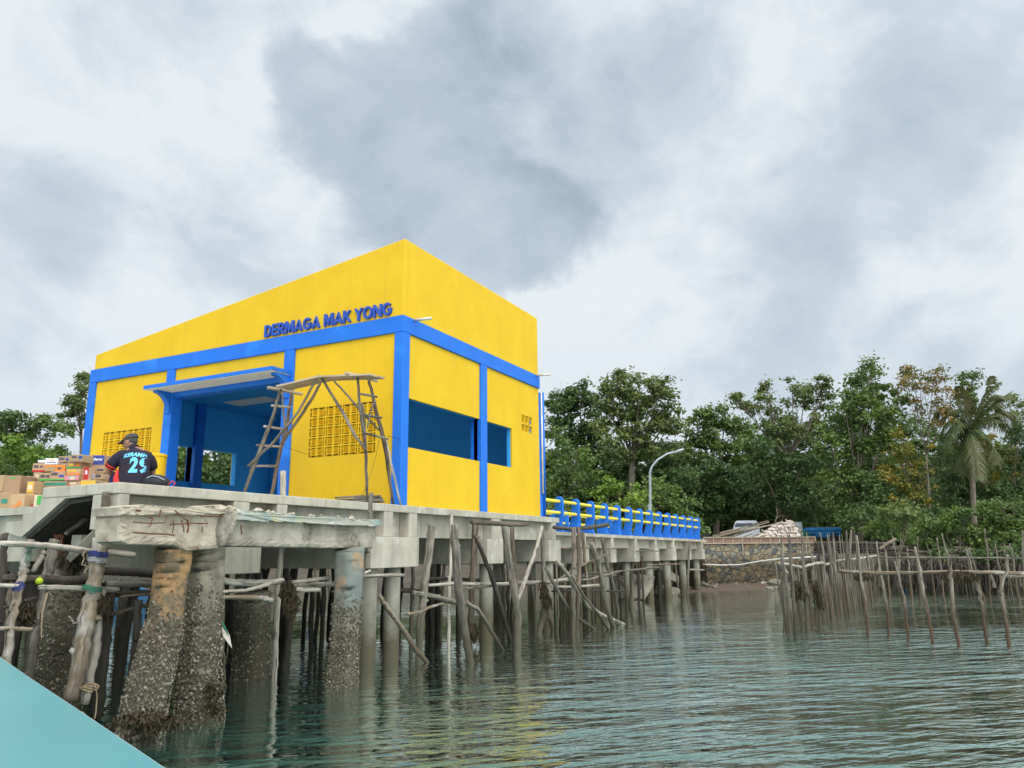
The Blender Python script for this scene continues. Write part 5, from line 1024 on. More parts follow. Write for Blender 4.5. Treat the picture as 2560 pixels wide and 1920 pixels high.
weed([(2360,1432),(2440,1433)], 'dark dry weed caught on the long pale pole before the front stakes', D=15.35, n=420, L=(.04,.2), spread=.05)
BR = [([(2210.6,1356),(2215,1390),(2222,1478)],5),([(2232,1341.6),(2242,1400),(2256,1478)],5),([(2268.5,1368.6),(2272,1410),(2277,1478)],5),([(2293.6,1342.5),(2295,1400),(2298,1478)],5),([(2317.7,1363),(2325,1385),(2333,1478)],5),([(2341.9,1344.5),(2349,1400),(2358,1478)],5),([(2355,1334),(2370,1392),(2380,1478)],6),
      ([(2421,1370.5),(2440,1425),(2458,1478)],6),([(2461.5,1322),(2468,1380),(2474,1478)],5),([(2487.6,1359),(2497,1420),(2507,1478)],6),([(2510.7,1373.4),(2520,1420),(2530,1482)],4),([(2524,1358),(2533,1400),(2543.5,1480)],6),([(2556,1326),(2557,1400),(2559,1480)],6)]
ORD = 'first second third fourth fifth sixth seventh eighth ninth tenth eleventh twelfth thirteenth'.split()
for px, w_ in BR:
    D = 26.5; foot = at(*px[-1], D); foot.z = WZ; P = [at(x, y, D) for x, y in px[:-1]]+[foot, foot+V(0, 0, -.4)]; r_ = w_*D/F/2
    m = MB(); m.tube(P, [r_*.5, r_*.9, r_, r_], 7, jit=.12, sub=5, rng=r8, wig=.01); o = m.build('stake', 'stake_wood', None, origin=foot, smooth=True); tag(o, 'thin stake of the sparse rear row before the mangroves, '+ORD.pop(0)+' from the left', 'stake', 'stakes of the sparse rear row')
railpx([(2192,1394.6,26.6),(2300,1393.5,26.4),(2400,1394,26.2),(2470,1395,26.2),(2580,1396,26)], .035, 'wood_grey', 'thin grey rail along the sparse rear row of stakes')
# dark wooden revetment and stacked branches on the bank behind
m = MB(); 
for k in range(4):
    a = at(2035, 1358+k*7, 37.5); b = at(2235, 1360+k*7, 36.0); m.tube([a, a.lerp(b, .5)+V(0, 0, .02), b], .10, 6, jit=.1, sub=6)
for k in range(9):
    a = at(2045+k*22, 1358, 37.2-k*.15); m.tube([a, a+V(0, 0, -1.7)], .05, 6, jit=.1)
o = m.build('timber_revetment', 'wood_dark', None, origin=at(2035, 1400, 37.5)); tag(o, 'low dark revetment of horizontal logs on the bank right of the stone wall', 'revetment')
GB = 'stacked sticks on the mangrove bank'
for k in range(30):
    x = r8.uniform(2195, 2330); y = r8.uniform(1364, 1392); L_ = r8.uniform(50, 110); D = r8.uniform(31.5, 33); a, b = at(x, y, D), at(x+L_, y+r8.uniform(-4, 5), D+r8.uniform(-.5, .5)); m = MB(); m.tube([a, a.lerp(b, .5)+V(0, 0, r8.uniform(-.05, .05)), b], r8.uniform(.025, .05), 5, jit=.1, sub=2, rng=r8)
    o = m.build('stacked_stick', r8.choice(['wood_grey', 'wood_brown', 'wood_dark']), None, origin=a); tag(o, 'grey stick in the stack lying on the mangrove bank', 'stick', GB)
m = MB(); m.tube([at(2200,1372,30), at(2218,1358,30), at(2240,1347,30)], .055, 7, jit=.1, sub=3); o = m.build('timber_pole', 'wood_peeled', None, origin=at(2200,1372,30)); tag(o, 'thick pale branch sticking up slantwise from the stacked sticks', 'pole')
# blue drum in the mangrove roots
c = at(2266, 1468, 33); c.z = WZ; m = MB(); m.tube([c+V(0, 0, -.25), c+V(0, 0, .14)], .12, 14); o = m.build('float_drum', 'truck_blue', None, origin=c); tag(o, 'pale blue float drum half sunk among the mangrove roots', 'drum')
c = onZ(2016, 1556, WZ); m = MB(); m.ellipsoid(c+V(0, 0, .05), (.055, .055, .13), nu=12, nv=8); o = m.build('float_bottle', 'lime', None, origin=c, smooth=True); tag(o, 'yellowish plastic bottle floating between the near fence stakes', 'bottle')
fh = V(fw.x, fw.y, 0).normalized()
# ------------------------------------------------------------------ trees: leaf-sized faces gathered in clumps, limbs reaching every clump
def leaves_for(blobs, rng, density=1.0, leaf=.20, clump=.55, per=34, droop=.0, hollow=.55):
    """blobs: (centre Vector, rx, ry(depth), rz). returns verts, faces arrays of leaf quads"""
    C_ = []
    for c, rx, ry, rz in blobs:
        area = 4*math.pi*((rx*rz)**.8+(rx*ry)**.8+(ry*rz)**.8)/3
        n = max(4, int(area*density*.9)); d = rng.normal(size=(n, 3)); d /= np.linalg.norm(d, axis=1)[:, None]; rad = hollow+(1.08-hollow)*rng.random(n)**.6
        R_ = np.array(rt); U_ = np.array((0, 0, 1.)); A_ = np.cross(U_, R_)
        p = d*rad[:, None]*np.array([rx, ry, rz]); C_.append(np.array(c)+p[:, :1]*R_+p[:, 1:2]*A_+p[:, 2:]*U_)
    C_ = np.concatenate(C_); nc = len(C_); sz = clump*(.55+.8*rng.random(nc))
    k = np.maximum(6, (per*(.5+rng.random(nc))).astype(int)); idx = np.repeat(np.arange(nc), k); N_ = len(idx)
    q = rng.normal(size=(N_, 3))*np.array([.5, .5, .30])*sz[idx][:, None]; q[:, 2] -= droop*np.abs(q[:, 0]+q[:, 1])
    P = C_[idx]+q; out = q/np.maximum(np.linalg.norm(q, axis=1)[:, None], 1e-3)
    nrm = out*.5+rng.normal(size=(N_, 3))*.55+np.array([0, 0, .75]); nrm /= np.linalg.norm(nrm, axis=1)[:, None]
    a = np.cross(nrm, rng.normal(size=(N_, 3))); a /= np.linalg.norm(a, axis=1)[:, None]; b = np.cross(nrm, a)
    s = (leaf*(.6+.8*rng.random(N_)))[:, None]*.5; w_ = s*(.5+.25*rng.random((N_, 1)))
    v = np.stack([P-a*s, P-b*w_+nrm*s*.12, P+a*s, P+b*w_+nrm*s*.12], 1).reshape(-1, 3); f = np.arange(N_*4).reshape(-1, 4)
    return v, f
def tree(label, blobs_px, D, foot, mats='leaf_dark', seed=1, density=1.0, leaf=.2, trunk_r=.16, cat='tree', name='broadleaf_tree', bark='trunk_bark', clump=.55, per=34, group=None, dj=.9, fork=None, dscale=1.0, limb_to=99, droop=0., base_z=None, multi=1, twigs=False):
    rng = np.random.default_rng(seed); r = random.Random(seed); k = D/F
    bl = []
    for (x, y, rx, ry) in blobs_px:
        dd = D+r.uniform(-dj, dj)*1.2; c = at(x, y, dd); bl.append((c, rx*k*dscale, max(.5, (rx+ry)*.5*k*1.0), ry*k*dscale))
    f = at(foot[0], foot[1], D); zg = gz(f.x, f.y) if base_z is None else base_z; f.z = zg-.1
    t = thing(name, label, cat, f, group)
    v, fc = leaves_for(bl, rng, density*1.15, leaf*1.12, clump*1.05, per*2.3, droop); fast_mesh('crown', v, fc, [mats] if isinstance(mats, str) else mats, t, midx=None if isinstance(mats, str) else np.repeat(rng.integers(0, len(mats), len(fc)//20+1), 20)[:len(fc)])
    if trunk_r:
        m = MB(); rr = random.Random(seed+5); cen = sum((b[0] for b in bl), V(0, 0, 0))/len(bl); fk = at(*fork, D) if fork else f.lerp(V(cen.x, cen.y, cen.z), .45)
        for q in range(multi):
            o_ = V(rr.uniform(-.3, .3), rr.uniform(-.3, .3), 0)*(multi > 1); f2 = f+o_*1.2; fk2 = fk+o_*2.2
            m.tube([f2+V(0, 0, -.2), f2, f2.lerp(fk2, .5)+V(rr.uniform(-.12, .12), 0, 0), fk2], [trunk_r*(1.2 if multi > 1 else 1.4)/multi**.5, trunk_r*1.1/multi**.5, trunk_r*.85/multi**.5, trunk_r*.6/multi**.5], 9, jit=.1, sub=3, rng=rr)
        for i, (c, rx, ry, rz) in enumerate(bl[:limb_to]):
            mid = fk.lerp(c, .5)+V(rr.uniform(-.3, .3), rr.uniform(-.3, .3), -.12*(c-fk).length*.5); tr_ = trunk_r*.30
            m.tube([fk+V(0, 0, -.15), mid, c, c+V(rr.uniform(-.2, .2), 0, rz*.5)], [tr_, tr_*.75, tr_*.4, tr_*.12], 6, jit=.08, sub=2, rng=rr)
            for _ in range(5 if twigs else 2):
                e = c+V(rr.uniform(-1, 1)*rx, rr.uniform(-1, 1)*ry, rr.uniform(-.5, 1)*rz); s = mid.lerp(c, rr.uniform(.3, .9)); m.tube([s, s.lerp(e, .5)+V(0, 0, .05), e], [tr_*.35, tr_*.22, tr_*.06], 5, rng=rr)
        m.build('trunk', bark, t, smooth=True)
    return t
# right of the building
tree('tall dark tree just right of the building, below the lattice mast', [(1450,985,30,32),(1462,1015,34,36),(1425,1020,34,34),(1395,1030,36,40),(1480,1060,36,36),(1410,1075,48,34),(1455,1100,30,24)], 58, (1443,1372), 'leaf_dark', 1, .9, .26, .22, fork=(1442,1110))
tree('broad pale olive tree left of the street lamp, highest between the building and the gap', [(1560,935,16,14),(1545,965,32,26),(1600,970,36,28),(1655,965,26,26),(1520,1000,40,34),(1575,1010,52,36),(1640,1010,46,40),(1672,1050,34,40),(1600,1060,60,38),(1535,1060,44,40),(1645,1105,56,40),(1560,1115,60,40)], 52, (1578,1372), 'leaf_olive', 2, .86, .24, .30, fork=(1580,1150), bark='pale_bark')
tree('dense dark tree behind the broad olive tree', [(1520,1160,60,44),(1600,1170,70,44),(1680,1150,50,44),(1490,1120,36,30)], 60, (1600,1372), 'leaf_dark', 3, 1.2, .26, .25)
tree('light green feathery tree against the corner of the building', [(1392,1110,34,34),(1430,1150,44,40),(1395,1180,34,44),(1460,1200,40,36),(1410,1240,44,34)], 42, (1412,1380), 'leaf_mid', 4, .85, .16, .12, clump=.4, per=40)
tree('olive bush in front of the feathery tree, behind the railing', [(1400,1275,40,30),(1450,1270,36,26),(1490,1290,40,26),(1430,1310,44,22)], 39, (1440,1372), 'leaf_olive', 5, 1.0, .14, .07, clump=.34, cat='bush', name='bush')
tree('bright yellow-green tree crown left of the lamp post', [(1525,1215,26,20),(1500,1235,28,18),(1552,1225,24,18),(1578,1248,20,16),(1512,1262,34,18)], 38, (1522,1372), 'leaf_bright', 6, 1.35, .15, .07, clump=.32, cat='bush', name='small_tree')
tree('green bush below the bright crown, behind the railing', [(1500,1300,40,24),(1550,1295,36,26),(1590,1290,30,30),(1535,1330,50,20)], 37, (1545,1380), 'leaf_mid', 7, 1.2, .14, .05, clump=.32, cat='bush', name='bush')
tree('fresh green bush right beside the lamp post', [(1645,1215,30,22),(1672,1240,34,24),(1640,1260,34,26),(1700,1262,34,26),(1665,1290,44,28),(1715,1300,30,26)], 40, (1665,1372), 'leaf_mid', 8, 1.3, .15, .07, clump=.34, cat='bush', name='bush')
tree('small bright bush left of the lamp post foot', [(1590,1225,16,14),(1608,1240,20,14),(1612,1290,26,26)], 38.5, (1608,1372), 'leaf_bright', 9, 1.3, .14, .04, clump=.3, cat='bush', name='bush')
tree('rounded dark tree in the middle of the gap, right of the lamp', [(1785,1030,30,24),(1760,1050,30,28),(1815,1045,30,28),(1745,1085,34,30),(1795,1085,46,36),(1840,1080,30,36),(1735,1130,40,36),(1800,1140,56,40),(1850,1140,44,40)], 55, (1790,1372), 'leaf_mid', 10, .9, .24, .22, fork=(1790,1190))
tree('dark undergrowth tree behind the minibus', [(1750,1190,56,44),(1820,1210,60,46),(1890,1210,60,46),(1760,1260,60,40),(1840,1270,70,40),(1910,1270,56,40)], 50, (1830,1372), 'leaf_dark', 11, 1.25, .22, .15)
tree('pale-leaved tall tree with bare forking limbs right of the gap', [(1840,993,12,12),(1862,1008,12,12),(1890,1020,22,18),(1914,965,10,14),(1915,995,26,22),(1935,1030,22,18),(1980,968,24,20),(2015,985,30,24),(1992,1010,36,24),(2060,948,14,20),(2068,980,20,24),(2045,1010,30,26),(1968,1060,36,34),(2020,1060,40,34),(1930,1105,40,40),(1990,1120,50,40)], 48, (1968,1372), 'leaf_olive', 12, .84, .19, .17, fork=(1968,1140), bark='pale_bark', clump=.45, per=30, twigs=True)
tree('dark thicket tree below the pale-leaved tree', [(1880,1130,36,40),(1930,1170,50,44),(2000,1180,56,44),(1950,1240,60,44),(2010,1255,50,40)], 46, (1955,1372), 'leaf_dark', 13, 1.2, .2, .14)
tree('tallest dense green tree with a pointed top, above the blue truck', [(2178,918,13,20),(2180,948,26,22),(2195,975,30,22),(2130,945,20,22),(2150,985,36,28),(2110,1000,24,24),(2205,1015,34,30),(2120,1035,44,34),(2170,1050,50,36),(2090,1070,34,34),(2215,1060,30,34),(2140,1100,66,40),(2080,1120,36,34),(2195,1120,50,40),(2110,1165,60,40),(2175,1185,60,40),(2090,1215,50,36),(2150,1240,56,34)], 43, (2142,1372), 'leaf_mid', 14, 1.05, .19, .20, fork=(2140,1255), multi=4, bark='pale_bark', clump=.48, limb_to=18)
tree('autumn-coloured slender tree with orange leaves left of the palm', [(2275,925,9,12),(2262,955,14,14),(2300,945,26,20),(2335,935,24,20),(2310,975,34,24),(2350,960,24,22),(2365,990,22,22),(2330,1010,34,22),(2290,1015,24,20),(2380,1020,20,18),(2350,1045,26,22)], 42, (2330,1372), 'leaf_orange', 15, .40, .15, .09, fork=(2315,1130), clump=.38, per=22, twigs=True, bark='pale_bark')
tree('golden-leaved tree under the orange one', [(2262,1100,34,30),(2300,1130,30,26),(2255,1160,44,30),(2240,1195,44,26),(2290,1200,44,34),(2320,1235,30,34),(2262,1240,40,24)], 41, (2290,1372), 'leaf_gold', 16, .80, .15, .08, clump=.38, per=28)
tree('sparse olive tree between the tallest tree and the palm', [(2240,985,26,22),(2255,1015,24,24),(2230,1050,34,30),(2260,1065,24,24),(2385,1090,26,30),(2400,1130,30,30),(2350,1110,24,30)], 44, (2255,1372), 'leaf_mid', 17, .8, .17, .08, clump=.4, per=26)
tree('vine-covered green column of leaves rising behind the palm crown', [(2420,948,20,16),(2412,975,24,20),(2432,985,20,22),(2420,1010,22,22),(2424,1040,22,20)], 43.5, (2432,1372), 'leaf_mid', 18, 1.6, .15, .10, clump=.32, per=36, fork=(2428,1060))
tree('thin twiggy tree with few leaves right of the palm', [(2505,1005,18,14),(2525,1000,16,12),(2545,1012,20,14),(2560,1030,24,16),(2535,1045,26,16)], 46, (2535,1372), 'leaf_olive', 19, .6, .15, .08, clump=.35, per=20, twigs=True, fork=(2530,1150))
tree('reddish-green tree at the right edge behind the mangroves', [(2500,1110,36,30),(2540,1130,34,34),(2480,1160,40,34),(2530,1190,44,34),(2475,1210,40,30)], 45, (2510,1372), 'leaf_gold', 20, .85, .17, .10, clump=.42)
tree('dark tree at the far right edge', [(2548,1085,24,26),(2556,1130,26,40),(2556,1190,30,36),(2520,1230,44,30)], 43, (2556,1372), 'leaf_dark', 21, 1.2, .17, .10)
tree('dark shaded undergrowth beneath the palm', [(2370,1180,44,36),(2420,1200,44,36),(2340,1250,50,36),(2400,1265,56,30),(2450,1240,40,36)], 44, (2400,1372), 'leaf_dark', 22, 1.2, .18, .08)
tree('green thicket below the golden tree', [(2200,1230,40,34),(2210,1280,50,34),(2250,1310,50,30),(2160,1300,44,30),(2320,1310,50,34)], 40, (2225,1390), 'leaf_dark', 23, 1.2, .17, .08)
tree('dark bushes behind the blue truck', [(2040,1290,44,30),(2090,1300,44,34),(2130,1330,44,26),(1990,1290,44,28),(2020,1320,30,20)], 47, (2070,1372), 'leaf_mid', 24, 1.2, .17, .06, cat='bush', name='bush')
tree('yellowish bush behind the debris heap', [(1960,1270,40,26),(1990,1300,40,22),(1930,1290,40,24),(1880,1290,40,26),(2015,1310,26,16)], 51, (1950,1372), 'leaf_olive', 25, 1.1, .17, .06, cat='bush', name='bush')
tree('dark tree filling in behind the pale-leaved and pointed trees', [(1900,1100,50,44),(1960,1075,44,40),(2050,1090,50,44),(2110,1080,44,44),(2000,1150,60,44),(2090,1150,60,44)], 58, (2010,1372), 'leaf_dark', 50, 1.0, .24, .2)
tree('dark tree filling in behind the orange and golden trees', [(2230,1110,44,44),(2290,1090,40,40),(2350,1120,44,44),(2270,1170,56,44),(2340,1180,56,44),(2450,1130,50,44),(2500,1150,44,40)], 58, (2300,1372), 'leaf_mid', 51, .9, .24, .2)
# mangroves on the right bank
def mangrove(label, bl, D, foot, seed, mat='leaf_mid', dens=1.35, roots=16):
    t = tree(label, bl, D, foot, mat, seed, dens, .13, .06, clump=.30, per=40, cat='mangrove', name='mangrove', bark='pale_bark', dj=.5, base_z=WZ+.6)
    r = random.Random(seed); m = MB(); k = D/F; f = at(*foot, D); x0 = min(b[0]-b[2] for b in bl); x1 = max(b[0]+b[2] for b in bl)
    for i in range(roots):
        x = r.uniform(x0, x1); top = at(x, r.uniform(1385, 1415), D+r.uniform(-.4, 1.2)); L_ = r.uniform(-.8, .8); e = V(top.x+L_*rt.x+r.uniform(-.5, .1), top.y+L_*rt.y, WZ-.3)
        mid = top.lerp(e, .45)+V(0, 0, r.uniform(.1, .35)); m.tube([top, mid, e.lerp(mid, .3), e], [.02, .022, .02, .018], 5, sub=2, jit=.1, rng=r)
    m.build('prop_roots', 'wood_grey' if seed % 2 else 'wood_dark', t); return t
mangrove('small light-leaved mangrove standing alone before the golden tree', [(2225,1278,22,14),(2249,1272,24,14),(2275,1285,24,16),(2262,1300,22,12)], 31, (2243,1430), 40, 'leaf_olive', 1.2, 8)
mangrove('low mangrove bush left of the small light-leaved one', [(2198,1318,20,16),(2180,1335,18,14),(2212,1336,16,14)], 32, (2198,1430), 41, 'leaf_mid', 1.3, 10)
mangrove('mangrove bush right of the small light-leaved one', [(2295,1310,26,22),(2318,1335,30,24),(2280,1345,34,20),(2335,1360,30,16)], 32.5, (2300,1430), 42, 'leaf_mid', 1.3, 22)
mangrove('big rounded mangrove bush left of the two at the right edge', [(2375,1285,32,24),(2350,1308,26,22),(2410,1300,34,26),(2385,1335,44,26),(2430,1335,34,26)], 32, (2395,1430), 43, 'leaf_mid', 1.5, 30)
mangrove('second big mangrove bush from the right edge', [(2485,1268,30,22),(2462,1300,34,26),(2505,1300,30,26),(2475,1340,44,28)], 31.5, (2480,1430), 44, 'leaf_mid', 1.5, 26)
mangrove('mangrove bush at the right edge of the view', [(2548,1262,24,26),(2540,1300,30,28),(2530,1345,40,26),(2570,1320,30,40)], 31, (2545,1430), 45, 'leaf_mid', 1.5, 22)
mangrove('trailing low mangrove leaves over the water before the right bushes', [(2440,1385,44,16),(2500,1380,50,18),(2545,1385,34,16),(2340,1385,24,12)], 30.5, (2480,1430), 46, 'leaf_dark', 1.4, 34)
# the palm
def palm():
    D = 42; f = at(2436, 1372, D); f.z = gz(f.x, f.y); t = thing('coconut_palm', 'coconut palm with drooping fronds near the right edge, ragged crown', 'palm', f); c = at(2424, 1075, D); r = random.Random(9)
    m = MB(); m.tube([f+V(0, 0, -.2), at(2434, 1280, D), at(2430, 1170, D), c], [.2, .15, .14, .12], 10, jit=.08, sub=5, rng=r); m.build('trunk', 'pale_bark', t, smooth=True)
    ends = [[(2440,1040),(2462,985),(2500,955)],[(2450,1030),(2480,990),(2505,990)],[(2450,1040),(2485,1010),(2500,1030)],[(2470,1040),(2520,1030),(2555,1065)],[(2465,1060),(2510,1060),(2545,1100)],[(2450,1075),(2480,1110),(2490,1160)],
            [(2395,1045),(2360,1065),(2347,1120)],[(2400,1055),(2375,1080),(2360,1150)],[(2390,1030),(2350,1022),(2335,1048)],[(2400,1080),(2388,1120),(2384,1170)],[(2415,1030),(2408,990),(2395,965)],[(2430,1100),(2440,1150),(2446,1200)],[(2412,1090),(2405,1140),(2412,1190)],[(2450,1020),(2470,970),(2478,940)],[(2460,1050),(2500,1045),(2530,1085)],[(2395,1060),(2365,1095),(2352,1170)],[(2400,1040),(2370,1030),(2345,1060)],[(2455,1035),(2495,1000),(2520,985)],[(2440,1085),(2462,1130),(2468,1185)]]
    for e in ends:
        dd = r.uniform(-2, 2); P = [c]+[at(x, y, D+dd*(i+1)/3) for i, (x, y) in enumerate(e)]
        # smooth the spine
        Q = []
        for i in range(25):
            s = i/24*3; k = min(int(s), 2); u = s-k; p0, p1, p2, p3 = P[max(k-1, 0)], P[k], P[k+1], P[min(k+2, 3)]
            Q.append(.5*((2*p1)+(p2-p0)*u+(2*p0-5*p1+4*p2-p3)*u*u+(3*p1-p0-3*p2+p3)*u**3))
        m = MB(); m.tube(Q, [.035*(1-i/26)+.006 for i in range(25)], 5, rng=r)
        for i in range(2, 25):
            tdir = (Q[i]-Q[i-1]).normalized(); sd_ = tdir.cross(V(0, 0, 1)).normalized(); up_ = sd_.cross(tdir)
            for s in (-1, 1):
                for h in (0, .5):
                    p = Q[i-1].lerp(Q[i], h); L_ = (.75*math.sin(math.pi*min(1, (i+1)/26))**.6+.12)*r.uniform(.8, 1.1); tip = p+sd_*s*L_*.62+tdir*L_*.45-V(0, 0, 1)*L_*r.uniform(.35, .7); mid = p.lerp(tip, .5)+V(0, 0, L_*.12); w_ = tdir*.040
                    m.add([p-w_*.6, p+w_*.6, mid+w_, mid-w_], [(0,1,2,3)]); m.add([mid-w_, mid+w_, tip+w_*.1, tip-w_*.1], [(0,1,2,3)])
        m.build('frond', 'palm_leaf', t)
palm()
# left of the building
tree('pale tree peeping out behind the left corner of the building', [(205,943,8,8),(208,965,12,10),(184,998,14,10),(204,1000,22,16),(178,1018,18,14),(200,1030,30,22),(170,1040,16,12),(196,1065,34,24)], 45, (205,1372), 'leaf_olive', 30, .95, .17, .12, clump=.36, fork=(203,1080))
tree('dark leafy tree at the left edge of the view', [(20,1045,26,14),(50,1042,24,12),(5,1065,34,22),(50,1070,40,26),(15,1110,50,30)], 40, (25,1372), 'leaf_dark', 31, 1.3, .17, .1, clump=.4)
tree('thin-stemmed tree left of the corner, sky showing through', [(85,1052,24,12),(112,1050,22,12),(135,1065,26,16),(165,1072,26,16),(100,1085,44,16)], 41, (105,1372), 'leaf_mid', 32, 1.15, .16, .06, clump=.36, fork=(108,1120), bark='pale_bark', multi=3)
tree('bright green bush low at the left edge', [(30,1110,40,22),(10,1140,40,26),(60,1145,40,26),(95,1130,26,18)], 37, (40,1372), 'leaf_bright', 33, 1.35, .15, .06, clump=.34, cat='bush', name='bush')
tree('mid green bush behind the cartons', [(110,1150,40,24),(150,1140,34,24),(190,1140,34,30),(130,1185,50,26),(185,1185,44,30)], 38, (140,1372), 'leaf_mid', 34, 1.3, .15, .06, clump=.34, cat='bush', name='bush')
tree('dark bush behind the tall left cartons', [(20,1190,50,30),(70,1205,50,30),(10,1235,50,30),(70,1250,60,34)], 36, (40,1372), 'leaf_dark', 35, 1.35, .15, .05, clump=.34, cat='bush', name='bush')
tree('green tree seen through the doorway, left part', [(440,1140,60,40),(420,1200,60,40),(480,1180,50,40),(450,1250,60,30)], 42, (450,1380), 'leaf_mid', 36, 1.3, .2, .08, clump=.45)
tree('dark green tree seen through the doorway, right part', [(540,1150,50,40),(580,1190,60,44),(520,1220,60,36),(600,1240,60,36),(560,1130,40,30)], 44, (560,1380), 'leaf_dark', 37, 1.3, .2, .08, clump=.45)
# far woodland mass closing the view
def woodland():
    rng = np.random.default_rng(77); bl = []
    for x in range(-250, 2900, 55):
        for (D, y0, y1) in ((64, 1215, 1340), (70, 1170, 1290)):
            if x < 1330 and x > 700: y0 += 60
            for y in range(y0, y1, 55): 
                if D == 70 and y < 1200 and rng.random() < .45: continue
                k = D/F; bl.append((at(x+rng.uniform(-20, 20), y+rng.uniform(-14, 14), D+rng.uniform(-3, 3)), 44*k, 44*k, 34*k))
    v, f = leaves_for(bl, rng, .6, .6, 1.1, 44); o = fast_mesh('far_woodland', v, f, ['leaf_dark'], None); stuff(o, 'dark green wood closing the view behind the shore trees', 'woodland')
    rng = np.random.default_rng(78); bl = []
    for x in list(range(1380, 1760, 40))+list(range(-200, 640, 45)):
        D = 41 if x > 1000 else 44; k = D/F
        for y in ((1345, 1385) if x > 900 else (1345, 1385, 1425)): bl.append((at(x+rng.uniform(-10, 10), y, D+rng.uniform(-1, 1)), 34*k, 30*k, 26*k))
    v, f = leaves_for(bl, rng, 1.0, .26, .5, 44); o = fast_mesh('undergrowth', v, f, ['leaf_mid'], None); stuff(o, 'low green undergrowth along the shore behind the walkway and pier', 'undergrowth')
woodland()
# dark tangled bank under the mangroves
def bank():
    m = MB(); r = random.Random(4)
    for i in range(420):
        x = r.uniform(2190, 2600); D = r.uniform(30.5, 33.5); a = at(x, r.uniform(1395, 1425), D); e = at(x+r.uniform(-26, 26), 1470, D+r.uniform(-.5, .5)); e.z = WZ-.1; m.tube([a, a.lerp(e, .5)+V(r.uniform(-.1, .1), 0, r.uniform(0, .2)), e], r.uniform(.008, .02), 4, sub=1, rng=r)
    o = m.build('mangrove_root_tangle', 'wood_dark', None); stuff(o, 'dark tangle of mangrove roots between water and leaves on the right bank', 'roots')
    m = MB(); P = [at(x, 1430, D) for x, D in ((2130,34.5),(2250,34),(2400,33.6),(2560,33),(2800,33))]
    vs = []; 
    for p in P: vs += [V(p.x, p.y, WZ-.3), V(p.x, p.y, WZ)+fh*.3, V(p.x, p.y, -1.2)+fh*1.2, V(p.x, p.y, -1.05)+fh*5]
    m.add(vs, [(i*4+j, (i+1)*4+j, (i+1)*4+j+1, i*4+j+1) for i in range(len(P)-1) for j in range(3)]); o = m.build('muddy_bank', 'mud', None); struct(o)
bank()
# muddy strip, planks and a moored blue boat seen beneath the pier
m = MB(); P = [at(x, 1440, D) for x, D in ((520,40),(700,40),(860,39),(1000,38.5),(1150,37),(1400,36))]; vs = []
for p in P: vs += [V(p.x, p.y, WZ-.3), V(p.x, p.y, WZ)+fh*.5+V(0, 0, .1), V(p.x, p.y, -1.7)+fh*3, V(p.x, p.y, -1.3)+fh*7]
m.add(vs, [(i*4+j, (i+1)*4+j, (i+1)*4+j+1, i*4+j+1) for i in range(len(P)-1) for j in range(3)]); o = m.build('mud_bank', 'mud', None); struct(o)
for k, (x0, y0, x1, y1) in enumerate(((775,1398,848,1376),(770,1408,846,1402),(768,1414,846,1410),(780,1424,842,1418),(560,1420,640,1424),(760,1392,846,1390),(1050,1404,1090,1400),(1100,1412,1190,1408))):
    a, b = at(x0, y0, 33), at(x1, y1, 33); m = MB(); m.tube([a, b], .05, 6, jit=.1, sub=3); o = m.build('landing_rail', 'wood_brown', None, origin=a); tag(o, 'thin rail of the far landing stage glimpsed under the pier', 'rail', 'rails of the far landing stage')
for k, (x0, x1) in enumerate(((788,790),(818,826),(836,838),(566,566),(610,612))):
    a = at(x0, 1392, 33); e = at(x1, 1450, 33); e.z = WZ-.2; m = MB(); m.tube([a, e], .05, 6, jit=.1, sub=3); o = m.build('landing_post', 'wood_brown', None, origin=a); tag(o, 'post of the far landing stage glimpsed under the pier', 'post', 'posts of the far landing stage')
a = at(776, 1372, 32.5); m = MB(); T = [at(x, y, 32.5) for x, y in ((774,1368),(792,1370),(790,1384),(778,1388),(773,1380))]; m.prism([tuple(p) for p in T], V(.4, .3, 0)); o = m.build('tarpaulin', 'tarp_blue', None, origin=T[0], bevel=.03); tag(o, 'blue tarpaulin on the far landing stage, seen under the broken beam', 'tarpaulin')
def far_boat():
    c = at(322, 1500, 30); c.z = WZ; yaw = 1.0; M = Matrix.Translation(c) @ Matrix.Rotation(yaw, 4, 'Z'); t = thing('moored_boat', 'small blue wooden boat moored in the shade behind the pier, left', 'boat', c)
    m = MB(); vs = []; n = 9
    for i in range(n):
        u = -1+2*i/(n-1); w_ = .75*(1-abs(u)**2.6)+.03; x = u*2.6; s = .25*u*u
        vs += [V(x, -w_*.55, -.15), V(x, -w_, .5+s), V(x, w_, .5+s), V(x, w_*.55, -.15)]
    m.add([M @ v for v in vs], [(i*4+j, (i+1)*4+j, (i+1)*4+(j+1) % 4, i*4+(j+1) % 4) for i in range(n-1) for j in (0, 2, 3)]); m.build('hull', 'truck_blue', t)
    for x in (-1.2, .2, 1.4): m = MB(); m.box(x-.12, x+.12, -.66, .66, .42, .46, M=M); m.build('thwart', 'lumber', t)
far_boat()
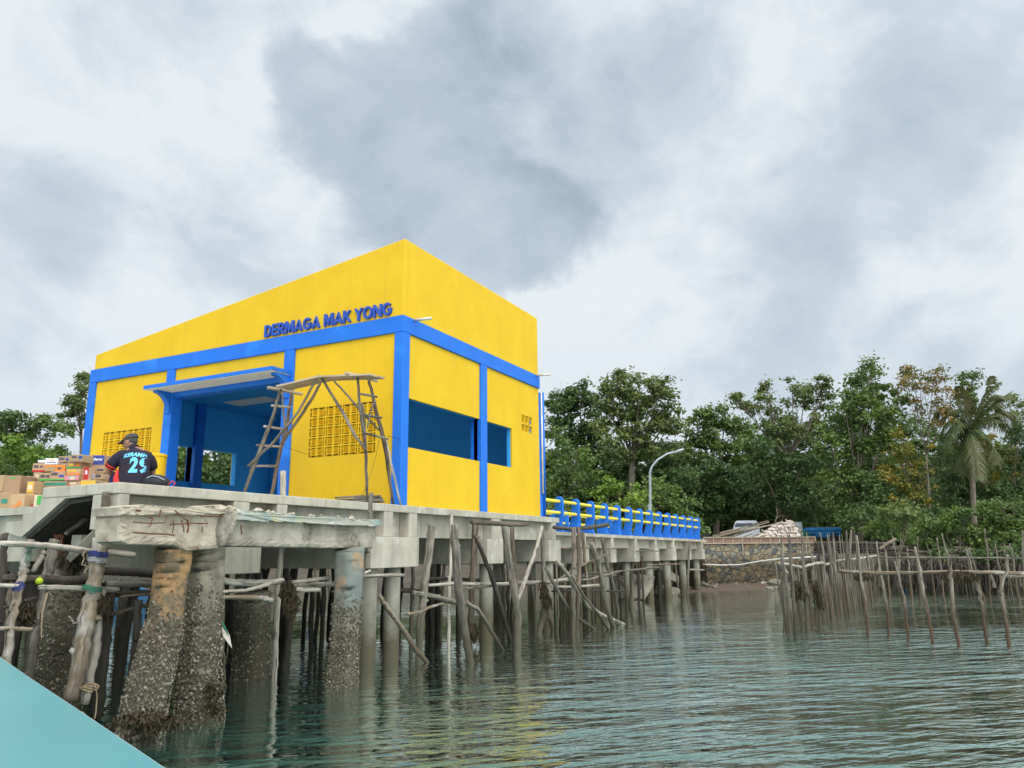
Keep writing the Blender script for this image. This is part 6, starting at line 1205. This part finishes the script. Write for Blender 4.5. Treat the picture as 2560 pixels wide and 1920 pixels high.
# ------------------------------------------------------------------ scaffold of tied poles in front of the door
def scaffold():
    t = thing('scaffold', 'home-made trestle scaffold of thin poles with a plank platform before the doorway and vent screen', 'scaffold', (-.8, 1.3, 0))
    near, far = -1.1, -.5
    def st(px, w_, X_, name='leg', mat='wood_grey', bottom=None):
        P = [onX(x, y, xx) for (x, y), xx in zip(px, X_ if hasattr(X_, '__len__') else [X_]*len(px))]
        if bottom: P[-1] = V(*bottom)
        m = MB(); R = [a*depth(p)/F/2 for a, p in zip(w_ if hasattr(w_, '__len__') else [w_]*len(P), P)]; m.tube(P, R, 8, jit=.12, sub=5, wig=.005); return m.build(name, mat, t, smooth=True)
    st([(702,972),(676,1060),(648,1130),(605,1232)], [7,8,9,7], near, bottom=(-1.15, 3.05, .0)); st([(687,1030),(668,1080),(640,1150),(626,1180)], [7,9,9,8], near+.03, 'splice')
    st([(730,973),(718,1060),(700,1130),(677,1240)], [7,9,10,7], far, mat='wood_brown', bottom=(-.5, 2.88, .0)); st([(704,972),(711,1050),(714,1100)], [5,6,5], far-.2, 'brace')
    st([(893,937),(900,1020),(914,1120),(944.5,1249)], [6,8,8,7], near, bottom=(-1.05, -.04, .0)); st([(905,1010),(912,1080),(916,1155)], [7,7,6], near+.03, 'splice', 'wood_brown')
    st([(921.5,946),(935,1010),(962,1110),(1003,1265)], [7,9,11,6], far, mat='wood_brown', bottom=(-.32, -.08, .0)); st([(966,1100),(978,1160),(1002,1262)], [5,6,5], far-.02, 'splice', 'wood_pale')
    st([(797,938),(745,1030),(690,1100),(620,1165)], [6,7,7,6], near-.05, 'brace'); st([(801,957),(760,1030),(714,1094),(706,1110)], [7,8,8,7], far-.05, 'brace', 'wood_brown')
    st([(802,941),(850,1020),(885,1085),(915,1127)], [6,8,8,7], near-.05, 'brace', 'wood_grey'); st([(835,952),(870,990),(901,1026),(947,1075)], [5,6,6,6], far-.05, 'brace', 'wood_brown')
    st([(938,1000),(925,1030),(918,1070)], [4,4,4], near+.2, 'brace')
    for a, b in (((679,1014),(725,1018)),((660,1066),(704,1072.5)),((641,1113),(704,1117)),((627,1165),(690,1165)),((898,984),(942,992)),((901,1036),(954,1044)),((909,1083),(970,1097))):
        st([a, b], 6, [near-.03, far-.06], 'rung', 'wood_pale' if a[0] < 800 else 'wood_grey')
    # plank platform on two cross bearers
    for k, (dx, w_) in enumerate(((.05, .20), (.26, .2))):
        m = MB(); a, b, c = onX(694, 966, near-.1), onX(800, 943, near-.1), onX(930, 937, near-.1)
        P = [V(near-.1+dx, a.y+.02*k, a.z+.0), V(near-.1+dx, b.y, b.z+.01), V(near-.1+dx, c.y-.03*k, c.z)]; m.tube(P, [.1]*3, 4, square=1.0, aspect=.18, roll=V(0, 0, 1), sub=4, wig=.003); m.build('plank', 'lumber', t)
    for y0, z0 in ((2.30, 2.33), (.36, 2.40)):
        m = MB(); m.tube([(-1.3, y0, z0), (-.35, y0, z0+.04)], .035, 6, jit=.08); m.build('bearer', 'lumber', t)
    m = MB(); m.tube([onX(713, 1118, near), onX(767, 1136, -.02)], .004, 4); m.build('guy_wire', 'bag_black', t)
    m = MB(); P = [onX(970, 1090, far), onX(1000, 1097, -.05), V(-.01, .02, onX(1018, 1103, -.01).z)]; m.tube(P, .004, 4); m.build('guy_wire', 'bag_black', t)
    m = MB(); P = [onX(x, y, far) for x, y in ((948,1095),(940,1140),(925,1190),(905,1240))]; m.tube(P, .004, 4, sub=3); m.build('guy_wire', 'bag_black', t)
    for p in ((705,1118),(711,1105)):
        m = MB(); c = onX(*p, far-.02); m.tube([c+V(.04*math.cos(k), .04*math.sin(k), .01*k-.05) for k in np.linspace(0, 20, 40)], .006, 4); m.build('lashing', 'rope_tan', t)
scaffold()
m = MB(); 
for k in range(7):
    a = V(-.75+.05*k*(-1)**k, .85-.02*k, .03+.018*k); m.tube([a, a+V(.12-.03*k, -.95+.05*k, .01)], rnd.uniform(.018, .03), 6, jit=.15)
o = m.build('wood_scraps', ['wood_grey'], None, origin=(-.75, .4, .03)); tag(o, 'small pile of old sticks at the foot of the right trestle on the deck edge', 'wood scraps')
# yellow lidded drum left of the doorway, behind the man
c = V(-1.0, 7.35, 0); cc = onX(650*0+382, 1200, -1.2); c = V(-1.2, cc.y, 0); ztop = onX(382, 1136, -1.2).z
t = thing('storage_drum', 'yellow lidded drum standing against the wall behind the man', 'drum', c); m = MB(); m.tube([c, c+V(0, 0, ztop-.06)], .24, 24); m.build('barrel', 'yellow_paint', t, smooth=False)
m = MB(); m.tube([c+V(0, 0, ztop-.06), c+V(0, 0, ztop-.02), c+V(0, 0, ztop)], [.255, .255, .22], 24); m.build('lid', 'yellow_paint', t)

# ------------------------------------------------------------------ cartons
rh = V(rt.x, rt.y, 0).normalized(); ah = V(-rh.y, rh.x, 0)
if ah.dot(fw) < 0: ah = -ah
def carton(x0, x1, yt, yb, D, label, prints=(), side=0.0, dep=.30, mat='cardboard', yaw=0.0, group=None, zbase=None, tape=True, tilt=0):
    """x0..x1,yt..yb = front face in the photograph at depth D; prints: (u0,u1,v0,v1,material) patches on the front"""
    a = at(x0, yb, D); b = at(x1, yb, D); tp = at((x0+x1)/2, yt, D); w_ = (b-a).length*.985; z0 = min(a.z, b.z)*.5+max(a.z, b.z)*.5; h = (tp.z-z0)
    if zbase is not None: h += z0-zbase; z0 = zbase
    R_ = Matrix.Rotation(math.atan2(rh.y, rh.x)+yaw, 4, 'Z'); M = Matrix.Translation(V(a.x, a.y, z0)) @ R_ @ Matrix.Rotation(tilt, 4, 'Y')
    t = thing('carton', label, 'carton', M.translation, group); m = MB(); m.box(0, w_, 0, dep, 0.001, h-.004, M=M); m.build('box', mat, t, bevel=.006)
    for i, (u0, u1, v0, v1, mt_) in enumerate(prints):
        m = MB(); m.box(w_*u0, w_*u1, -.0025-.0006*i, -.0005, h*v0, h*v1, M=M); m.build('printed_panel', mt_, t)
    if tape:
        m = MB(); m.box(w_*.02, w_*.98, dep*.44, dep*.56, h-.0035, h-.001, M=M); m.build('tape', 'print_cream', t)
    # slightly raised flap seam
    return t, M, w_, h
def label_text(body, t, M, u, v, size, mat, h_off=-.005, w_=1, h=1, rot=0):
    me = text_mesh(body, size, .004*size/.05, 0); xs = [q.co.x for q in me.vertices]; me.transform(M @ Matrix.Translation(V(u*w_, h_off, v*h)) @ Matrix.Rotation(math.pi/2, 4, 'X') @ Matrix.Rotation(rot, 4, 'Z'))
    me.transform(Matrix.Translation(-parent_origin(t))); me.materials.clear(); me.materials.append(MATS[mat]); o = bpy.data.objects.new('lettering', me); COL.objects.link(o); o.parent = t
K = 260/1106
def zc(x, y): return x*K, 900+y*K
def crt(x0, x1, yt, yb, D, label, prints=(), **k):
    a, b = zc(x0, yt), zc(x1, yb); return carton(a[0], b[0], a[1], b[1], D, label, prints, **k)
PN = [(.06,.42,.55,.85,'print_dark'),(.55,.9,.5,.82,'print_dark')]
# middle stack, top to bottom
crt(615,755,1020,1085,11.6,'open-topped top carton of the middle stack, left half', [(.05,.5,.35,.75,'print_dark'),(.6,.8,.2,.7,'box_blue')]); crt(752,880,1000,1085,11.45,'top carton of the middle stack, right half, with purple print', [(.05,.45,.5,.8,'print_dark'),(.62,.95,.4,.8,'box_blue'),(0,1,0,.16,'formwork_board')])
crt(700,858,1085,1150,11.5,'second-row carton with green band and orange sun spot', [(.0,1,0,.25,'box_green'),(.2,.55,.4,.75,'box_yellow'),(.68,.92,.25,.8,'box_orange')])
crt(475,615,1040,1112,11.7,'white carton on top of the left part of the stack', [(.15,.85,.25,.35,'box_blue'),(.3,.7,.5,.9,'print_cream')], mat='box_white')
crt(400,475,1060,1090,12.0,'small bluish white parcel behind the white carton', mat='box_white')
crt(340,475,1092,1190,11.8,'upper left carton with a red stripe', [(0,1,.02,.22,'box_red'),(.1,.45,.45,.75,'print_dark'),(.55,.75,.5,.7,'print_dark')], yaw=.12)
crt(470,585,1112,1185,11.6,'plain carton with faint orange print beside the orange carton', [(0,1,.72,.98,'box_orange')]); crt(583,692,1108,1188,11.5,'orange carton in the second row', [(.2,.6,.3,.6,'print_dark')], mat='box_orange')
crt(695,850,1150,1222,11.45,'carton with an orange foot band below the orange sun spot', [(0,1,0,.3,'box_orange'),(.15,.75,.5,.78,'box_yellow')])
crt(345,425,1190,1290,11.7,'narrow carton at the left of the third row', [(.3,.8,.3,.8,'print_cream')]); crt(415,532,1195,1285,11.5,'third-row carton with a green foot band, left', [(0,1,0,.25,'box_green'),(.1,.5,.4,.75,'print_dark'),(.6,.9,.4,.7,'print_dark')])
crt(530,685,1180,1280,11.4,'third-row carton with a green foot band, right', [(0,1,0,.16,'box_green'),(.05,.5,.55,.85,'print_dark'),(.6,.95,.35,.6,'box_blue')])
crt(684,835,1220,1285,11.4,'carton with pink and grey label in the third row', [(0,1,.15,.85,'box_pink'),(.25,.85,.4,.8,'box_grey'),(.4,.7,.2,.7,'print_cream')])
crt(360,465,1285,1370,11.6,'lower carton at the left of the stack, plain', [(.7,.95,.1,.6,'print_dark')]); crt(460,706,1285,1355,11.35,'long carton with a dark teal band', [(0.03,.97,.3,.75,'box_teal')])
crt(700,850,1285,1350,11.4,'carton with a red foot band at the bottom of the stack', [(0,1,.0,.3,'box_red'),(.3,.7,.4,.8,'print_cream')])
crt(358,470,1370,1440,11.5,'bottom carton with a blue-grey end', [(0,.4,.05,.95,'box_grey')], zbase=-.238); crt(465,700,1352,1440,11.3,'bottom cartons under the dark teal band', [(0,1,.6,.85,'print_cream')], zbase=-.238)
# big cartons by the man
t_, M_, w_, h_ = crt(868,1110,1005,1140,11.9,'big brown carton with a slanted purple panel', [(.44,.98,.2,.95,'box_blue')], dep=.4); label_text('Super', t_, M_, .52, .55, .05, 'box_white', w_=w_, h=h_)
t_, M_, w_, h_ = crt(850,935,1135,1282,11.5,'carton with a red end bearing a white number', [(.38,1,.05,.98,'box_red')]); label_text('2', t_, M_, .55, .5, .07, 'box_white', w_=w_, h=h_)
crt(930,1110,1130,1202,11.7,'flat brown carton with orange print under the purple panel', [(.1,.3,.35,.55,'box_orange'),(.55,.95,.3,.6,'print_dark')]); crt(920,1090,1202,1270,11.6,'grey banded carton beside the man\'s knee', [(0,.5,.1,.9,'box_grey'),(.55,.9,.3,.8,'print_dark')])
crt(850,1010,1268,1380,11.3,'yellowish carton low beside the man\'s knee', [(0,1,.55,.95,'box_yellow'),(.2,.8,.2,.45,'print_cream')], zbase=-.238)
crt(705,850,1350,1440,11.2,'hidden bottom carton below the red foot band', zbase=-.238)
# cartons on the lower landing
LZ = -.238
crt(-60,30,1218,1400,11.3,'tall brown carton cut by the left edge', dep=.4); crt(28,205,1222,1420,11.2,'tall plain brown carton with a green mark near its top', [(.35,.65,.82,.9,'box_green')], dep=.4)
t_, M_, w_, h_ = crt(-60,105,1400,1568,10.8,'brown carton with teal lettering at the left edge', [(.4,.8,.35,.6,'box_teal')], dep=.35, zbase=LZ)
t_, M_, w_, h_ = crt(98,272,1420,1562,10.8,'brown carton with an orange swoosh and black tape', [(.1,.55,.12,.2,'box_orange'),(.35,.72,.2,.28,'box_orange'),(.55,.8,.28,.5,'box_orange')], dep=.35, zbase=LZ, yaw=-.15)
crt(28,205,1400,1568,11.7,'hidden carton under the tall plain one', dep=.4, zbase=LZ)
crt(225,345,1255,1420,11.5,'brown carton leaning on the stack', dep=.25, tilt=-.35)
crt(275,352,1285,1420,11.1,'yellow printed sack-like carton with orange band', [(.1,.9,.1,.9,'box_yellow'),(.2,.8,.3,.7,'print_cream')]); crt(255,352,1420,1500,11.0,'yellow and red banded carton', [(0,1,0,.28,'box_red'),(0,1,.45,1,'box_yellow')])
crt(278,352,1490,1570,10.9,'carton with a red letter block', [(.2,.95,.1,.6,'box_red')], zbase=LZ); crt(352,462,1430,1562,10.8,'pale carton with a bright green and red label on the step', [(.3,.95,.3,.95,'box_green'),(.5,.9,.02,.25,'box_red')], mat='print_cream', zbase=LZ)
# ------------------------------------------------------------------ the seated man
def person():
    D = 10.6; S = D/F; O = at(326, 1235, D); O.z = 0.0
    Lh = -rh; A = ah            # L = image left, A = away
    def P(l, a, z): return O+Lh*l+A*a+V(0, 0, z)
    def skin(name, pts, edges, rad, mat, parent, sub=2, root=0):
        me = bpy.data.meshes.new('tmp'); me.from_pydata([tuple(p-O) for p in pts], edges, []); ob = bpy.data.objects.new('tmp', me); COL.objects.link(ob)
        sk = ob.modifiers.new('s', 'SKIN'); sv = me.skin_vertices[0].data
        for i, r in enumerate(rad): sv[i].radius = r if isinstance(r, tuple) else (r, r)
        for i in range(len(pts)): sv[i].use_root = (i == root)
        sb = ob.modifiers.new('b', 'SUBSURF'); sb.levels = sub; sb.render_levels = sub; bpy.context.view_layer.update()
        m2 = bpy.data.meshes.new_from_object(ob.evaluated_get(bpy.context.evaluated_depsgraph_get())); bpy.data.objects.remove(ob); m2.materials.clear(); m2.materials.append(MATS[mat]); m2.polygons.foreach_set('use_smooth', [True]*len(m2.polygons))
        o = bpy.data.objects.new(name, m2); COL.objects.link(o); 
        if parent: o.parent = parent
        return o
    body_pts = [P(0,.05,.10), P(.0,.05,.25), P(.02,.06,.42), P(.05,.09,.55), P(.09,.11,.60), P(.135,.13,.66), P(.14,.13,.72),           # 0-6 spine, neck, head
                P(.20,.05,.49), P(.30,.03,.38), P(.38,.06,.265), P(.31,.22,.22), P(.24,.33,.20),                                      # 7-11 left-of-image arm
                P(-.12,.15,.50), P(-.14,.26,.36), P(-.12,.36,.24), P(0.0,.42,.22), P(.10,.44,.20),                                     # 12-16 other arm
                P(.12,.08,.10), P(.30,.16,.17), P(.47,.26,.19), P(.32,.42,.10), P(.12,.50,.07), P(.05,.56,.06),                        # 17-22 leg toward image left
                P(-.12,.16,.10), P(-.02,.40,.16), P(.08,.62,.19), P(.28,.56,.09), P(.42,.50,.06), P(.50,.50,.06)]                      # 23-28 other leg
    E_ = [(0,1),(1,2),(2,3),(3,4),(4,5),(5,6),(3,7),(7,8),(8,9),(9,10),(10,11),(3,12),(12,13),(13,14),(14,15),(15,16),(0,17),(17,18),(18,19),(19,20),(20,21),(21,22),(0,23),(23,24),(24,25),(25,26),(26,27),(27,28)]
    Rr = [.10,.10,.10,.08,.058,.085,.078, .062,.052,.042,.036,.028, .062,.052,.042,.036,.028, .10,.088,.066,.055,.036,.034, .10,.088,.066,.055,.036,.034]
    body = skin('person', body_pts, E_, Rr, 'skin', None); body.location = O; tag(body, 'man in grey cap and dark jersey numbered 29 sitting on the deck edge', 'person')
    # fingers, nose, ear joined in the body mesh
    m = MB()
    for (w0, dr) in ((11, (body_pts[11]-body_pts[10]).normalized()), (16, (body_pts[16]-body_pts[15]).normalized())):
        c = body_pts[w0]; sdv = dr.cross(V(0, 0, 1)).normalized()
        m.ellipsoid(c+dr*.035, (.045, .038, .02), nu=8, nv=6)
        for k in range(4):
            L_ = (.062, .075, .07, .055)[k]; b = c+dr*.07+sdv*(.018*(k-1.5)); m.tube([b-dr*.02, b+dr*L_*.5+V(0, 0, -.008), b+dr*L_*.85+V(0, 0, -.03)], [.0095, .009, .007], 7)
        b = c+dr*.02+sdv*.035; m.tube([b, b+sdv*.022+dr*.025, b+sdv*.028+dr*.05+V(0, 0, -.008)], [.011, .0105, .008], 7)
    for w0, w1 in ((22, 21), (28, 27)):
        c = body_pts[w0]; dr = (body_pts[w0]-body_pts[w1]).normalized(); m.ellipsoid(c+dr*.06+V(0, 0, -.015), (.05, .05, .035), nu=9, nv=7)
    face = (Lh*.86-A*.10+V(0, 0, -.42)).normalized(); H = P(.137,.13,.69)
    m.ellipsoid(H+Lh*.005, (.083, .083, .108), nu=16, nv=12)
    m.ellipsoid(H+Lh*.045+V(0, 0, -.055), (.045, .05, .045), nu=12, nv=9)                         # jaw
    m.ellipsoid(H+Lh*.094+V(0, 0, -.018), (.018, .013, .022), nu=8, nv=6)                          # nose
    m.ellipsoid(H+Lh*.080-A*.018+V(0, 0, -.05), (.014, .022, .008), nu=8, nv=6)                    # lips
    m.ellipsoid(H-Lh*.012-A*.082+V(0, 0, -.008), (.022, .012, .034), nu=9, nv=7)                   # ear
    m.ellipsoid(H-Lh*.016-A*.088+V(0, 0, -.008), (.010, .008, .018), nu=8, nv=6)
    bm_v = [tuple(V(*v)-O) for v in m.v]; base = len(body.data.vertices)
    me = body.data; vv = [tuple(v.co) for v in me.vertices]+bm_v; ff = [tuple(p.vertices) for p in me.polygons]+[tuple(i+base for i in f) for f in m.f]
    nm = bpy.data.meshes.new('person'); nm.from_pydata(vv, [], ff); nm.materials.append(MATS['skin']); nm.polygons.foreach_set('use_smooth', [True]*len(nm.polygons)); nm.update(); body.data = nm
    def part(mb, name, mats, smooth=True): return mb.build(name, mats, body, smooth=smooth)
    # eyes and brows (near side)
    m = MB(); m.ellipsoid(H+Lh*.076-A*.036+V(0, 0, .0), (.008, .009, .008), nu=8, nv=6); part(m, 'eye', 'tank_plastic'); m = MB(); m.tube([H+Lh*.066-A*.05+V(0, 0, .018), H+Lh*.084-A*.03+V(0, 0, .018)], .004, 5); part(m, 'eyebrow', 'bag_black')
    # hair fringe under the cap
    m = MB(); m.ellipsoid(H-Lh*.015+V(0, 0, .02), (.088, .088, .078), nu=14, nv=8); part(m, 'hair', 'cap_grey')
    # cap: crown and brim
    m = MB(); T = Matrix.Rotation(.0, 3, 'X'); vs = []; nu, nv = 20, 6
    cc = H+V(0, 0, .045)-Lh*.004
    for i in range(nv+1):
        ph = math.pi/2*i/nv
        for j in range(nu):
            th = 2*math.pi*j/nu; vs.append(cc+Lh*(.100*math.cos(th)*math.sin(ph+.02))+A*(.094*math.sin(th)*math.sin(ph+.02))+V(0, 0, .078*math.cos(ph)-(.028*math.cos(th)*math.sin(ph))))
    m.add(vs, [(i*nu+j, i*nu+(j+1) % nu, (i+1)*nu+(j+1) % nu, (i+1)*nu+j) for i in range(nv) for j in range(nu)]); cap = part(m, 'cap', 'cap_grey')
    m = MB(); vs = []
    for i in range(9):
        th = -1.15+2.3*i/8
        for q, (rr_, dz) in enumerate(((.088, -.012), (.135, -.040), (.175, -.072))):
            k = rr_ if q == 0 else .088+(rr_-.088)*math.cos(th*.62)
            vs.append(cc+Lh*(k*math.cos(th*.8))+A*(.092*math.sin(th))+V(0, 0, dz*math.cos(th*.5)+.004))
    n0 = len(vs); vs2 = vs+[v+V(0, 0, -.006) for v in vs]; f = [(i*3+q, (i+1)*3+q, (i+1)*3+q+1, i*3+q+1) for i in range(8) for q in range(2)]; m.add(vs2, f+[tuple(a+n0 for a in x)[::-1] for x in f]+[(i*3+2, (i+1)*3+2, n0+(i+1)*3+2, n0+i*3+2) for i in range(8)])
    br = m.build('brim', 'cap_grey', cap, smooth=True)
    # jersey
    m = MB(); NR = 28
    rings = [(0,.05,-.0,.215,.165),(0,.05,.06,.22,.17),(0,.05,.14,.212,.165),(0,.05,.24,.20,.155),(.01,.06,.34,.20,.15),(.02,.07,.43,.205,.145),(.03,.08,.49,.185,.13),(.035,.09,.535,.16,.105),(.05,.10,.575,.105,.085),(.065,.105,.60,.072,.072)]
    vs = []
    for (l, a_, z, rx_, ry_) in rings:
        for j in range(NR):
            th = 2*math.pi*j/NR; c_, s_ = math.cos(th), math.sin(th); q = (abs(c_)**2.6+abs(s_)**2.6)**(-1/2.6); tw = .12
            u, w_ = rx_*c_*q, ry_*s_*q; fold = 1+.018*math.sin(7*th+z*30)*(z < .45)
            vs.append(P(l+(u*math.cos(tw)-w_*math.sin(tw))*fold, a_+(u*math.sin(tw)+w_*math.cos(tw))*fold, max(z, .012)))
    m.add(vs, [(i*NR+j, i*NR+(j+1) % NR, (i+1)*NR+(j+1) % NR, (i+1)*NR+j) for i in range(len(rings)-1) for j in range(NR)])
    torso = ([V(*v)-O for v in m.v], list(m.f))
    m.tube([P(.12,.06,.505), P(.19,.045,.485), P(.25,.035,.435), P(.30,.035,.38), P(.338,.04,.33)], [.075,.085,.083,.08,.077], 16)
    m.tube([P(-.06,.10,.50), P(-.12,.13,.475), P(-.14,.18,.43), P(-.145,.23,.38), P(-.14,.27,.335)], [.075,.085,.083,.08,.077], 16)
    shirt = m.build('jersey', 'shirt_navy', body, smooth=True)
    for pts_, r_ in (([P(.315,.035,.36), P(.345,.045,.318)], .078),):
        m = MB(); m.tube(pts_, [.079, .074], 16); part(m, 'sleeve_hem', 'shirt_red')
    m = MB(); m.tube([P(.12,-.095,.02), P(.17,-.07,.10), P(.19,-.055,.18), P(.175,-.06,.28)], [.045, .05, .035, .012], 10); part(m, 'side_panel', 'shirt_red')
    m = MB(); m.tube([P(.04,.09,.575), P(.07,.10,.60), P(.085,.11,.62)], [.078, .07, .062], 16); part(m, 'collar', 'shirt_navy')
    # shorts
    shorts = skin('shorts', [P(0,.06,.09), P(.12,.08,.10), P(.29,.155,.165), P(.36,.20,.185), P(-.12,.16,.10), P(-.02,.40,.16), P(.03,.52,.18)], [(0,1),(1,2),(2,3),(0,4),(4,5),(5,6)], [.15,.125,.108,.10,.12,.108,.10], 'shorts_navy', body)
    for v in shorts.data.vertices: v.co.z = max(v.co.z, .008)
    # printing on the back: projected on the jersey
    bvh = BVHTree.FromPolygons(*torso)
    def printed(body_txt, cx_, cz_, size, name, off, curve=0.0, sx=1.0):
        me = text_mesh(body_txt, size, off, 0)
        import bmesh
        bm = bmesh.new(); bm.from_mesh(me); bmesh.ops.triangulate(bm, faces=bm.faces[:]); bmesh.ops.subdivide_edges(bm, edges=bm.edges[:], cuts=2, use_grid_fill=True); 
        xs = [v.co.x for v in bm.verts]; ys = [v.co.y for v in bm.verts]; mx_, my_ = (min(xs)+max(xs))/2, (min(ys)+max(ys))/2; dele = []
        for v in bm.verts:
            x, y = (v.co.x-mx_)*sx, v.co.y-my_; l = cx_-x; z = cz_+y+curve*x*x-.10*x*0; o_ = Lh*l - A*.6 + V(0, 0, z)
            hit, nrm, idx, dist = bvh.ray_cast(o_, A)
            if hit is None or dist > .72: dele.append(v)
            else: v.co = hit - A*.005
        bmesh.ops.delete(bm, geom=dele, context='VERTS'); bm.to_mesh(me); bm.free(); me.materials.clear(); me.materials.append(MATS['print_cyan']); o = bpy.data.objects.new(name, me); COL.objects.link(o); o.parent = body
    printed('29', -.115, .335, .28, 'shirt_number', .012, sx=.82); printed('KERAMB', -.03, .490, .075, 'shirt_name', .004, curve=-1.2, sx=.92)
    # rucksack lying at his side
    c = P(-.36,-.05,.06); t = thing('rucksack', 'black rucksack with an orange strap lying right of the seated man', 'bag', V(c.x, c.y, 0)); m = MB(); M = Matrix.Rotation(math.atan2(rh.y, rh.x), 3, 'Z')
    m.ellipsoid(c+V(0, 0, .03), (.20, .12, .115), M=M, nu=16, nv=10, jit=.03); m.build('bag', 'bag_black', t, smooth=True)
    m = MB(); q = c+rh*.02-ah*.10+V(0, 0, .09); m.tube([q-rh*.1, q-rh*.03+V(0, 0, .03), q+rh*.06+V(0, 0, .01), q+rh*.14+V(0, 0, -.03)], .008, 6, sub=3); m.build('zip_piping', 'box_grey', t)
    m = MB(); q = c+rh*.20-ah*.06+V(0, 0, -.0); m.tube([q, q+rh*.05+V(0, 0, .05), q+rh*.1+V(0, 0, .02), q+rh*.06-V(0, 0, .03), q+rh*.14-V(0, 0, .04)], .007, 6, sub=3); m.build('strap', 'shirt_red', t, smooth=True)
person()

# ------------------------------------------------------------------ the teal boat in the foreground
def teal_boat():
    Z = -1.55; pr = [(-420,1398),(-200,1535),(0,1643),(75,1695),(163,1753),(282,1833),(413,1921),(530,2005),(650,2095)]
    E_ = [onZ(x, y, Z+.02*0) for x, y in pr]; t = thing('boat', 'teal painted boat deck with a white edge in the near left corner', 'boat', E_[4])
    inn = []
    for i, p in enumerate(E_):
        q = p-V(.9, 0, 0)-(V(rt.x, rt.y, 0).normalized()*2.6); inn.append(q+V(0, 0, .03))
    m = MB(); n = len(E_); vs = []
    for i in range(n):
        for k in range(5):
            u = k/4; p = E_[i].lerp(inn[i], u); p.z = Z+.10*math.sin(u*math.pi/2)*.35-.0; vs.append(p)
    m.add(vs, [(i*5+k, (i+1)*5+k, (i+1)*5+k+1, i*5+k+1) for i in range(n-1) for k in range(4)]); m.build('deck', 'teal_hull', t, smooth=True)
    m = MB(); m.tube([p+V(0, 0, -.006) for p in E_], .0055, 8, sub=3); m.build('edge_trim', 'white_trim', t, smooth=True)
    m = MB(); vs = []
    for p in E_:
        for k in range(4):
            u = k/3; q = p-V(rt.x, rt.y, 0)*(.10+.55*u**1.6); vs.append(V(q.x, q.y, Z-.03-(Z-WZ+.35)*u))
    m.add(vs, [(i*4+k, (i+1)*4+k, (i+1)*4+k+1, i*4+k+1) for i in range(n-1) for k in range(3)]); m.build('hull', 'teal_hull', t, smooth=True)
teal_boat()
